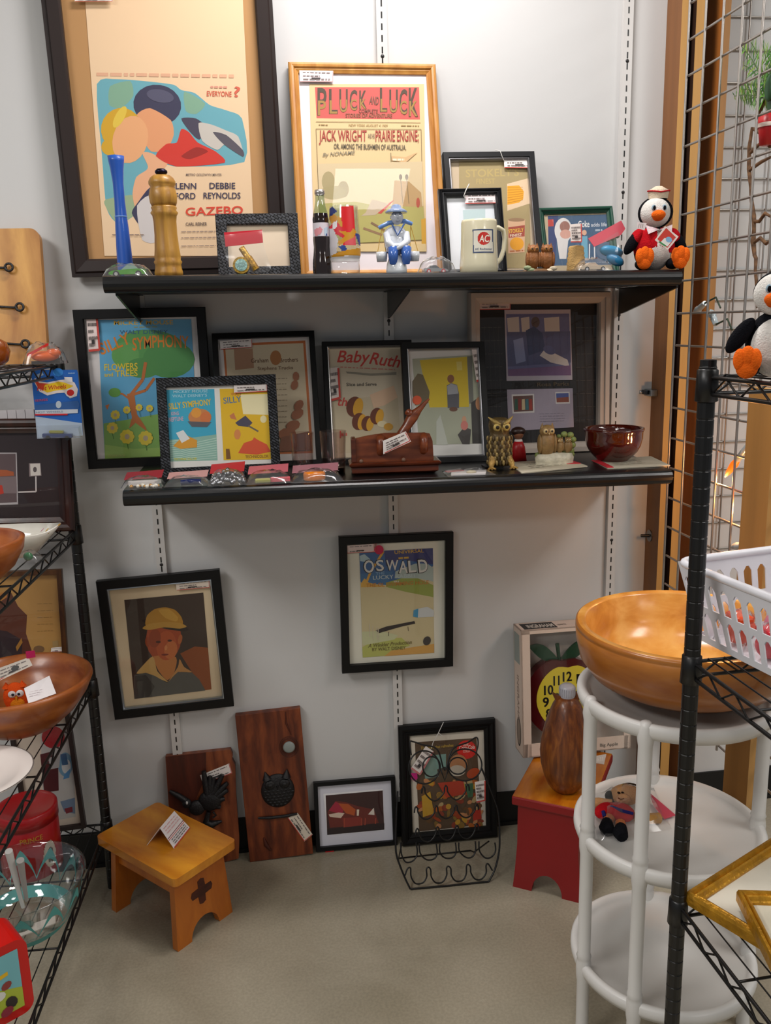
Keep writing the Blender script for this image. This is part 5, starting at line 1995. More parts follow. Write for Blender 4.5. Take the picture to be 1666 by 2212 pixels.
# bagged oddments along the front edge
def lying_bag(name, label, q, Y0, Y1, H, header=None, hq=None, group='bagged oddments along the lower shelf edge'):
    """q: photo x of left and right ends; Y0 front, Y1 back depth"""
    xl, xr = at(q[0], 1020, Y=(Y0 + Y1) / 2).x, at(q[1], 1020, Y=(Y0 + Y1) / 2).x
    xc = (xl + xr) / 2
    b = Vector((xc, (Y0 + Y1) / 2, zM(xc)))
    o = thing(name, label, 'bag', b, group=group)
    L, W = xr - xl, Y1 - Y0
    if header:
        mb = MB()
        q = [Vector((-L * 0.47, W * 0.10, H * 0.55)), Vector((L * 0.44, W * 0.14, H * 0.6)), Vector((L * 0.47, W * 0.5, H * 1.05)), Vector((-L * 0.44, W * 0.48, H * 0.95))]
        mb.add(q + [p + Vector((0, 0, 0.001)) for p in q], [(3, 2, 1, 0), (4, 5, 6, 7), (0, 1, 5, 4), (1, 2, 6, 5), (2, 3, 7, 6), (3, 0, 4, 7)], header)
        mb.build('header_strip', SATIN, o)
    tent(o, L, W, H * 0.85)
    return o, L, W


o, L, W = lying_bag('bagged_beads', 'clear bag of white shells and gold beads at left shelf end', (262, 352), -0.375, -0.29, 0.026, '#a8323c')
mb = MB()
mb.prism([(-L * 0.36, 0), (-L * 0.28, -0.01), (L * 0.3, -0.012), (L * 0.42, 0.012), (-L * 0.38, 0.014)], 0.004, 0.012, '#dcd6d2')
mb.build('white_card', MATTE, o)
rnd = random.Random(3)
for i in range(16):
    mb = MB()
    r = rnd.uniform(0.0032, 0.0048)
    mb.ell((rnd.uniform(-L * 0.3, L * 0.4), rnd.uniform(-0.032, -0.016), r + 0.001), (r, r, r), '#e2dccc' if i % 3 else '#b8863a', 10, 8)
    mb.build('bead', GLOSS if i % 3 else BRASS, o)
o, L, W = lying_bag('bagged_pin', 'clear bag with navy blue clasp and pale pink paper', (356, 452), -0.36, -0.29, 0.022, '#dca6a0')
mb = MB()
mb.tube([(-0.012, -0.022, 0.008), (0.008, -0.024, 0.009), (0.03, -0.022, 0.008)], 0.0065, 10, '#1a2450')
mb.build('clasp', GLOSS, o)
o, L, W = lying_bag('bagged_beads', 'clear bag heaped with silver grey beads', (450, 532), -0.372, -0.28, 0.036, '#cc3a3e')
rnd = random.Random(8)
for i in range(58):
    x, y = rnd.uniform(-L * 0.42, L * 0.44), rnd.uniform(-W * 0.46, W * 0.3)
    e = max(0.0, 1 - (x / (L * 0.46)) ** 2) * max(0.0, 1 - (y / (W * 0.5)) ** 2)
    mb = MB()
    mb.ell((x, y, 0.005 + 0.024 * e * rnd.uniform(0.5, 1)), (0.0046,) * 3, '#a4a6aa' if i % 4 else '#3c3e44', 10, 8)
    mb.build('bead', METAL if i % 4 else GLOSS, o)
o, L, W = lying_bag('bagged_pin', 'clear bag with olive green clasp and pink red strip', (532, 628), -0.372, -0.28, 0.028, '#d9717c')
mb = MB()
mb.box(-0.03, 0.004, -0.042, -0.03, 0.003, 0.013, '#9c9a5e')
mb.build('clasp', PLASTIC, o, bevel=0.003)
mb = MB()
mb.box(0.004, 0.046, -0.036, -0.02, 0.004, 0.012, '#cc5a62')
mb.build('red_slip', MATTE, o)
o, L, W = lying_bag('bagged_puck', 'clear bag with round orange tin on the lower shelf', (628, 738), -0.37, -0.285, 0.027, '#b87a84')
mb = MB()
xc = at(679, 1020, Y=-0.34).x - o.location.x
mb.lathe([(1e-5, 0.001), (0.023, 0.001), (0.0245, 0.004), (0.0245, 0.016), (0.022, 0.02), (1e-5, 0.0205)], 26, '#d9780f', (xc, -0.012, 0), sy=0.75)
mb.build('orange_tin', GLOSS, o)
o, L, W = lying_bag('bagged_lace', 'flat clear bag of white lace right of the pipe rack', (962, 1062), -0.37, -0.29, 0.012, None)
mb = MB()
mb.prism([(-L * 0.42, -0.022), (L * 0.3, -0.03), (L * 0.44, 0.02), (-L * 0.3, 0.03)], 0.001, 0.004, '#d8d2d0')
mb.prism([(-L * 0.44, 0.005), (-L * 0.05, 0.02), (-L * 0.1, 0.032), (-L * 0.46, 0.024)], 0.004, 0.005, '#d27a80')
mb.ell((0.004, -0.012, 0.006), (0.012, 0.007, 0.004), '#c9bda0', 12, 8)
mb.build('lace', MATTE, o)


def lying_card(name, label, q, corner, col, red, group):
    P = [at(x, y, Z=zM(0.45) + 0.0015) for x, y in q]
    for p in P:
        p.y = max(p.y, -0.372)
    b = sum(P, Vector()) / 4
    b.z = zM(b.x)
    o = thing(name, label, 'card', b, group=group)
    R = [Vector((p.x - b.x, p.y - b.y, 0)) for p in P]
    mb = MB()
    mb.prism([(p.x, p.y) for p in R], 0.0005, 0.003, col)
    A = Art(mb, lambda x, y, k: Vector(((R[0] * (1 - x) + R[1] * x) * (1 - y) + (R[3] * (1 - x) + R[2] * x) * y).to_tuple()[:2] + (0.003 + k * 0.0001,)))
    for i in range(4):
        A.dashes((0.2, 0.22 + i * 0.16), (0.7, 0.2 + i * 0.16), 0.035, '#9a9484', 6, i)
    mb.build('paper', MATTE, o)
    mb = MB()
    mb.prism([((R[0] * (1 - x) + R[1] * x).x * (1 - y) + (R[3] * (1 - x) + R[2] * x).x * y, (R[0] * (1 - x) + R[1] * x).y * (1 - y) + (R[3] * (1 - x) + R[2] * x).y * y) for x, y in corner], 0.0032, 0.0046, red)
    mb.build('red_slip', SATIN, o)
    return o


c = cF
lying_card('paper_card', 'cream paper card with red slip at its right, before the owl family', [c(395, 1335), c(820, 1312), c(965, 1362), c(490, 1412)], [(0.68, 0.0), (0.98, 0.02), (0.99, 0.7), (0.72, 0.6)], '#c9bfa8', '#c9303a', 'paper cards on the lower shelf')
lying_card('paper_card', 'grey printed card with red corner under the brown bowl edge', [c(1000, 1315), c(1420, 1285), c(1560, 1350), c(1110, 1372)], [(-0.03, 0.05), (0.09, 0.02), (0.1, 0.98), (0.0, 0.98)], '#b3ad9a', '#c9303a', 'paper cards on the lower shelf')
# ================================================================ things on the floor
XZ = Matrix(((1, 0, 0, 0), (0, 0, 1, 0), (0, 1, 0, 0), (0, 0, 0, 1)))
RUST = wood('rust_stained_plank', '#5a2410', '#96502a', 22, 'X', 0.45, 4, coat=0.1, stretch=(1, 0.16, 1), nz=2)
DARKW = wood('dark_stained_plank', '#381408', '#5c2412', 18, 'X', 0.5, 3, stretch=(1, 0.16, 1))

# --- board with black rooster
fr = Fr((357, 1636), (499, 1621), (377, 1878), (515, 1856), -0.045, -0.018, 0.003)
fr.o = fr.o - fr.n * 0.02
fr.M.translation = fr.o
o = thing('wall_plaque', 'reddish board with black cast bird, leaning behind the step stool', 'plaque', M=fr.M)
c = cI
mb = MB()
pts = [fr.px(*p, 0.02) for p in (c(568, 430), c(1020, 382), c(1035, 420), c(1030, 450), c(1052, 490), c(1058, 700), c(1080, 1000), c(1075, 1135), c(980, 1160), c(620, 1190))]
mb.prism([(p.x, p.y) for p in pts][::-1], 0.0, 0.02, '#6a2c14')
mb.build('board', RUST, o, bevel=0.0015)
mb = MB()
pts = [fr.px(*p, 0.0202) for p in (c(572, 432), c(848, 402), c(850, 560), c(790, 700), c(740, 830), c(760, 1170), c(624, 1188))]
mb.prism([(p.x, p.y) for p in pts][::-1], 0.0195, 0.0204, '#4a1a0c')
mb.build('dark_stain_panel', DARKW, o)
CAST = paint('black_cast_metal', 0.5, bump=0.7, bscale=240, col='#121012')
mb = MB()
P = lambda x, y, z: fr.px(*c(x, y), 0.021) + Vector((0, 0, z))
mb.tube([P(600, 660, 0.008), P(660, 690, 0.01), P(720, 730, 0.01)], [0.004, 0.008, 0.009], 10, '#121012')
mb.ell(P(720, 740, 0.012), (0.013, 0.014, 0.009), '#121012', 16, 10)
mb.ell(P(790, 770, 0.012), (0.022, 0.022, 0.011), '#121012', 18, 12)
mb.ell(P(880, 720, 0.012), (0.032, 0.03, 0.012), '#121012', 18, 12)
for x, y in ((835, 520), (880, 555), (965, 545), (1000, 600), (1000, 650), (980, 710), (950, 770), (905, 570)):
    p = P(x, y, 0.01)
    q = P(870, 730, 0.012)
    mb.tube([q, q.lerp(p, 0.6), p], [0.011, 0.009, 0.006], 10, '#121012')
mb.tube([P(870, 800, 0.01), P(850, 870, 0.009), P(890, 890, 0.009), P(960, 870, 0.006)], [0.006, 0.009, 0.011, 0.003], 10, '#121012')
mb.tube([P(900, 800, 0.01), P(920, 825, 0.011), P(900, 840, 0.01)], 0.003, 8, '#121012')
mb.build('cast_bird', CAST, o)
mb = MB()
mb.ell(P(722, 728, 0.020), (0.003, 0.005, 0.002), '#d8d4d0', 10, 6)
mb.build('eye', GLOSS, o)
sticker(fr, o, [c(808, 560), c(1010, 478), c(1030, 545), c(830, 622)], 0.0205, 40, 3)

# --- plank with owl
fr = Fr((516.5, 1543), (657, 1530), (540, 1866), (677, 1844), -0.058, -0.022, 0.003)
fr.o = fr.o - fr.n * 0.022
fr.M.translation = fr.o
o = thing('wall_plaque', 'tall knotty plank with black owl and round peg, leaning on the wall', 'plaque', M=fr.M)


def knotty():
    m = wood('knotty_redwood', '#42190a', '#8c461f', 16, 'X', 0.5, 7, stretch=(1, 0.2, 1), nz=1.2, mid='#6a2f14')
    return m


mb = MB()
w, h = fr.w / 2, fr.h
mb.box(-w, w, 0, h, 0, 0.022, '#6a3016')
mb.build('plank', knotty(), o, bevel=0.002)
P = lambda x, y, z: fr.px(*c(x, y), 0.0225) + Vector((0, 0, z))
mb = MB()
q = P(1424, 362, 0)
mb.lathe([(0.0155, 0), (0.0165, 0.004), (0.013, 0.0065), (1e-5, 0.0065)], 26, '#8f9692', q)
mb.build('grey_disc', SATIN, o)
mb = MB()
for k, r in enumerate((0.019, 0.022, 0.0255)):
    mb.tube([q + Vector((r * math.cos(a), r * 1.15 * math.sin(a), 0.0002)) for a in [2 * PI * i / 26 for i in range(26)]], 0.0009, 6, '#2a1008', True)
mb.tube([P(1400, 120, 0), P(1405, 200, 0), P(1440, 280, 0)], [0.001, 0.003, 0.001], 6, '#220c06')
mb.tube([P(1250, 990, 0), P(1265, 1040, 0), P(1298, 1078, 0)], [0.002, 0.007, 0.003], 8, '#180805')
mb.build('knot_ring', DARKW, o)
mb = MB()
q = P(1347, 665, 0)
for rx, ry, z, cx, cy in ((0.046, 0.049, 0.008, 0, -0.002),):
    mb.ell(q + Vector((0, 0, 0)), (0.046, 0.049, 0.011), '#17140f', 28, 14)
for sx in (-1, 1):
    mb.lathe([(0.013, 0), (1e-5, 0.024)], 10, '#17140f', q + Vector((sx * 0.026, 0.037, 0.002)), (sx * 0.2, 1, 0))
    mb.ell(q + Vector((sx * 0.0195, 0.021, 0.008)), (0.015, 0.014, 0.005), '#221d17', 16, 8)
    mb.ell(q + Vector((sx * 0.0195, 0.021, 0.012)), (0.007, 0.006, 0.003), '#0e0c0a', 12, 8)
mb.lathe([(0.004, 0), (1e-5, 0.012)], 8, '#221d17', q + Vector((0, 0.018, 0.010)), (0, -1, 0.2))
for j in range(6):
    for i in range(7):
        x = (i - 3 + (j % 2) * 0.5) * 0.0115
        y = 0.004 - j * 0.0085
        if (x / 0.042) ** 2 + (y / 0.047) ** 2 < 1:
            zz = 0.0105 * math.sqrt(max(0, 1 - (x / 0.046) ** 2 - (y / 0.049) ** 2))
            mb.ell(q + Vector((x, y, zz)), (0.0048, 0.003, 0.0018), '#2a241e', 8, 6)
mb.build('cast_owl', CAST, o)
mb = MB()
mb.tube([P(1210, 852, 0.003), P(1300, 848, 0.004), P(1390, 838, 0.004), P(1480, 822, 0.003)], [0.003, 0.0045, 0.0045, 0.003], 8, '#5c4c3c')
mb.build('perch', CAST, o)
sticker(fr, o, [c(1484, 820), c(1588, 970), c(1530, 1018), c(1415, 855)], 0.0235, 42, 3, white='#e2d6c4')

# --- step stool
STOOLW = wood('honey_pine_varnish', '#b0600c', '#dc9828', 6, 'Y', 0.28, 5, coat=0.35, stretch=(0.35, 1, 1), nz=1.3)
STOOLL = wood('honey_pine_legs', '#a5540c', '#c8741e', 9, 'X', 0.32, 3, coat=0.25, stretch=(1, 1, 0.3))
ctr = Vector((-0.627, -0.229, 0))
ang = -PI / 4
o = thing('step_stool', 'honey pine step stool with a cross cut into its end', 'stool', ctr, ang)
H = 0.209
mb = MB()
L, W = 0.1535, 0.097
pl = []
for sx, sy in ((-1, -1), (1, -1), (1, 1), (-1, 1)):
    for k in range(5):
        a = {(-1, -1): PI, (1, -1): -PI / 2, (1, 1): 0, (-1, 1): PI / 2}[(sx, sy)] + k / 4 * PI / 2
        pl.append((sx * (L - 0.012) + 0.012 * math.cos(a), sy * (W - 0.012) + 0.012 * math.sin(a)))
mb.prism(pl, H - 0.021, H, '#c07a1e')
mb.build('top', STOOLW, o, bevel=0.004, seg=3)


def end_panel(o, sgn, x_top, x_bot, wt, wb, h, th, arch_w, arch_h, mat, name='end_leg', cross=None, axis_y=False):
    """splayed end board with arched foot"""
    pl = [(-wb, 0), (-arch_w, 0)]
    for k in range(1, 12):
        a = PI - PI * k / 12
        pl.append((arch_w * math.cos(a), arch_h * math.sin(a)))
    pl += [(arch_w, 0), (wb, 0), (wt, h), (-wt, h)]
    # local frame: panel x -> stool y, panel y -> up along the splay, panel z -> outwards
    up = Vector((sgn * (x_top - x_bot), 0, h)).normalized()
    sx = Vector((0, sgn, 0))
    out = sx.cross(up).normalized()
    M = Matrix((sx, up, out)).transposed().to_4x4()
    M.translation = Vector((sgn * x_bot, 0, 0))
    k = math.hypot(x_top - x_bot, h) / h
    mb = MB(M)
    mb.prism([(x, y * k) for x, y in pl], -th, 0, '#a85a16')
    return mb.build(name, mat, o, bevel=0.0025), M


for sgn in (1, -1):
    e, M = end_panel(o, sgn, 0.122, 0.130, 0.076, 0.088, H - 0.021, 0.018, 0.044, 0.046, STOOLL)
    if sgn == 1:
        mb = MB(M)
        cy = 0.112
        pts = []
        for k in range(4):
            R2 = Matrix.Rotation(k * PI / 2, 2)
            for p in ((0.012, 0.010), (0.010, 0.030), (0.0, 0.034), (-0.010, 0.030)):
                q = R2 @ Vector(p)
                pts.append((q.x, q.y + cy))
        mb.prism(pts, -0.001, 0.0006, '#3a1a0c')
        mb.build('cross_recess', DARKW, o)
mb = MB()
mb.box(-0.108, 0.108, 0.055, 0.069, H - 0.075, H - 0.022, '#a85a16')
mb.box(-0.108, 0.108, -0.069, -0.055, H - 0.075, H - 0.022, '#a85a16')
mb.build('apron', STOOLL, o, bevel=0.002)

# folded price ticket standing on the stool
A1, B1 = at(*c(455, 1035), Z=H), at(*c(530, 935), Z=H + 0.002)
P0, P1 = at(*c(628, 1068), Z=H + 0.0005), at(*c(740, 925), Z=H + 0.0005)
T0, T1 = at(*c(530, 925), Z=H + 0.040), at(*c(630, 808), Z=H + 0.040)
G0 = at(*c(440, 1045), Z=H + 0.0005)
G1 = G0 + (T1 - T0)
bs = (P0 + P1 + G0 + G1) / 4
bs.z = H
o = thing('price_ticket', 'folded white price ticket standing on the step stool', 'ticket', bs)
mb = MB()
off = Vector((0, 0, 0.0005))
for q in ((T0, T1, P1, P0), (T1, T0, G0, G1)):
    v = [p - bs for p in q]
    n = (v[1] - v[0]).cross(v[3] - v[0]).normalized() * 0.0004
    mb.add([p - n for p in v] + [p + n for p in v], [(3, 2, 1, 0), (4, 5, 6, 7), (0, 1, 5, 4), (1, 2, 6, 5), (2, 3, 7, 6), (3, 0, 4, 7)], '#e8e2e2')
nn = (T1 - T0).cross(P0 - T0).normalized()
if nn.dot(CP - T0) < 0:
    nn = -nn


def mp_t(x, y, k):
    return (T0 * (1 - x) + T1 * x) * (1 - y) + (P0 * (1 - x) + P1 * x) * y + nn * (0.0007 + k * 0.0001) - bs


A = Art(mb, mp_t)
A.line([(0.0, 0.55), (1.0, 0.55)], 0.03, '#7a2a2a')
A.line([(0.0, 0.62), (1.0, 0.62)], 0.025, '#c8463c')
A.line([(0.02, 0.98), (1.0, 0.98)], 0.04, '#c8463c')
for i in range(3):
    A.dashes((0.1, 0.14 + i * 0.12), (0.9, 0.14 + i * 0.12), 0.04, '#d9a9a9', 5, i)
    A.dashes((0.1, 0.7 + i * 0.09), (0.9, 0.7 + i * 0.09), 0.035, '#6a6464', 6, i + 4)
mb.build('ticket_paper', MATTE, o)

# --- owl shaped wire rack
o0 = at(971, 1917, Z=0)
o = thing('wire_rack', 'black wire rack shaped like an owl before the holiday page', 'wire rack', (0, 0, 0))
c = cJ
Yb_, Yt_ = -0.255, -0.105
zt_ = at(960, 1590, Y=Yt_).z


def wp(x, y):
    """point of the leaning wire plane: floor line at Yb_, top at Yt_"""
    px = c(x, y)
    d = ray(*px)
    k = (Yt_ - Yb_) / zt_
    t = (Yb_ + k * CP.z - CP.y) / (d.y - k * d.z)
    p = CP + d * t
    p.z = max(p.z, 0.0032)
    return p


r_ = 0.0021
parts = []


def wire(pts, name='wire', rad=r_, closed=False, smooth=True):
    v = [wp(*p) for p in pts]
    if smooth and len(v) > 2:
        out = []
        K = len(v)
        rngs = range(K if closed else K - 1)
        for i in rngs:
            p0, p1, p2, p3 = v[(i - 1) % K] if (closed or i > 0) else v[i], v[i], v[(i + 1) % K], v[(i + 2) % K] if (closed or i + 2 < K) else v[(i + 1) % K]
            for t in (0, 0.2, 0.4, 0.6, 0.8):
                out.append(0.5 * ((2 * p1) + (p2 - p0) * t + (2 * p0 - 5 * p1 + 4 * p2 - p3) * t * t + (3 * p1 - p0 - 3 * p2 + p3) * t ** 3))
        if not closed:
            out.append(v[-1])
        v = out
    mb = MB()
    mb.tube(v, rad, 7, '#0a0a0b', closed)
    return mb.build(name, STEELB, o)


wire([(865, 345), (855, 240), (880, 235), (960, 260), (1080, 300), (1140, 470), (1200, 300), (1330, 240), (1400, 200), (1412, 260), (1395, 330)], 'head_outline')
circ_ = lambda x, y, rx, ry: [(x + rx * math.cos(a), y + ry * math.sin(a)) for a in [2 * PI * i / 14 for i in range(14)]]
wire(circ_(972, 445, 125, 135), 'eye_ring', closed=True)
wire(circ_(1032, 440, 72, 82), 'eye_ring', closed=True)
wire(circ_(1303, 425, 140, 130), 'eye_ring', closed=True)
wire(circ_(1247, 433, 72, 68), 'eye_ring', closed=True)
wire([(1110, 470), (1140, 555), (1165, 475), (1140, 445)], 'beak', smooth=False, closed=True)
def scallop(y0, y1, xs, amp, nm):
    pts = []
    for i, x in enumerate(xs):
        yy = y0 + (y1 - y0) * i / (len(xs) - 1)
        pts += [(x - 14, yy + amp * 0.25), (x - 10, yy - amp * 0.25), (x, yy - amp * 0.45), (x + 12, yy - amp * 0.25), (x + 16, yy + amp * 0.2)]
        if i < len(xs) - 1:
            m = (x + xs[i + 1]) / 2
            pts += [(m - 40, yy + amp * 0.75), (m, yy + amp), (m + 40, yy + amp * 0.72)]
    wire(pts, nm)
scallop(640, 620, [965, 1148, 1325], 80, 'scallop_wire')
scallop(800, 780, [905, 1070, 1230, 1400], 70, 'scallop_wire')
scallop(980, 940, [915, 1080, 1238, 1400], 75, 'scallop_wire')
wire([(780, 1060), (785, 1150), (820, 1220), (880, 1210), (915, 1150), (905, 1060)], 'scallop_wire')
wire([(930, 1070), (940, 1150), (990, 1200), (1050, 1195), (1078, 1150), (1070, 1070)], 'scallop_wire')
wire([(1100, 1070), (1100, 1140), (1140, 1185), (1200, 1185), (1232, 1140), (1228, 1060)], 'scallop_wire')
wire([(1255, 1060), (1260, 1130), (1310, 1180), (1360, 1180), (1392, 1130), (1390, 1050)], 'scallop_wire')
wire([(1420, 1050), (1425, 1130), (1470, 1185), (1520, 1180), (1555, 1130), (1550, 1060)], 'scallop_wire')
wire([(815, 1330), (835, 1275), (860, 1270), (865, 1340), (900, 1395), (960, 1390), (992, 1340), (990, 1280), (1008, 1262), (1025, 1285), (1030, 1340), (1065, 1388), (1120, 1385), (1155, 1330), (1155, 1270), (1170, 1255), (1190, 1275), (1195, 1330), (1230, 1375), (1285, 1370), (1315, 1320), (1318, 1255), (1332, 1240), (1350, 1260), (1355, 1310), (1390, 1360), (1440, 1360), (1478, 1310), (1478, 1250), (1495, 1235), (1530, 1290)], 'scallop_wire')
wire([(755, 640), (745, 800), (738, 1060), (750, 1180), (810, 1340), (858, 1440)], 'side_wire', 0.0026)
wire([(1440, 450), (1520, 640), (1575, 800), (1588, 980), (1585, 1130), (1550, 1280), (1500, 1400)], 'side_wire', 0.0026)
wire([(858, 1440), (1180, 1422), (1500, 1400)], 'base_wire', 0.0026, smooth=False)
# rear prop of the rack
mb = MB()
f0, f1 = wp(790, 1200), wp(1430, 1160)
g0, g1 = Vector((f0.x, -0.115, 0.003)), Vector((f1.x, -0.115, 0.003))
mb.tube([wp(790, 1060), f0.lerp(g0, 0.6), g0, g1, f1.lerp(g1, 0.6), wp(1500, 1050)], 0.0021, 7, '#0a0a0b')
mb.build('rear_prop', STEELB, o)
q_ = [c(1385, 565), c(1470, 550), c(1470, 720), c(1400, 735)]
inv = Matrix.Identity(4)
world_card(o, inv, q_, -0.16, 0.001, 'price_tag', '#e9e2de', lambda A: tag_print(A, q_, 44, 5))

# red clip on the floor
p = at(*c(197, 1130), Z=0)
o = thing('plastic_clip', 'small red plastic scrap on the concrete below the night photograph', 'clip', p)
mb = MB()
mb.box(-0.0125, 0.0125, -0.006, 0.006, 0, 0.005, '#c4161c')
mb.box(-0.010, -0.004, -0.003, 0.003, 0.005, 0.009, '#c4161c')
mb.build('clip_body', PLASTIC, o, bevel=0.0012)

# --- red bench with orange top
d1 = Vector((0.846, -0.533, 0)).normalized()
d2 = Vector((0.533, 0.846, 0)).normalized()
cor = Vector((0.247, -0.292, 0))
ang = math.atan2(d1.y, d1.x)
BH = 0.27
o = thing('bench_stool', 'red painted bench with orange varnished top carrying the wooden jug', 'stool', cor, ang)
BW, BL_ = 0.2, 0.315
REDP = paint('dark_red_paint', 0.42, col='#8c1014', var=0.08, vscale=6)
mb = MB()
mb.box(0, BW, 0, BL_, BH - 0.026, BH - 0.0015, '#8c1014')
mb.build('top_board', REDP, o, bevel=0.004)
mb = MB()
mb.prism([(0.003, 0.003), (BW - 0.003, 0.003), (BW - 0.003, BL_ - 0.003), (0.003, BL_ - 0.003)], BH - 0.002, BH, '#c87a1e')
mb.build('top_face', wood('orange_varnished_top', '#a24a08', '#d98a1c', 10, 'X', 0.28, 3, coat=0.4, stretch=(1, 0.25, 1)), o)
for yy in (0.012, BL_ - 0.032):
    pl = [(0.002, 0), (0.052, 0)]
    for k in range(1, 12):
        a = PI - PI * k / 12
        pl.append((0.092 + 0.04 * math.cos(a), 0.055 * math.sin(a)))
    pl += [(0.132, 0), (0.182, 0), (0.176, 0.06), (0.171, 0.13), (0.172, BH - 0.026), (0.014, BH - 0.026), (0.013, 0.13), (0.008, 0.06)]
    mb = MB(Matrix.Translation((0, yy + 0.02, 0)) @ Matrix(((1, 0, 0, 0), (0, 0, -1, 0), (0, 1, 0, 0), (0, 0, 0, 1))))
    mb.prism(pl, 0, 0.02, '#8c1014')
    mb.build('end_leg', REDP, o, bevel=0.002)
mb = MB()
mb.box(0.03, 0.045, 0.03, BL_ - 0.03, BH - 0.085, BH - 0.027, '#8c1014')
mb.box(0.14, 0.155, 0.03, BL_ - 0.03, BH - 0.085, BH - 0.027, '#8c1014')
mb.build('apron', REDP, o)

# paper slip with print on the bench
c = cK
q = [c(690, 1050), c(772, 1035), c(755, 1110), c(690, 1100)]
P = [at(*p, Z=BH + 0.001) for p in q]
b = sum(P, Vector()) / 4
b.z = BH
o = thing('paper_slip', 'white printed slip lying on the orange bench top behind the jug', 'slip', b)
mb = MB()
mb.prism([(p.x - b.x, p.y - b.y) for p in P][::-1], 0.0002, 0.001, '#d8d2cc')
A = Art(mb, lambda x, y, k: Vector(((p := at(x, y, Z=BH + 0.001)).x - b.x, p.y - b.y, 0.001 + k * 0.0001)))
A.text('all', c(700, 1090), c(750, 1085), 9, '#e9e6e2')
mb.build('paper', MATTE, o)

# --- wooden jug
b, pr = lathe_px([(1507, 15), (1512, 22), (1525, 30), (1545, 38), (1570, 46), (1600, 53), (1625, 55), (1650, 53), (1675, 46), (1693, 38), (1703, 30), (1707, 24)], 1221, -0.285, BH)
b = Vector((b.x, -0.285, BH))
o = thing('wooden_jug', 'barrel shaped brown wooden jug with white cap on the red bench', 'jug', b)
JUG = wood('streaky_jug_wood', '#4a220c', '#94561e', 34, 'X', 0.4, 5, coat=0.25, stretch=(1, 1, 0.14), mid='#6e3812', band=0.08)
mb = MB()
mb.lathe([(1e-5, 0)] + pr + [(1e-5, pr[-1][1] + 0.001)], 40, '#7a4214')
mb.build('jug_body', JUG, o)
s = ppm(b)
zc = pr[-1][1]
mb = MB()
mb.lathe([(15.5 / s, zc - 0.002), (16.5 / s, zc + 0.004), (17 / s, zc + 12 / s), (16 / s, zc + 22 / s), (11 / s, zc + 26 / s), (1e-5, zc + 26.5 / s)], 28, '#b9b9c2')
for i in range(22):
    a = 2 * PI * i / 22
    mb.tube([(16.4 / s * math.cos(a), 16.4 / s * math.sin(a), zc + 0.003), (17 / s * math.cos(a), 17 / s * math.sin(a), zc + 20 / s)], 0.0008, 5, '#a6a6b2')
mb.build('ribbed_cap', PLASTIC, o)
for sx in (-1, 1):
    mb = MB()
    mb.prism([(sx * 24 / s, zc - 0.012), (sx * 34 / s, zc + 0.014), (sx * 22 / s, zc + 0.006), (sx * 12 / s, zc + 0.001)], -0.006, 0.006, '#3c1a0a', M=XZ)
    mb.build('shoulder_lug', JUG, o)

# --- boxed apple clock
fr = Fr(c(85, 152), (1346, 1346), c(175, 1055), c(945, 986), -0.125, -0.095, BH + 0.0075)
o = thing('boxed_clock', 'red and yellow apple wall clock in its open display box', 'clock', M=fr.M)
w, h, D = fr.w / 2, fr.h, 0.075
CARD = paint('pale_carton', 0.6, bump=0.1)
mb = MB()
mb.box(-w, w, 0, h, -D, -D + 0.003, '#cfc9c2')
mb.box(-w, -w + 0.003, 0, h, -D, 0, '#cdb8a8')
mb.box(w - 0.003, w, 0, h, -D, 0, '#cdc6bc')
mb.box(-w, w, 0, 0.003, -D, 0, '#d8c4b4')
mb.box(-w, w, h - 0.003, h, -D, 0, '#d6c2b4')
for a in ((-w, -w + 0.024, 0, h), (w - 0.02, w, 0, h), (-w, w, 0, 0.038), (-w, w, h - 0.012, h)):
    mb.box(a[0], a[1], a[2], a[3], -0.003, 0.0, '#dcc8b8')
mb.build('carton', CARD, o)
mb = MB()
# printing on the carton's top and left side
mb.box(-w + 0.012, -w + 0.105, h, h + 0.0004, -D * 0.85, -D * 0.1, '#23201f')
v, f = glyphs('INGRAHAM')
x0, x1 = min(p[0] for p in v), max(p[0] for p in v)
mb.add([Vector((-w + 0.026 + (p[0] - x0) / (x1 - x0) * 0.074, h + 0.0006, -D * 0.22 - p[1] / 0.69 * D * 0.42)) for p in v], [tuple(reversed(q)) for q in f], '#d9d2c8')
v, f = glyphs('quartz')
x0, x1 = min(p[0] for p in v), max(p[0] for p in v)
mb.add([Vector((-w + 0.112 + (p[0] - x0) / (x1 - x0) * 0.025, h + 0.0006, -D * 0.35 - p[1] / 0.69 * D * 0.2)) for p in v], [tuple(reversed(q)) for q in f], '#8a7a70')
v, f = glyphs('INGRAHAM')
x0, x1 = min(p[0] for p in v), max(p[0] for p in v)
mb.add([Vector((-w - 0.0005, h * 0.62 - (p[0] - x0) / (x1 - x0) * 0.15, -D * 0.62 + p[1] / 0.69 * D * 0.22)) for p in v], [tuple(reversed(q)) for q in f], '#8f7c70')
mb.add([(-w - 0.0004, 0.062 + 0.042 * math.cos(a), -D * 0.5 + 0.02 * math.sin(a)) for a in [2 * PI * i / 24 for i in range(24)]], [tuple(range(24))], '#3a332e')
mb.add([(-w - 0.0006, 0.062 + 0.036 * math.cos(a), -D * 0.5 + 0.016 * math.sin(a)) for a in [2 * PI * i / 24 for i in range(24)]], [tuple(range(24))], '#8a7a6c')
mb.box(-w - 0.0006, -w, h * 0.72, h * 0.95, -D * 0.9, -D * 0.25, '#8f9690')
v, f = glyphs('Big Apple')
x0, x1 = min(p[0] for p in v), max(p[0] for p in v)
mb.add([Vector((w * 0.42 + (p[0] - x0) / (x1 - x0) * 0.052, 0.012 + p[1] * 0.013, 0.0006)) for p in v], f, '#7a746c')
mb.build('carton_print', MATTE, o)
mb = MB()
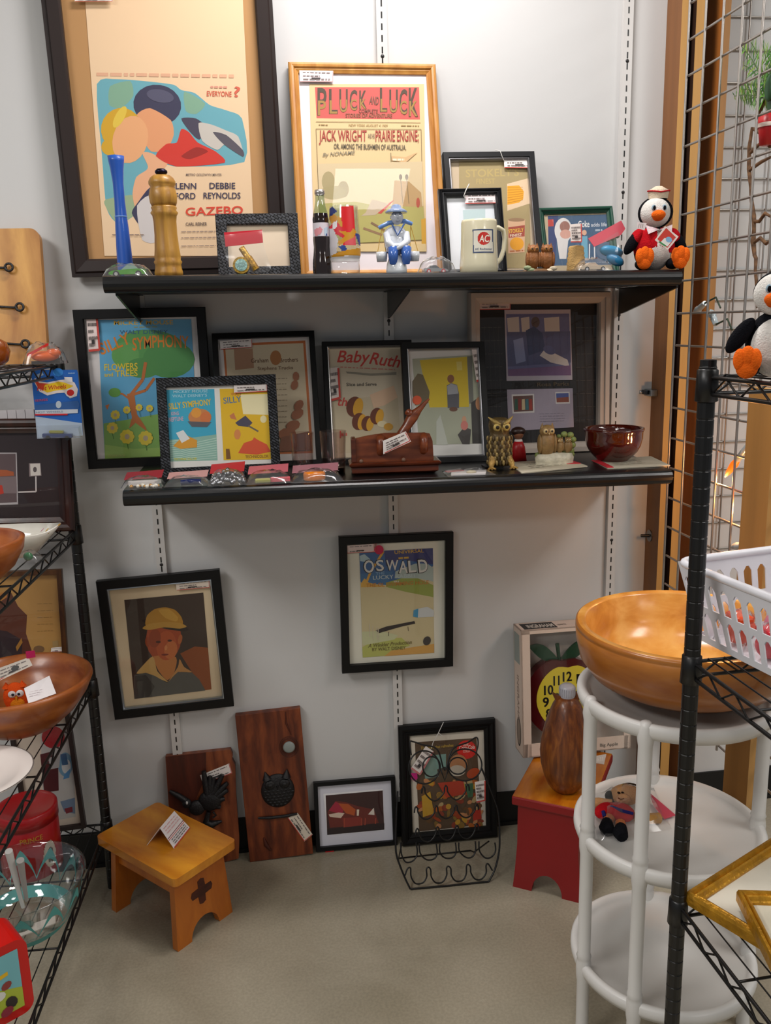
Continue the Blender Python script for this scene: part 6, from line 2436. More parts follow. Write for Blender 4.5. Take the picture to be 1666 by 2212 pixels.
q = fr.px(1219, 1508, -0.02)
cx, cy = q.x, q.y
AP = []
for i in range(40):
    a = PI / 2 + 2 * PI * i / 40
    rr = 0.114 * (1 - 0.10 * math.exp(-((a - PI / 2) / 0.22) ** 2) - 0.10 * math.exp(-((a - PI * 2.5) / 0.22) ** 2))
    AP.append((cx + rr * 1.0 * math.cos(a) * (1 - 0.16 * max(0, -math.sin(a)) ** 1.5), cy + rr * 1.03 * math.sin(a)))
mb.prism(AP, -0.055, -0.02, '#4a0c14')
mb.build('apple_body', GLOSS, o, bevel=0.008, seg=3)
mb = MB()
F2 = [(cx + (x - cx) * 0.8 + 0.012, cy + (y - cy) * 0.84 - 0.002) for x, y in AP]
mb.prism(F2, -0.0215, -0.0185, '#d9c63a')
mb.build('dial', SATIN, o)
mb = MB()
dcx, dcy = cx + 0.009, cy - 0.006
A = Art(mb, lambda x, y, k: Vector((x, y, -0.0184 + k * 0.00012)))


def num(t, x, y, hh):
    v, f = glyphs(t)
    x0, x1 = min(p[0] for p in v), max(p[0] for p in v)
    y1 = max(p[1] for p in v)
    ww = hh * ((0.3 if t == '1' else 0.62) if len(t) == 1 else (0.62 if t == '11' else 0.95))
    for dx in (-0.0006, 0.0006):
        mb.add([Vector((x - ww / 2 + dx + (p[0] - x0) / (x1 - x0) * ww, y - hh / 2 + p[1] / y1 * hh, -0.018)) for p in v], f, '#17150c')


for k in range(1, 13):
    a = PI / 2 - k * PI / 6
    num(str(k), dcx + 0.062 * math.cos(a), dcy + 0.068 * math.sin(a), 0.027)
    mb.add([Vector((dcx + 0.031 * math.cos(a) + 0.0025 * math.cos(t), dcy + 0.034 * math.sin(a) + 0.0035 * math.sin(t), -0.018)) for t in [2 * PI * i / 10 for i in range(10)]], [tuple(range(10))], '#17150c')
mb.build('numerals', MATTE, o)
mb = MB()
for a, L in ((2.5, 0.04), (0.7, 0.05)):
    p = Vector((dcx, dcy, -0.0165))
    e = p + Vector((math.cos(a) * L, math.sin(a) * L, 0))
    mb.tube([p - (e - p) * 0.25, p, p.lerp(e, 0.55), e], [0.0012, 0.002, 0.004, 0.0008], 6, '#1a160c')
mb.build('hand', SATIN, o)
mb = MB()
tx, ty = cx - 0.008, cy + 0.098
mb.tube([(tx, ty, -0.035), (tx - 0.002, ty + 0.02, -0.033), (tx - 0.006, ty + 0.055, -0.032)], [0.006, 0.005, 0.006], 10, '#0f3a26')
for sgn, L in ((-1, 0.085), (1, 0.085)):
    pts = []
    for k in range(13):
        t = k / 12
        pts.append((tx + sgn * (0.004 + L * t), ty + 0.012 + 0.042 * t - 0.0 + 0.021 * math.sin(PI * t)))
    for k in range(11, 0, -1):
        t = k / 12
        pts.append((tx + sgn * (0.004 + L * t), ty + 0.012 + 0.042 * t - 0.021 * math.sin(PI * t)))
    mb.prism(pts if sgn == 1 else pts[::-1], -0.036, -0.030, '#123d2a')
mb.build('stalk_and_leaves', GLOSS, o)
mb = MB()
mb.box(-w + 0.02, w - 0.016, 0.034, h - 0.008, -0.0055, -0.0045, '#ffffff')
mb.build('clear_window', PANE, o)
# ================================================================ right side
GALV = paint('galvanised_wire', 0.35, metal=0.85, col='#a8a29c')


def wire_grid(name, label, org, ux, nx, nz, z0, dz=0.0762, r=0.0028, off=Vector((0, 0, 0))):
    """panel of welded wire: nx uprights along ux from org, nz rows down from z0"""
    o = thing(name, label, 'wire grid', (org.x, org.y, 0), group='wire grid panels')
    z1 = z0 - dz * (nz - 1)
    ux = Vector(ux).normalized()
    mb = MB()
    for i in range(nx):
        p = ux * (dz * i)
        mb.tube([(p.x, p.y, z1 - 0.01), (p.x, p.y, z0 + 0.01)], r, 7, '#a8a29c')
    mb.build('upright_wires', GALV, o)
    mb = MB()
    q = off * (2 * r)
    for j in range(nz):
        z = z0 - dz * j
        a, b = q, q + ux * (dz * (nx - 1))
        mb.tube([(a.x, a.y, z), (b.x, b.y, z)], r, 7, '#a8a29c')
    mb.build('cross_wires', GALV, o)
    return o


g0 = Vector((0.6802, -0.2638 + 0.0762, 0))
wire_grid('wire_grid', 'galvanised wire grid panel running forward from the wooden uprights', g0, (0.0092, -1, 0), 16, 27, 2.0687 + 0.0762 * 5, off=Vector((1, 0, 0)))
zz0 = at(1600, 34, Y=-0.012).z
wire_grid('wire_grid', 'second galvanised wire grid hung flat on the wall behind', Vector((0.852, -0.010, 0)), (1, 0, 0), 12, 22, zz0 + 0.0762 * 3, r=0.0024, off=Vector((0, 1, 0)))

# clip and screw on the first upright
b = at(1404, 846, X=0.7135)
o = thing('steel_clip', 'bright steel clip screwed on the first brown upright', 'clip', b)
mb = MB()
mb.box(-0.02, 0.0, -0.05, 0.014, -0.009, 0.009, '#8f9ca4')
mb.box(-0.028, -0.02, -0.036, 0.020, -0.005, 0.007, '#3a4046')
mb.build('clip_plate', METAL, o, bevel=0.002)
mb = MB()
mb.cyl((-0.026, -0.01, 0), (-0.034, -0.01, 0.001), 0.005, n=12, col='#c9ced2')
mb.build('bolt', METAL, o)
b = at(1404, 1157, X=0.7135)
o = thing('washer_screw', 'screw through a round washer low on the brown upright', 'screw', b)
mb = MB()
mb.cyl((0, 0, 0), (-0.0025, 0, 0), 0.0165, n=24, col='#8a9096')
mb.build('washer', METAL, o)
mb = MB()
mb.cyl((-0.002, 0, 0), (-0.024, 0.004, 0), 0.0042, n=10, col='#181818')
mb.build('screw', SATIN, o)

# --- small lamps clipped along the grid
BULB = glow('lit_orange_bulb', '#f0560c', 0.9)
CLB = paint('clear_lamp_plastic', 0.15, spec=0.8, col='#a8b4b8')


def mini_lamp(label, pa, pb, lit, X=0.70):
    a, b = at(*pa, X=X), at(*pb, X=X)
    o = thing('mini_lamp', label, 'light', a, group='string lights on the wire grid')
    d = (b - a)
    mb = MB()
    mb.tube([Vector(), d * 0.4, d * 0.5], [0.006, 0.0075, 0.0055], 10, '#a8b4b8')
    mb.build('lamp_socket', CLB, o)
    mb = MB()
    mb.tube([d * 0.45, d * 0.6, d * 0.85, d], [0.006, 0.009, 0.006, 0.001], 10, '#ff7a18')
    mb.build('bulb', BULB if lit else CLB, o)
    mb = MB()
    mb.tube([Vector(), Vector((0.01, -0.03, 0.012)), Vector((0.006, -0.06, -0.012))], 0.0022, 6, '#2a3a2a')
    mb.build('cord', SATIN, o)
    if lit:
        l = bpy.data.lights.new('bulb_light', 'POINT')
        l.energy = 0.6
        l.color = (1, 0.42, 0.12)
        l.shadow_soft_size = 0.012
        lo = bpy.data.objects.new('bulb_light', l)
        lo.location = b + (b - a).normalized() * 0.016
        C0.objects.link(lo)
    return o


c = cR2
mini_lamp('unlit mini lamp clipped high on the wire grid', c(480, 385), c(400, 460), False)
mini_lamp('unlit mini lamp hooked beside the plush penguin beak', c(560, 540), c(520, 430), False)
mini_lamp('lit orange mini lamp with pale socket, the upper one of the pair', c(800, 1405), c(625, 1645), True)
mini_lamp('lit orange mini lamp against the tan board, lower of the pair', c(835, 1680), c(765, 1850), True)
mini_lamp('dark unlit mini lamp just above the white basket', c(800, 2130), c(665, 2150), False)

# --- artificial fern in a red holder and the twisted vine below it
o = thing('hanging_fern', 'green artificial fern in a red holder behind the wire grid', 'plant', at(1662, 262, X=0.72))
base_ = at(1662, 240, X=0.72)
inv_ = at(1662, 262, X=0.72)
rnd = random.Random(4)
c = cR1
FERN = paint('plastic_fern', 0.5, var=0.2, vscale=30)
for k, (tx, ty) in enumerate(((880, 400), (900, 560), (820, 820), (960, 360), (1060, 380), (1120, 420), (870, 760), (900, 860), (1130, 520))):
    mb = MB()
    tip = at(*c(tx, ty), X=0.72 + rnd.uniform(-0.012, 0.05)) - inv_
    root_ = base_ - inv_ + Vector((0, 0, 0.02))
    mid = root_.lerp(tip, 0.5) + Vector((0, 0, 0.025 if ty < 700 else 0.012))
    pts = [root_.lerp(mid, t) .lerp(mid.lerp(tip, t), t) for t in [i / 18 for i in range(19)]]
    mb.tube(pts, 0.0009, 5, '#3a5a20')
    for i in range(2, 19):
        p = pts[i]
        d = (pts[i] - pts[i - 1]).normalized()
        s1 = d.cross(Vector((1, 0, 0.3))).normalized()
        L = 0.030 * (1 - (i / 19) ** 2) + 0.008
        for sgn in (-1, 1):
            q = p + (s1 * sgn + d * 0.5 + Vector((rnd.uniform(-0.4, 0.4), 0, 0))).normalized() * L
            w_ = d * 0.0028
            col = rnd.choice(['#3f7a24', '#5f9a2c', '#2f6a24', '#88a83a'])
            e = Vector((0.0005, 0, 0))
            m_ = p.lerp(q, 0.5)
            mb.add([p - w_ * 0.5, m_ - w_, q, m_ + w_, p + w_ * 0.5], [(0, 1, 2, 3, 4)], col)
    mb.build('frond', FERN, o)
mb = MB()
for dx, dz, rx, rz in ((0.0, 0.03, 0.022, 0.034), (0.012, 0.0, 0.02, 0.03), (-0.01, 0.05, 0.016, 0.026)):
    mb.ell((dx, -0.01, dz + 0.01), (0.006, rx, rz), '#1c4a26', 10, 8)
mb.build('broad_leaf', FERN, o)
mb = MB()
mb.lathe([(1e-5, -0.045), (0.016, -0.045), (0.02, -0.01), (0.022, 0.012), (1e-5, 0.01)], 20, '#b3161c', sx=1)
mb.lathe([(0.0225, -0.012), (0.0235, -0.008), (0.0225, -0.004)], 20, '#d8c4b8')
mb.build('red_holder', SATIN, o)

VINE = wood('twisted_vine_bark', '#4a2f18', '#7a5634', 40, 'Z', 0.75, 3)
o = thing('twisted_vine', 'twisted brown vine hanging below the green fern', 'vine', at(1640, 440, X=0.73))
ivn = at(1640, 440, X=0.73)
pv = lambda *q: [at(*c(*p), X=0.73) - ivn for p in q]
pv2 = lambda *q: [at(*cR2(*p), X=0.73) - ivn for p in q]
mb = MB()
mb.tube(pv((970, 1085), (945, 1250), (942, 1440), (955, 1600), (965, 1720), (985, 1850), (985, 1960), (978, 2060), (990, 2180)) + pv2((850, 60), (845, 160), (858, 270), (860, 420)), [0.003, 0.004, 0.0045, 0.003, 0.004, 0.0045, 0.004, 0.0055, 0.004, 0.004, 0.003, 0.004, 0.003], 8, '#6a4a2a')
mb.build('main_stem', VINE, o)
for q in (((985, 1100), (1035, 1135), (1075, 1050), (1130, 1110)), ((960, 1300), (1010, 1250), (1060, 1210), (1125, 1255)), ((950, 1450), (1050, 1380), (1130, 1340)),
          ((985, 1890), (1030, 1890), (1080, 1820), (1130, 1850)), ((985, 2070), (1040, 2030), (1090, 2080), (1130, 2050)), ((1010, 990), (1090, 850), (1130, 790))):
    mb = MB()
    mb.tube(pv(*q), [0.0038] * (len(q) - 1) + [0.0025], 7, '#6a4a2a')
    mb.build('side_shoot', VINE, o)


# --- black wire shelving
def wire_rack(label, corner, rz, sx, W, D, levels, ztop, cap=True, group='black wire shelving racks', wires='y'):
    """corner post at local 0,0; shelf spreads to sx*W in x and -D in y"""
    o = thing('wire_shelving', label, 'shelving', (corner[0], corner[1], 0), rz, group=group)
    for (px, py) in ((0, 0), (sx * W, 0), (0, -D), (sx * W, -D)):
        mb = MB()
        prof = [(1e-5, 0), (0.0125, 0)]
        z = 0.012
        while z < ztop - 0.02:
            prof += [(0.0127, z), (0.0127, z + 0.022), (0.0119, z + 0.0232), (0.0119, z + 0.0242)]
            z += 0.0254
        prof += [(0.0127, ztop - 0.012), (0.0117, ztop - 0.010), (0.0117, ztop), (1e-5, ztop + 0.001)]
        mb.lathe(prof, 18, '#0a0a0b', (px, py, 0), smooth=False)
        po = mb.build('post', STEELB, o)
        for zl in levels:
            mb = MB()
            mb.lathe([(0.0128, -0.032), (0.0168, -0.030), (0.0152, 0.014), (0.0128, 0.016)], 18, '#0a0a0b', (px, py, zl - 0.004))
            mb.build('collar', STEELB, po)
    for zl in levels:
        mb = MB()
        r = 0.0031
        x0, x1 = (0.0, sx * W)
        for (a, b) in (((x0, 0), (x1, 0)), ((x0, -D), (x1, -D)), ((x0, 0), (x0, -D)), ((x1, 0), (x1, -D))):
            va, vb = Vector((a[0], a[1], 0)), Vector((b[0], b[1], 0))
            L = (vb - va).length
            d = (vb - va) / L
            va, vb = va + d * 0.014, vb - d * 0.014
            mb.tube([va + Vector((0, 0, zl)), vb + Vector((0, 0, zl))], r, 8, '#0a0a0b')
            mb.tube([va + Vector((0, 0, zl - 0.024)), vb + Vector((0, 0, zl - 0.024))], r, 8, '#0a0a0b')
            n = max(2, int(L / 0.036))
            zg = []
            for i in range(n + 1):
                p = va.lerp(vb, i / n)
                zg.append(p + Vector((0, 0, zl if i % 2 else zl - 0.024)))
            mb.tube(zg, 0.0019, 6, '#0a0a0b')
        mb.build('shelf_truss', STEELB, o)
        mb = MB()
        n = int(W / 0.026)
        for i in range(1, n):
            x = sx * W * i / n
            mb.tube([(x, -0.001, zl + 0.003), (x, -D + 0.001, zl + 0.003)], 0.0014, 6, '#0a0a0b')
        for k in range(1, 4):
            y = -D * k / 4
            mb.tube([(0, y, zl - 0.0006), (sx * W, y, zl - 0.0006)], 0.0022, 6, '#0a0a0b')
        mb.build('deck_wires', STEELB, o)
    return o


RR = (0.3205, -1.03)
RZ = [1.366, 0.926, 0.494]
wire_rack('black wire shelving rack at the right edge holding the white basket', RR, 0.033, 1, 0.3, 0.7, RZ, 1.391)

# plush penguin on the right rack
b = at(1650, 826, Z=RZ[0] + 0.004)
b = Vector((at(1668, 826, Y=-1.115).x, -1.115, RZ[0] + 0.0045))
penguin('white bellied plush penguin seated on the right wire rack', b, 0.86, -0.5, jacket=False, hat=False)
o = C0.objects[-1] if False else None

# --- white basket with goods
WHP = paint('white_basket_plastic', 0.28, col='#e4e4ea')
zr = 1.06
P0 = at(1466, 1213, Z=zr)
P1 = at(1666, 1187, Z=zr)
P3 = at(1640, 1322, Z=zr)
e1 = (P1 - P0).normalized()
e2 = (P3 - P0).normalized()
e2 = (e2 - e1 * e2.dot(e1)).normalized()
BWd, BLd = 0.27, 0.38
zb0 = RZ[1] + 0.0045
o = thing('basket', 'white slotted plastic basket of bagged goods on the right rack', 'basket', M=Matrix((e1, -e2 if False else e2, Vector((0, 0, -1)) if False else e1.cross(e2))).transposed().to_4x4())
# keep the basket's axes level: x along the far rim, y towards the viewer
zax = Vector((0, 0, 1))
yax = zax.cross(e1).normalized()
sgn_ = 1 if yax.dot(e2) > 0 else -1
Mb = Matrix((e1, yax, zax)).transposed().to_4x4()
Mb.translation = Vector((P0.x, P0.y, zb0))
o.matrix_world = Mb
hR = zr - zb0
tin = 0.028


def bk(x, y, z):
    """basket coordinates: x 0..BWd, y 0..BLd towards the viewer, tapering to its floor"""
    k = 1 - z / hR
    xx = tin * k + x * (BWd - 2 * tin * k) / BWd
    yy = tin * k + y * (BLd - 2 * tin * k) / BLd
    return Vector((xx, sgn_ * yy, z))


def slotted(a, b, n, name):
    """one wall from rim corner a to b (x, y), with two rows of slots"""
    mb = MB()
    L = math.hypot(b[0] - a[0], b[1] - a[1])
    zs = [0.0, 0.012, 0.055, 0.066, 0.108, hR]
    ns = [0.0]
    for i in range(n):
        c0 = (i + 0.5) / n
        ns += [c0 - 0.3 / n, c0 + 0.3 / n]
    ns.append(1.0)
    nd = Vector((b[1] - a[1], -(b[0] - a[0]), 0)).normalized() * 0.0012
    P = lambda t, z, k: bk(a[0] + (b[0] - a[0]) * t, a[1] + (b[1] - a[1]) * t, z) + nd * k * sgn_
    for j in range(5):
        for i in range(len(ns) - 1):
            if j in (1, 3) and i % 2 == 1:
                t0, t1 = ns[i], ns[i + 1]
                for k in (0,):
                    q = [P(t0, zs[j], -1), P(t1, zs[j], -1), P(t1, zs[j + 1], -1), P(t0, zs[j + 1], -1)]
                    q2 = [P(t0, zs[j], 1), P(t1, zs[j], 1), P(t1, zs[j + 1], 1), P(t0, zs[j + 1], 1)]
                    mb.add(q + q2, [(0, 4, 5, 1), (1, 5, 6, 2), (2, 6, 7, 3), (3, 7, 4, 0)], '#e4e4ea')
                    # rounded top corners of each slot
                    for (tt, sg) in ((t0, 1), (t1, -1)):
                        dt = (t1 - t0) * 0.35 * sg
                        for kk in (-1, 1):
                            tri = [P(tt, zs[j + 1], kk), P(tt + dt, zs[j + 1], kk), P(tt, zs[j + 1] - 0.008, kk)]
                            mb.add(tri, [(0, 1, 2)], '#e4e4ea')
                continue
            for k in (-1, 1):
                q = [P(ns[i], zs[j], k), P(ns[i + 1], zs[j], k), P(ns[i + 1], zs[j + 1], k), P(ns[i], zs[j + 1], k)]
                mb.add(q, [(0, 1, 2, 3) if k == 1 else (3, 2, 1, 0)], '#e4e4ea')
    return mb.build(name, WHP, o)


slotted((0, 0), (BWd, 0), 9, 'end_wall')
slotted((0, BLd), (0, 0), 13, 'side_wall')
slotted((BWd, 0), (BWd, BLd), 13, 'side_wall')
slotted((BWd, BLd), (0, BLd), 9, 'end_wall')
mb = MB()
q = [bk(0, 0, 0), bk(BWd, 0, 0), bk(BWd, BLd, 0), bk(0, BLd, 0)]
mb.add(q + [p + Vector((0, 0, 0.002)) for p in q], [(3, 2, 1, 0), (4, 5, 6, 7)], '#e4e4ea')
mb.build('floor', WHP, o)
mb = MB()
ring = []
for (x, y) in ((0, 0), (BWd, 0), (BWd, BLd), (0, BLd)):
    for k in range(6):
        a = {(0, 0): PI, (BWd, 0): 1.5 * PI, (BWd, BLd): 0, (0, BLd): PI / 2}[(x, y)] + k / 5 * PI / 2
        r = 0.022
        cx = min(max(x, r), BWd - r)
        cy = min(max(y, r), BLd - r)
        ring.append(Vector((cx + r * math.cos(a), sgn_ * (cy + r * math.sin(a)), hR)))
mb.tube(ring, 0.0065, 10, '#e8e8ee', True)
mb.build('rolled_rim', WHP, o)
# goods inside: separate bagged trinkets
rnd = random.Random(21)
goods = [('#d84a1c', 'orange'), ('#c2182a', 'red'), ('#3c3c40', 'dark grey'), ('#e07a94', 'pink'), ('#7a2028', 'maroon'), ('#b98a3a', 'amber'), ('#d6d2d2', 'white'), ('#5a6a8a', 'slate blue')]
spots = [(0.038, 0.03), (0.038, 0.098), (0.038, 0.166), (0.116, 0.03), (0.116, 0.098), (0.038, 0.234), (0.116, 0.166), (0.116, 0.234)]
for (col, nm), (x, y) in zip(goods, spots):
    p = Mb @ Vector((x + 0.03, sgn_ * (y + 0.045), 0))
    p.z = zb0 + 0.0025
    og = thing('bagged_trinket', f'{nm} trinket in a clear bag inside the white basket', 'bag', p, 0.0, group='bagged trinkets in the basket')
    mb = MB()
    mb.ell((0, 0, 0.024), (0.026, 0.018, 0.023), col, 14, 9)
    mb.box(-0.018, 0.012, -0.02, 0.02, 0.04, 0.052, col)
    mb.build('trinket', PLASTIC, og, bevel=0.004)
    tent(og, 0.072, 0.058, 0.06, n=8)

# --- gilt frames lying on the rack
GILT = paint('gilded_moulding', 0.36, metal=0.55, bump=0.8, bscale=120, var=0.3, vscale=40, col='#b98622')


def gilt(label, corner, a1, a2, w1, w2, z, fw, fd, sheet):
    """frame lying flat: corner nearest the post, edges w1 along a1 and w2 along a2"""
    x = a1.normalized()
    y = (a2 - x * a2.dot(x)).normalized()
    n = x.cross(y)
    if n.z < 0:
        x, y, w1, w2 = y, x, w2, w1
        n = x.cross(y)
    M = Matrix((x, y, n)).transposed().to_4x4()
    M.translation = Vector((corner.x, corner.y, z)) + x * (w1 / 2)
    o = thing('gilt_frame', label, 'picture frame', M=M, group='gilt frames on the rack')

    class Q:
        pass
    q = Q()
    q.w, q.h = w1, w2
    rim(q, fw, [(0, 0), (0, fd * 0.7), (0.1, fd * 0.95), (0.3, fd), (0.45, fd * 0.7), (0.6, fd * 0.85), (0.75, fd * 0.8), (0.88, fd * 0.55), (1, fd * 0.45), (1, 0.001)], '#b98622').build('moulding', GILT, o)
    mb = MB()
    w, h = w1 / 2 - fw * 0.9, w2
    mb.box(-w, w, fw * 0.9, h - fw * 0.9, 0.003, 0.006, sheet)
    mb.build('backing_sheet', MATTE, o)
    return o


zf = 0.5225
K0, K1, K2 = at(1479, 1925, Z=zf), at(1666, 1806, Z=zf), at(1640, 2032, Z=zf)
gilt('large gilt frame with cream backing lying across the right rack', K0, K1 - K0, K2 - K0, 0.28, 0.24, zf - 0.022, 0.022, 0.022, '#d8d2c2')
zf = 0.5455
K0, K1, K2 = at(1592, 1919, Z=zf), at(1666, 1921, Z=zf), at(1666, 2068, Z=zf)
gilt('smaller gilt frame stacked on the large gilt one', K0, K1 - K0, K2 - K0, 0.17, 0.24, zf - 0.022, 0.019, 0.022, '#d2ccb8')
# --- white three tier stand
WPL = paint('white_stand_plastic', 0.35, col='#dad8d4', var=0.02, vscale=10)
TC = Vector((0.431, -0.765, 0))
TR = 0.184
TZ = [0.758, 0.474, 0.186]
o = thing('tier_stand', 'white round three tier plastic stand carrying the big bowl', 'stand', TC)
for k, z in enumerate(TZ):
    mb = MB()
    prof = [(1e-5, z - 0.022), (TR - 0.03, z - 0.022), (TR - 0.022, z - 0.03), (TR - 0.004, z - 0.028), (TR, z - 0.016), (TR - 0.001, z - 0.004), (TR - 0.006, z), (TR - 0.014, z - 0.001), (TR - 0.02, z - 0.008), (TR - 0.026, z - 0.016), (1e-5, z - 0.017)]
    mb.lathe(prof, 72, '#dad8d4')
    mb.build('tray', WPL, o)
lp = at(1273, 1560, Y=-0.80)
angs = []
for px in (1273, 1389, 1647):
    best = None
    for i in range(720):
        a = 2 * PI * i / 720
        p = TC + Vector(((TR - 0.010) * math.cos(a), (TR - 0.010) * math.sin(a), 0.6))
        d = abs(to_px(p)[0] - px) + (8 if (px != 1273 and math.sin(a) > 0) else 0) + (8 if (px == 1273 and math.sin(a) > 0.25) else 0)
        if best is None or d < best[0]:
            best = (d, a)
    angs.append(best[1])
angs.append(angs[0] - PI * 0.62 if False else math.radians(75))
for a in angs:
    x, y = (TR - 0.010) * math.cos(a), (TR - 0.010) * math.sin(a)
    mb = MB()
    prof = [(1e-5, 0), (0.014, 0), (0.0135, 0.01), (0.0128, 0.02)]
    for z in TZ[::-1]:
        prof += [(0.0128, z - 0.045), (0.0150, z - 0.030), (0.0155, z - 0.006), (0.0140, z + 0.004), (0.0132, z + 0.010), (0.0150, z + 0.014), (0.0128, z + 0.02)]
    prof = [p for p in prof if p[1] < TZ[0] - 0.008] + [(0.0125, TZ[0] - 0.006), (0.010, TZ[0] + 0.0005), (0.006, TZ[0] + 0.003), (1e-5, TZ[0] + 0.0035)]
    mb.lathe(prof, 22, '#dad8d4', (x, y, 0))
    mb.build('column', WPL, o)

# --- big salad bowl on top
SALAD = wood('pale_turned_hardwood', '#b87224', '#e4ac5c', 5, 'X', 0.25, 9, coat=0.4, stretch=(1, 1, 1.6), nz=1.2, mid='#d39240')
SALADO = wood('turned_hardwood_outside', '#8a4712', '#b8742a', 4, 'Z', 0.3, 6, coat=0.35, stretch=(0.7, 0.7, 2.0), nz=1.0)
bz_ = TZ[0] + 0.001
rt_ = 0.885
o = thing('salad_bowl', 'very large turned wooden salad bowl on the white stand', 'bowl', (0.449, -0.755, bz_))
hb = rt_ - bz_
mb = MB()
ro = 0.203
mb.lathe([(1e-5, 0.002), (0.115, 0.0), (0.140, 0.006), (0.172, 0.024), (0.193, 0.054), (0.201, 0.088), (ro, hb - 0.012), (ro - 0.0015, hb - 0.0105), (ro, hb - 0.009), (ro - 0.001, hb - 0.002), (ro - 0.004, hb)], 80, '#a8631a')
mb.build('outside', SALADO, o)
mb = MB()
mb.lathe([(ro - 0.004, hb), (ro - 0.016, hb), (ro - 0.020, hb - 0.004), (0.176, 0.075), (0.158, 0.042), (0.125, 0.022), (0.07, 0.014), (1e-5, 0.013)], 80, '#d89a48')
mb.build('inside', SALAD, o)

# --- doll in a bag on the middle tier
zt = TZ[1] - 0.0165
b = at(1372, 1760, Z=zt)
b.z = zt
o = thing('bagged_doll', 'small doll in red and blue clothes bagged on the middle tier', 'doll', b)
P = lambda x, y, z: (lambda q: Vector((q.x - b.x, q.y - b.y, z)))(at(*cR4(x, y), Z=zt + z))
mb = MB()
mb.ell(P(500, 195, 0.016), (0.026, 0.03, 0.016), '#b8161e', 18, 10, Matrix.Rotation(0.9, 3, 'Z'))
mb.ell(P(400, 185, 0.014), (0.03, 0.022, 0.014), '#b8161e', 16, 10, Matrix.Rotation(0.5, 3, 'Z'))
mb.build('red_coat', PLUSH, o)
mb = MB()
mb.tube([P(430, 150, 0.027), P(520, 185, 0.031), P(600, 205, 0.026)], [0.003, 0.0035, 0.003], 8, '#2a2a6a')
mb.tube([P(370, 190, 0.024), P(380, 230, 0.02)], 0.004, 8, '#2a2a6a')
mb.build('blue_trim', PLUSH, o)
mb = MB()
mb.ell(P(540, 60, 0.022), (0.032, 0.026, 0.02), '#b98a5e', 20, 12)
mb.ell(P(525, 95, 0.026), (0.016, 0.012, 0.012), '#c4926a', 14, 8)
for x in (490, 520):
    mb.ell(P(x, 45, 0.037), (0.003, 0.004, 0.002), '#2a1c14', 8, 6)
mb.tube([P(485, 85, 0.037), P(505, 95, 0.038), P(530, 90, 0.037)], 0.0012, 6, '#6a3a2a')
mb.build('head', PLUSH, o)
mb = MB()
mb.ell(P(425, 75, 0.018), (0.011, 0.014, 0.012), '#14120f', 12, 8)
mb.ell(P(560, 20, 0.018), (0.026, 0.014, 0.014), '#3a2a1c', 12, 8)
mb.build('hair', PLUSH, o)
mb = MB()
mb.tube([P(440, 130, 0.016), P(340, 120, 0.014), P(260, 125, 0.010)], [0.009, 0.01, 0.011], 10, '#b98a5e')
mb.build('arm', PLUSH, o)
mb = MB()
mb.tube([P(610, 230, 0.016), P(720, 245, 0.014), P(800, 240, 0.010)], [0.009, 0.011, 0.011], 10, '#b98a4e')
mb.build('arm', PLUSH, o)
for q in (((420, 240), (400, 270), (395, 310)), ((500, 280), (510, 310), (500, 350))):
    mb = MB()
    mb.tube([P(*q[0], 0.014), P(*q[1], 0.013)], [0.011, 0.010], 10, '#c4744a')
    mb.build('leg', PLUSH, o)
    mb = MB()
    mb.tube([P(*q[1], 0.013), P(*q[2], 0.013), P(q[2][0] + 20, q[2][1] + 40, 0.011)], [0.011, 0.015, 0.011], 10, '#15151a')
    mb.build('boot', PLUSH, o)
mb = MB()
pl = [P(720, 40, 0.016), P(930, 220, 0.006), P(840, 250, 0.004), P(760, 150, 0.01)]
mb.add(pl + [p + Vector((0, 0, 0.001)) for p in pl], [(3, 2, 1, 0), (4, 5, 6, 7), (0, 1, 5, 4), (1, 2, 6, 5), (2, 3, 7, 6), (3, 0, 4, 7)], '#c23a5a')
mb.build('header_strip', SATIN, o)
film_bag([P(250, 60, 0), P(760, 10, 0), P(900, 330, 0), P(330, 420, 0)], 'plastic_bag', o, 0.04)

# ================================================================ left rack and its goods
LR = (-0.795, -0.10)
LZ = [1.377, 0.983, 0.583, 0.185]
LA = -0.038
wire_rack('black wire shelving rack at the left edge holding wooden bowls', LR, LA, -1, 0.46, 0.92, LZ, 1.397)

# plaque with iron hooks
c = cL1
PINE = wood('knotty_pine_plaque', '#9a6020', '#d09a4c', 9, 'X', 0.45, 4, coat=0.15, stretch=(1, 0.2, 1))
fr = Fr(c(-140, 135), c(345, 140), c(-140, 1235), c(435, 1205), -0.10, -0.045, LZ[0] + 0.006)
fr.o = fr.o - fr.n * 0.024
fr.M.translation = fr.o
o = thing('hook_plaque', 'pale pine plaque with black iron hooks atop the left rack', 'plaque', M=fr.M)
mb = MB()
pts = []
w, h = fr.w / 2, fr.h
for sx, sy in ((-1, 0), (1, 0), (1, 1), (-1, 1)):
    for k in range(6):
        a = {(-1, 0): PI, (1, 0): 1.5 * PI, (1, 1): 0, (-1, 1): PI / 2}[(sx, sy)] + k / 5 * PI / 2
        r = 0.016 if sy == 0 else 0.022
        pts.append((sx * (w - r) + r * math.cos(a), (r if sy == 0 else h - r) + r * math.sin(a)))
mb.prism(pts, 0, 0.024, '#c08a40')
mb.build('board', PINE, o, bevel=0.007, seg=3)
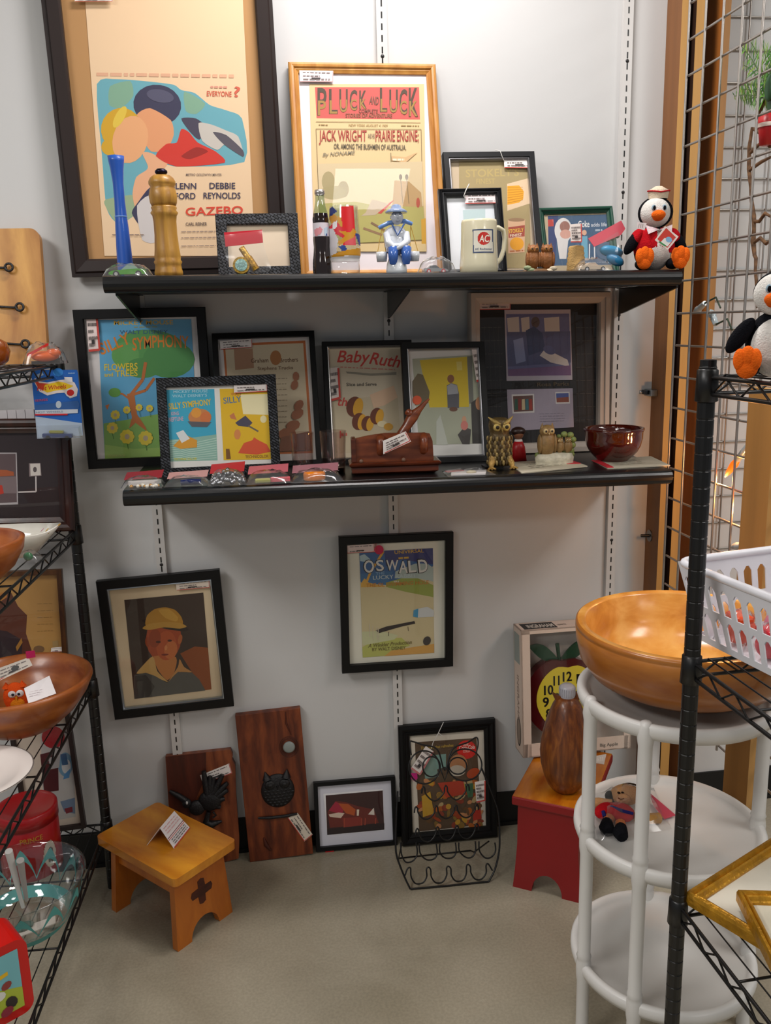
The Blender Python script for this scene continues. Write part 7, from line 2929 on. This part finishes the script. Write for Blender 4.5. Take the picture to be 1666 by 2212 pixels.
for (x, y) in ((90, 490), (185, 840), (235, 1165)):
    mb = MB()
    P = lambda a, b_, z: fr.px(*c(a, b_), 0.024) + Vector((0, 0, z))
    mb.tube([P(x - 190, y - 8, 0.004), P(x - 60, y + 2, 0.006), P(x - 22, y, 0.008)], 0.0028, 8, '#15110f')
    q = P(x, y, 0.010)
    mb.tube([q + Vector((0.0085 * math.cos(a), 0.0085 * math.sin(a), 0)) for a in [2 * PI * i / 16 for i in range(16)]], 0.0028, 8, '#15110f', True)
    mb.build('iron_hook', CAST, o)

# round brown vase cut by the frame edge
b = at(c(0, 1300)[0], c(0, 1300)[1], Z=LZ[0] + 0.0055)
b = Vector((-0.905, -0.215, LZ[0] + 0.0055))
o = thing('round_vase', 'round glossy brown vase partly out of view atop the left rack', 'vase', b)
mb = MB()
mb.lathe([(1e-5, 0), (0.02, 0), (0.034, 0.012), (0.040, 0.032), (0.034, 0.052), (0.018, 0.062), (0.016, 0.072), (0.012, 0.072), (0.012, 0.06), (1e-5, 0.058)], 30, '#8a4416')
mb.build('vase_body', GLZ if False else paint('amber_glaze', 0.12, coat=0.5, col='#8a4416', var=0.3, vscale=20), o)

# orange goods bagged on the top shelf
b = at(*c(275, 1340), Z=LZ[0] + 0.0055)
b = Vector((-0.805, -0.165, LZ[0] + 0.0055))
o = thing('bagged_toy', 'clear bag of orange toys with red strip atop the left rack', 'bag', b, 0.1)
mb = MB()
mb.ell((0.0, 0, 0.018), (0.03, 0.015, 0.012), '#e2621a', 16, 10)
mb.ell((0.018, 0, 0.024), (0.017, 0.013, 0.011), '#e2621a', 14, 8)
mb.build('orange_toy', PLASTIC, o)
mb = MB()
mb.box(-0.03, 0.03, -0.003, 0.004, 0.001, 0.008, '#2a2422')
mb.build('dark_base', SATIN, o)
mb = MB()
q = [Vector((-0.035, -0.016, 0.018)), Vector((0.012, -0.016, 0.042)), Vector((0.012, -0.016, 0.048)), Vector((-0.035, -0.016, 0.025))]
mb.add(q + [p + Vector((0, 0.001, 0)) for p in q], [(0, 1, 2, 3), (7, 6, 5, 4), (0, 4, 5, 1), (1, 5, 6, 2), (2, 6, 7, 3), (3, 7, 4, 0)], '#cf2418')
mb.build('header_strip', SATIN, o)
tent(o, 0.092, 0.05, 0.05)

# carded toy car hanging on the rack corner
fr = Fr((70, 797), (164, 799), (80, 944), (180, 945), -0.150, -0.150)
o = thing('carded_toy', 'blue carded toy car with flame emblem hanging from the left rack', 'toy car', M=fr.M)
mb = MB()
pts = [fr.px(*c(*p), 0) for p in ((275, 1400), (310, 1388), (680, 1388), (690, 1420), (735, 1970), (330, 1995))]
mb.prism([(p.x, p.y) for p in pts][::-1], -0.001, 0.0, '#1560b8')
A = Art(mb, lambda x, y, k: (lambda p: Vector((p.x, p.y, 0.0002 + k * 0.00012)))(fr.px(x, y, 0)))
C_ = lambda *q: [c(*p) for p in q]
A.poly(C_((312, 1800), (725, 1860), (735, 1970), (330, 1995)), '#a9b9cc')
A.ell(c(515, 1410), 11, 9, '#2f86d8')
A.line([c(320, 1450), c(380, 1420)], 7, '#9fb4c8')
A.text('new', c(605, 1425), c(665, 1423), 4, '#9cc4e8')
A.poly(C_((300, 1490), (310, 1460), (350, 1490), (420, 1500), (520, 1480), (600, 1470), (660, 1500), (690, 1560), (680, 1620), (620, 1640), (570, 1590), (500, 1595), (420, 1615), (350, 1580)), '#e6dcd8')
A.poly(C_((308, 1490), (315, 1472), (350, 1505), (430, 1510), (430, 1560), (390, 1570), (340, 1550)), '#d2401c')
A.poly(C_((400, 1520), (520, 1492), (570, 1500), (650, 1530), (600, 1560), (500, 1570), (420, 1590), (380, 1570)), '#f0c818')
A.text('Hot Wheels', c(330, 1575), c(585, 1550), 9, '#c8281c', slant=0.2)
A.ell(c(625, 1590), 11, 10, '#e6e0e0')
A.ell(c(625, 1590), 8, 7, '#cc2420')
A.poly(C_((570, 1450), (640, 1452), (645, 1500), (575, 1498)), '#e0dede')
A.text('SERIES', c(310, 1670), c(425, 1660), 4.5, '#b84a6a')
A.poly(C_((310, 1700), (690, 1660), (705, 1690), (690, 1770), (315, 1775)), '#2a5a9a')
A.poly(C_((312, 1745), (690, 1735), (690, 1770), (315, 1790)), '#c4cbd6')
A.ell(c(520, 1695), 6, 8, '#b8c6d2')
A.text('HOT WHEELS', c(320, 1772), c(560, 1764), 4, '#7a8aa0')
A.line([c(312, 1785), c(600, 1782)], 3.5, '#c4202c')
mb.build('card', MATTE, o)
mb = MB()
bl = [fr.px(*c(*p), 0) for p in ((345, 1985), (735, 1975), (715, 1875), (335, 1880))]
q0 = [(p.x, p.y) for p in bl]
mb.add([Vector((x, y, 0.001)) for x, y in q0] + [Vector((x * 0.96, y, 0.026)) for x, y in q0[:2]] + [Vector((q0[2][0] * 0.96, q0[2][1] - 0.004, 0.022)), Vector((q0[3][0] * 0.96, q0[3][1] - 0.004, 0.022))], [(4, 5, 6, 7), (0, 1, 5, 4), (1, 2, 6, 5), (2, 3, 7, 6), (3, 0, 4, 7)], '#ffffff')
mb.build('blister', FILM, o)
mb = MB()
p0 = fr.px(*c(520, 1945), 0)
M2 = Matrix.Translation(Vector((p0.x, p0.y - 0.004, 0.011)))
mb.M = M2
mb.box(-0.033, 0.033, -0.006, 0.004, -0.008, 0.008, '#2a3a6a')
mb.box(-0.018, 0.014, 0.004, 0.011, -0.007, 0.007, '#8a8a3a')
mb.build('toy_car_body', GLOSS, o, bevel=0.0025)
for dx in (-0.02, 0.022):
    mb = MB(M2)
    mb.cyl((dx, -0.006, 0.006), (dx, -0.006, 0.009), 0.0055, n=12, col='#101014')
    mb.build('wheel', SATIN, o)

# dark wood shadow frame on the second shelf
DKF = wood('dark_walnut_frame', '#1c0a08', '#3a1810', 20, 'X', 0.3, 3, coat=0.3, stretch=(1, 0.2, 1))
c = cL2
fr, rt, pz = framed('framed_photograph', 'dark walnut framed black photograph on the left rack, beneath the carded toy', 'picture',
                    ((-75, 906), (150, 903), (-60, 1150), (161, 1146)), -0.130, -0.112, 0.034, 0.022, DKF, CURVP, zb=LZ[1] + 0.006)
mb, A = fr.art(pz, 0.0001)
base_sheet(A, fr, 0.034, pz, '#241418')
A.poly([c(-200, 400), c(148, 400), c(160, 858), c(-200, 868)], '#b4aeb0')
A.poly([c(-200, 412), c(138, 410), c(150, 840), c(-200, 852)], '#5c4a4c')
A.poly([c(-200, 540), c(60, 555), c(120, 570), c(125, 605), c(-200, 620)], '#a8542a')
A.poly([c(-200, 620), c(145, 610), c(150, 760), c(-200, 760)], '#7a6a6c')
A.poly([c(-60, 680), c(20, 690), c(35, 760), c(-60, 790)], '#b8301c')
A.poly([c(256, 495), c(358, 492), c(368, 605), c(260, 612)], '#8a7a7a')
A.poly([c(268, 498), c(355, 496), c(360, 600), c(272, 606)], '#d8d0c8')
A.ell(c(310, 550), 4, 6, '#5a5050')
A.line([c(318, 610), c(320, 745), c(162, 750)], 3, '#cfc6c4')
mb.build('print', MATTE, rt)
# strip of white tile-like panels above it
o = thing('price_rail', 'white ribbed strip standing behind the walnut frame', 'strip', at(35, 895, Y=-0.06))
q = at(35, 895, Y=-0.06)
mb = MB()
x0, x1 = at(-80, 895, Y=-0.06).x - q.x, at(76, 895, Y=-0.06).x - q.x
hh = 0.03
n = 8
for i in range(n):
    mb.box(x0 + (x1 - x0) * i / n + 0.0006, x0 + (x1 - x0) * (i + 1) / n - 0.0006, -0.008, 0.0, -0.3 if False else -hh * 2.0, hh * 0.36, '#dcd6d8')
mb.box(x0, x1, 0.0, 0.002, -hh * 2.0, hh * 0.3, '#8a8486')
mb.build('panels', SATIN, o)

# long white dish with painted rim
zs = LZ[1] + 0.0048
b = Vector((-0.905, -0.335, zs))
o = thing('serving_dish', 'long white dish with floral painted end on the left rack', 'dish', b, -0.04)
mb = MB()
N = 48
rings = []
for r, z in ((0.02, 0.001), (0.55, 0.0), (0.62, 0.004), (0.85, 0.028), (1.0, 0.052), (0.985, 0.0535), (0.83, 0.032), (0.6, 0.008), (0.02, 0.006)):
    row = []
    for i in range(N):
        a = 2 * PI * i / N
        lift = 0.010 * abs(math.cos(a)) ** 6 * (1 if r > 0.8 else 0)
        row.append(Vector((0.135 * r * math.copysign(abs(math.cos(a)) ** 0.8, math.cos(a)), 0.07 * r * math.copysign(abs(math.sin(a)) ** 0.8, math.sin(a)), z + lift)))
    rings.append(row)
mb.loft(rings, '#d6d2c8', True)
mb.build('dish_body', GLOSS, o)
mb = MB()
for i, (x, y, cc) in enumerate(((0.10, -0.01, '#a87aa8'), (0.104, 0.0, '#6a8a4a'), (0.096, 0.006, '#c98aa0'), (0.112, -0.016, '#caa23a'))):
    mb.ell((x, y, 0.043 + 0.004 * i), (0.006, 0.007, 0.001), cc, 10, 6, Matrix.Rotation(-0.8, 3, 'Y'))
mb.tube([(0.118, -0.036, 0.052), (0.130, -0.02, 0.060), (0.135, 0.0, 0.0625), (0.130, 0.02, 0.060)], 0.0016, 6, '#c8922a')
mb.build('painted_motif', GLOSS, o)

# small wooden bowl beside it
b = Vector((-0.902, -0.545, zs))
o = thing('wooden_bowl', 'small reddish wooden bowl at the photo edge before the white dish', 'bowl', b)
BOWLW = wood('reddish_turned_wood', '#7a3410', '#b0652a', 7, 'Z', 0.35, 3, coat=0.25, stretch=(0.6, 0.6, 2))
mb = MB()
mb.lathe([(1e-5, 0), (0.05, 0), (0.06, 0.004), (0.09, 0.03), (0.108, 0.062), (0.112, 0.083), (0.106, 0.086), (0.100, 0.082), (0.092, 0.05), (0.06, 0.016), (1e-5, 0.012)], 52, '#9a5422')
mb.build('bowl_body', BOWLW, o)

# small bagged green trinket
b = at(62, 1213, Z=zs)
b.z = zs + 0.001
o = thing('bagged_trinket', 'tiny green trinket bagged between the white dish and small bowl', 'bag', b)
mb = MB()
mb.ell((0, 0, 0.010), (0.010, 0.008, 0.009), '#14703a', 12, 8)
mb.build('trinket', GLOSS, o)
tent(o, 0.05, 0.04, 0.022, n=8)

# framed brown print on the third shelf
c = cL2
BRF = wood('brown_frame_wood', '#3a1e0c', '#6a4422', 20, 'X', 0.4, 3, stretch=(1, 0.2, 1))
fr, rt, pz = framed('framed_print', 'thin brown framed print of a dark bust behind the large bowl', 'picture',
                    ((-80, 1240), (146, 1230), (-70, 1500), (150, 1490)), -0.120, -0.105, 0.012, 0.016, BRF, zb=LZ[2] + 0.006)
mb, A = fr.art(pz)
base_sheet(A, fr, 0.012, pz, '#b88c4c')
A.poly([c(-100, 1700), c(20, 1640), c(100, 1640), c(160, 1760), c(240, 1840), c(230, 2000), c(280, 2150), c(200, 2240), c(-100, 2240)], '#5a2c1a')
A.poly([c(-100, 1960), c(60, 1980), c(200, 2060), c(190, 2230), c(-100, 2240)], '#2c1c22')
A.poly([c(0, 1640), c(70, 1630), c(60, 1680), c(0, 1720)], '#b87a34')
A.poly([c(140, 2120), c(190, 2040), c(200, 2080), c(150, 2160)], '#a8742c')
A.ell(c(345, 2140), 12, 8, '#7a5a3a')
for i in range(5):
    A.dashes(c(330, 1740 + i * 60), c(470, 1735 + i * 60), 1.0, '#8f6f38', 4, i)
A.poly([c(465, 2070), c(515, 2060), c(520, 2130), c(470, 2140)], '#a88a58')
mb.build('print', MATTE, rt)
sticker(fr, rt, [c(455, 2128), c(550, 2118), c(552, 2160), c(450, 2165)], 0.0098, 50, 2, red='#b8342c')

# large wooden bowl on the third shelf
zs = LZ[2] + 0.0048
bc = Vector((-0.903, -0.322, zs))
o = thing('wooden_bowl', 'large flared wooden bowl holding the orange owl on the left rack', 'bowl', bc)
hb = 0.70 - zs
mb = MB()
mb.lathe([(1e-5, 0), (0.075, 0), (0.085, 0.006), (0.12, 0.036), (0.148, 0.074), (0.158, hb - 0.016), (0.1615, hb - 0.008), (0.160, hb - 0.002), (0.156, hb), (0.149, hb - 0.002), (0.138, hb - 0.035), (0.105, 0.034), (0.06, 0.018), (1e-5, 0.016)], 64, '#9a5422')
mb.build('bowl_body', BOWLW, o)

# orange crocheted owl standing inside the bowl
c = cL3
b = at(*c(165, 665), Z=zs + 0.024)
b = at(*c(168, 668), Z=zs + 0.034)
b.z = zs + 0.022
o = thing('crochet_owl', 'tiny orange crocheted owl with white eyes in the large bowl', 'toy', b, 0.15)
mb = MB()
s = ppm(b + Vector((0, 0, 0.03)))
u = lambda px: px / s
mb.ell((0, 0, u(32)), (u(25), u(13), u(34)), '#d8501a', 20, 14)
for sx in (-1, 1):
    mb.lathe([(u(9), 0), (1e-5, u(13))], 8, '#d8501a', (sx * u(16), 0, u(56)))
mb.build('body', PLUSH, o)
mb = MB()
mb.ell((u(3), -u(8), u(20)), (u(15), u(8), u(16)), '#d8801c', 16, 10)
mb.build('belly', PLUSH, o)
mb = MB()
for sx in (-1, 1):
    mb.ell((u(3) + sx * u(8), -u(12), u(44)), (u(8), u(3), u(8)), '#ddd6d4', 16, 8)
    mb.ell((u(3) + sx * u(6), -u(15), u(44)), (u(3), u(1.5), u(3)), '#2a2a34', 10, 6)
mb.lathe([(u(3.5), 0), (1e-5, u(8))], 8, '#d89a2a', (u(3), -u(13), u(38)), (0, -0.6, -1))
mb.build('face', PLUSH, o)
# tickets in the bowl
p0 = [c(240, 495), c(492, 368), c(560, 545), c(285, 645)]
YY = [-0.402, -0.385, -0.43, -0.445]
pc = sum((at(*p, Y=y) for p, y in zip(p0, YY)), Vector()) / 4
o = thing('price_ticket', 'blank white card beside the orange owl in the bowl', 'ticket', pc)
world_card(o, Matrix.Translation(-pc), p0, YY, 0.0006, 'card', '#e2dcdc', lambda A: [A.dashes(c(290, 530 + i * 22), c(430 - i * 10, 500 + i * 22), 0.8, '#c8b8bc', 4, i) for i in range(3)])
p1 = [c(-30, 300), c(285, 185), c(325, 265), c(-30, 430)]
YY = [-0.33, -0.20, -0.22, -0.36]
YY = [-0.29, -0.27, -0.285, -0.31]
pc = sum((at(*p, Y=y) for p, y in zip(p1, YY)), Vector()) / 4
o = thing('price_ticket', 'long printed ticket with pink dot at the back of the bowl', 'ticket', pc)


def long_t(A):
    tag_print(A, [c(-30, 310), c(283, 195), c(318, 262), c(-30, 420)], 52, 3)
    A.ell(c(150, 290), 9, 5, '#4a4a48', -0.4)


world_card(o, Matrix.Translation(-pc), p1, YY, 0.0006, 'card', '#cfc6ba', long_t)
world_card(o, Matrix.Translation(-pc), [c(255, 125), c(345, 115), c(355, 180), c(265, 200)], -0.272, 0.0006, 'pink_dot', '#c2185a')

# white plate
zs = LZ[2] + 0.0048
b = Vector((-0.935, -0.575, zs))
o = thing('plate', 'white china plate with fine dark rim line on the left rack', 'plate', b)
mb = MB()
mb.lathe([(1e-5, 0.001), (0.06, 0.0), (0.066, 0.003), (0.09, 0.012), (0.118, 0.019), (0.119, 0.0205), (0.118, 0.0215), (0.09, 0.0155), (0.07, 0.008), (0.05, 0.005), (1e-5, 0.005)], 64, '#ded6d0')
mb.build('plate_body', GLOSS, o)
mb = MB()
mb.lathe([(0.1165, 0.0216), (0.1180, 0.0219), (0.1190, 0.0209)], 64, '#6a6460')
mb.build('rim_line', GLOSS, o)

# printed white carton at the very edge
q = [at(*cL3(*p), Z=zs) for p in ((0, 2005), (118, 1860))]
b = Vector((q[1].x - 0.045, q[1].y + 0.005, zs)) if False else at(*cL3(60, 1900), Z=zs)
b = Vector((-0.858, -0.742, zs))
o = thing('carton', 'white printed carton in front of the plate at the photo edge', 'box', b, 0.65)
mb = MB()
mb.box(-0.05, 0.0, -0.035, 0.035, 0, 0.098, '#ddd2c4')
mb.build('carton_body', MATTE, o, bevel=0.001)
mb = MB()
mb.box(-0.03, -0.006, -0.0356, -0.035, 0.058, 0.074, '#2a4a8a')
mb.lathe([(1e-5, 0), (0.009, 0), (0.009, 0.0006), (1e-5, 0.0006)], 18, '#c83038', (-0.02, -0.035, 0.026), (0, -1, 0))
mb.box(0.0, 0.0005, -0.034, 0.034, 0.001, 0.096, '#c8a860')
mb.build('carton_print', MATTE, o)

# framed blue and red print standing on the bottom shelf
c = cL3
fr, rt, pz = framed('framed_print', 'cream bordered blue and red print on the lowest left shelf', 'picture',
                    ((40, 1548), (170, 1536), (52, 1800), (186, 1779)), -0.125, -0.112, 0.011, 0.016, BROWNF, zb=LZ[3] + 0.006)
mb, A = fr.art(pz)
base_sheet(A, fr, 0.011, pz, '#cdbfae')
A.poly([c(400, 860), c(715, 830), c(755, 1770), c(440, 1830)], '#b4b2ae')
A.ell(c(530, 980), 25, 24, '#a0141e')
A.poly([c(400, 1150), c(520, 1120), c(580, 1280), c(585, 1510), c(440, 1530)], '#4a1418')
A.ell(c(650, 1250), 16, 26, '#6a93ac')
A.ell(c(660, 1270), 10, 16, '#c4c6c6')
A.poly([c(600, 1150), c(660, 1140), c(680, 1250), c(620, 1260)], '#345a80')
A.poly([c(640, 1350), c(700, 1290), c(690, 1380), c(630, 1400)], '#4f86b4')
A.poly([c(480, 1180), c(600, 1170), c(590, 1280), c(500, 1300)], '#a8a4a4')
A.poly([c(600, 1620), c(745, 1580), c(748, 1740), c(640, 1720)], '#6a7e96')
A.poly([c(640, 1690), c(720, 1670), c(725, 1720), c(660, 1740)], '#7a2a34')
mb.build('print', MATTE, rt)
# red ornament resting in front of it
b = at(122, 1600, Y=-0.15)
fb = Vector((b.x, -0.165, LZ[2] - 0.001))

# red tin
zs = LZ[3] + 0.0048
b = Vector((-0.938, -0.262, zs))
o = thing('tin_canister', 'round red tin with oval cameo label on the lowest left shelf', 'tin', b)
TINR = paint('red_litho_tin', 0.3, col='#a00f16', coat=0.2)
th = 0.165
rt2 = 0.069
mb = MB()
mb.lathe([(1e-5, 0), (rt2 - 0.003, 0), (rt2, 0.003), (rt2, th - 0.034), (rt2 - 0.002, th - 0.032)], 48, '#a00f16')
mb.build('can', TINR, o)
mb = MB()
mb.lathe([(rt2 - 0.001, th - 0.034), (rt2 + 0.002, th - 0.034), (rt2 + 0.002, th - 0.003), (rt2 - 0.002, th), (rt2 - 0.008, th - 0.004), (1e-5, th - 0.004)], 48, '#b0121a')
mb.build('lid', TINR, o)
vd = math.atan2(CP.y - b.y, CP.x - b.x)
mb = MB()


def tinmap(x, y, k):
    a = vd + x / rt2
    return Vector(((rt2 + 0.0006 + k * 0.0003) * math.cos(a), (rt2 + 0.0006 + k * 0.0003) * math.sin(a), y))


raster(mb, tinmap, 0.022, 0.062, 0.02, 0.092, 18, 26, [(oval((0.042, 0.056), 0.017, 0.034), '#c9bfae'), (oval((0.043, 0.052), 0.009, 0.022), '#5a5448')])
A = Art(mb, lambda x, y, k: tinmap(x, y, 1))
v, f = glyphs('PRINCE')
x0, x1 = min(p[0] for p in v), max(p[0] for p in v)
mb.add([tinmap(-0.022 + (p[0] - x0) / (x1 - x0) * 0.05, 0.103 + p[1] * 0.018, 1) for p in v], f, '#b8862a')
mb.build('label', SATIN, o)

# glass mixing bowl with turquoise points
b = Vector((-0.900, -0.478, zs))
o = thing('mixing_bowl', 'clear glass mixing bowl with turquoise pointed pattern', 'bowl', b)
hb = 0.305 - zs
prof = [(1e-5, 0), (0.07, 0), (0.085, 0.004), (0.105, 0.03), (0.120, 0.065), (0.130, hb - 0.01), (0.1365, hb - 0.002), (0.136, hb + 0.001)]
mb = MB()
mb.lathe(prof + [(r - 0.004, z + 0.0012) for r, z in prof[::-1][1:-1]] + [(1e-5, 0.005)], 56, '#ffffff')
mb.build('glass_body', CLEARG, o)


def bowl_r(z):
    for (r0, z0), (r1, z1) in zip(prof[1:], prof[2:]):
        if z0 <= z <= z1:
            return r0 + (r1 - r0) * (z - z0) / max(1e-6, z1 - z0)
    return prof[-1][0]


mb = MB()


def band_(a0, a1, zlo, zhi, n=1):
    """one patch of print on the bowl's outside between two angles; zlo and zhi are (left, right) heights"""
    q = []
    for z, a in ((zlo[0], a0), (zlo[1], a1), (zhi[1], a1), (zhi[0], a0)):
        r = bowl_r(z) + 0.0007
        q.append((r * math.cos(a), r * math.sin(a), z))
    mb.add(q, [(0, 1, 2, 3)], '#58a8a4', True)


NP = 12
for i in range(NP):
    A0 = 2 * PI * i / NP
    for k in range(12):
        t0, t1 = k / 12, (k + 1) / 12
        zz = lambda t: 0.040 + 0.062 * (1 - abs(2 * t - 1) ** 1.25)
        ww = lambda t: 0.004 + 0.020 * (1 - abs(2 * t - 1)) ** 1.5
        band_(A0 + t0 * 2 * PI / NP, A0 + t1 * 2 * PI / NP, (zz(t0) - ww(t0), zz(t1) - ww(t1)), (zz(t0), zz(t1)))
for i in range(72):
    a0, a1 = 2 * PI * i / 72, 2 * PI * (i + 1) / 72
    for z0, z1 in ((0.005, 0.012), (0.012, 0.019), (0.019, 0.026)):
        band_(a0, a1, (z0, z0), (z1, z1))
mb.build('turquoise_pattern', MATTE, o)
for k, (dx, lab_, col) in enumerate(((0.0, 'white plastic spoon handle standing in the glass mixing bowl, the left one', '#e2e2de'), (0.03, 'grey plastic spoon handle in the glass mixing bowl, the right one', '#b4b0ac'))):
    p0, p1 = at(*cL4(200 + k * 30, 1200 - k * 60), Y=-0.47), at(*cL4(75 + k * 100, 715 + k * 80), Y=-0.52)
    o2 = thing('spoon', lab_, 'spoon', p0, group='spoons in the mixing bowl')
    mb = MB()
    mb.tube([Vector(), (p1 - p0) * 0.5, p1 - p0], [0.004, 0.006, 0.008], 12, col)
    mb.build('handle', PLASTIC, o2)
q = at(*cL4(320, 1370), Z=zs + 0.012)
o2 = thing('price_ticket', 'crumpled white ticket lying inside the glass mixing bowl', 'ticket', (-0.875, -0.50, zs + 0.0065), 0.5)
mb = MB()
mb.prism([(-0.045, -0.012), (0.04, -0.016), (0.046, 0.008), (-0.038, 0.016)], 0.0, 0.002, '#c9c0b6')
mb.ell((-0.02, 0.01, 0.006), (0.022, 0.014, 0.006), '#3a5a52', 12, 8)
mb.build('ticket_paper', MATTE, o2)

# red lunch box in the corner
zs = LZ[3] + 0.0048
b = Vector((-0.818, -0.728, zs))
o = thing('lunch_box', 'red plastic lunch box with colourful picture panel in the corner', 'lunch box', b, 0.62)
LBR = paint('red_box_plastic', 0.3, col='#c4140e')
Lx, Ly, Lh = 0.17, 0.085, 0.16
mb = MB()
pts = []
for sx, sy in ((-1, 0), (1, 0), (1, 1), (-1, 1)):
    for k in range(6):
        a = {(-1, 0): PI, (1, 0): 1.5 * PI, (1, 1): 0, (-1, 1): PI / 2}[(sx, sy)] + k / 5 * PI / 2
        r = 0.022
        pts.append(((0 if sx > 0 else -Lx) + (-sx) * r + r * math.cos(a), (r if sy == 0 else Lh - r) + r * math.sin(a)))
mb.prism(pts, 0, Ly, '#c4140e', M=Matrix(((1, 0, 0, 0), (0, 0, 1, 0), (0, 1, 0, 0), (0, 0, 0, 1))))
mb.build('shell', LBR, o, bevel=0.008, seg=3)
mb = MB()
A = Art(mb, lambda x, y, k: Vector((x, -0.0006 - k * 0.00015, y)))
A.poly([(-Lx + 0.018, 0.018), (-0.018, 0.018), (-0.018, Lh - 0.018), (-Lx + 0.018, Lh - 0.018)], '#74b4bc')
A.poly([(-Lx + 0.018, 0.018), (-0.018, 0.018), (-0.018, 0.06), (-0.06, 0.075), (-Lx + 0.018, 0.06)], '#a8b83a')
A.poly([(-0.13, 0.08), (-0.04, 0.098), (-0.04, 0.106), (-0.13, 0.09)], '#e0b41c')
A.poly([(-0.09, 0.108), (-0.055, 0.118), (-0.06, 0.13), (-0.085, 0.128)], '#c99aa8')
for i, (x, y, r, cc) in enumerate(((-0.06, 0.062, 0.012, '#d8d8d0'), (-0.045, 0.078, 0.01, '#8a3a34'), (-0.09, 0.05, 0.014, '#b8482c'), (-0.075, 0.036, 0.014, '#7a4a4a'), (-0.04, 0.04, 0.013, '#2a2420'), (-0.115, 0.06, 0.015, '#c2402c'), (-0.11, 0.03, 0.014, '#a83a2c'), (-0.05, 0.025, 0.012, '#8a2c3c'))):
    A.ell((x, y), r, r * 0.8, cc, 0.5 * i, 10)
mb.build('picture_panel', SATIN, o)
mb = MB()
mb.tube([(-0.115, Ly / 2, Lh - 0.002), (-0.11, Ly / 2, Lh + 0.02), (-0.085, Ly / 2, Lh + 0.026), (-0.06, Ly / 2, Lh + 0.02), (-0.055, Ly / 2, Lh - 0.002)], 0.005, 10, '#c4140e')
mb.build('handle', LBR, o)
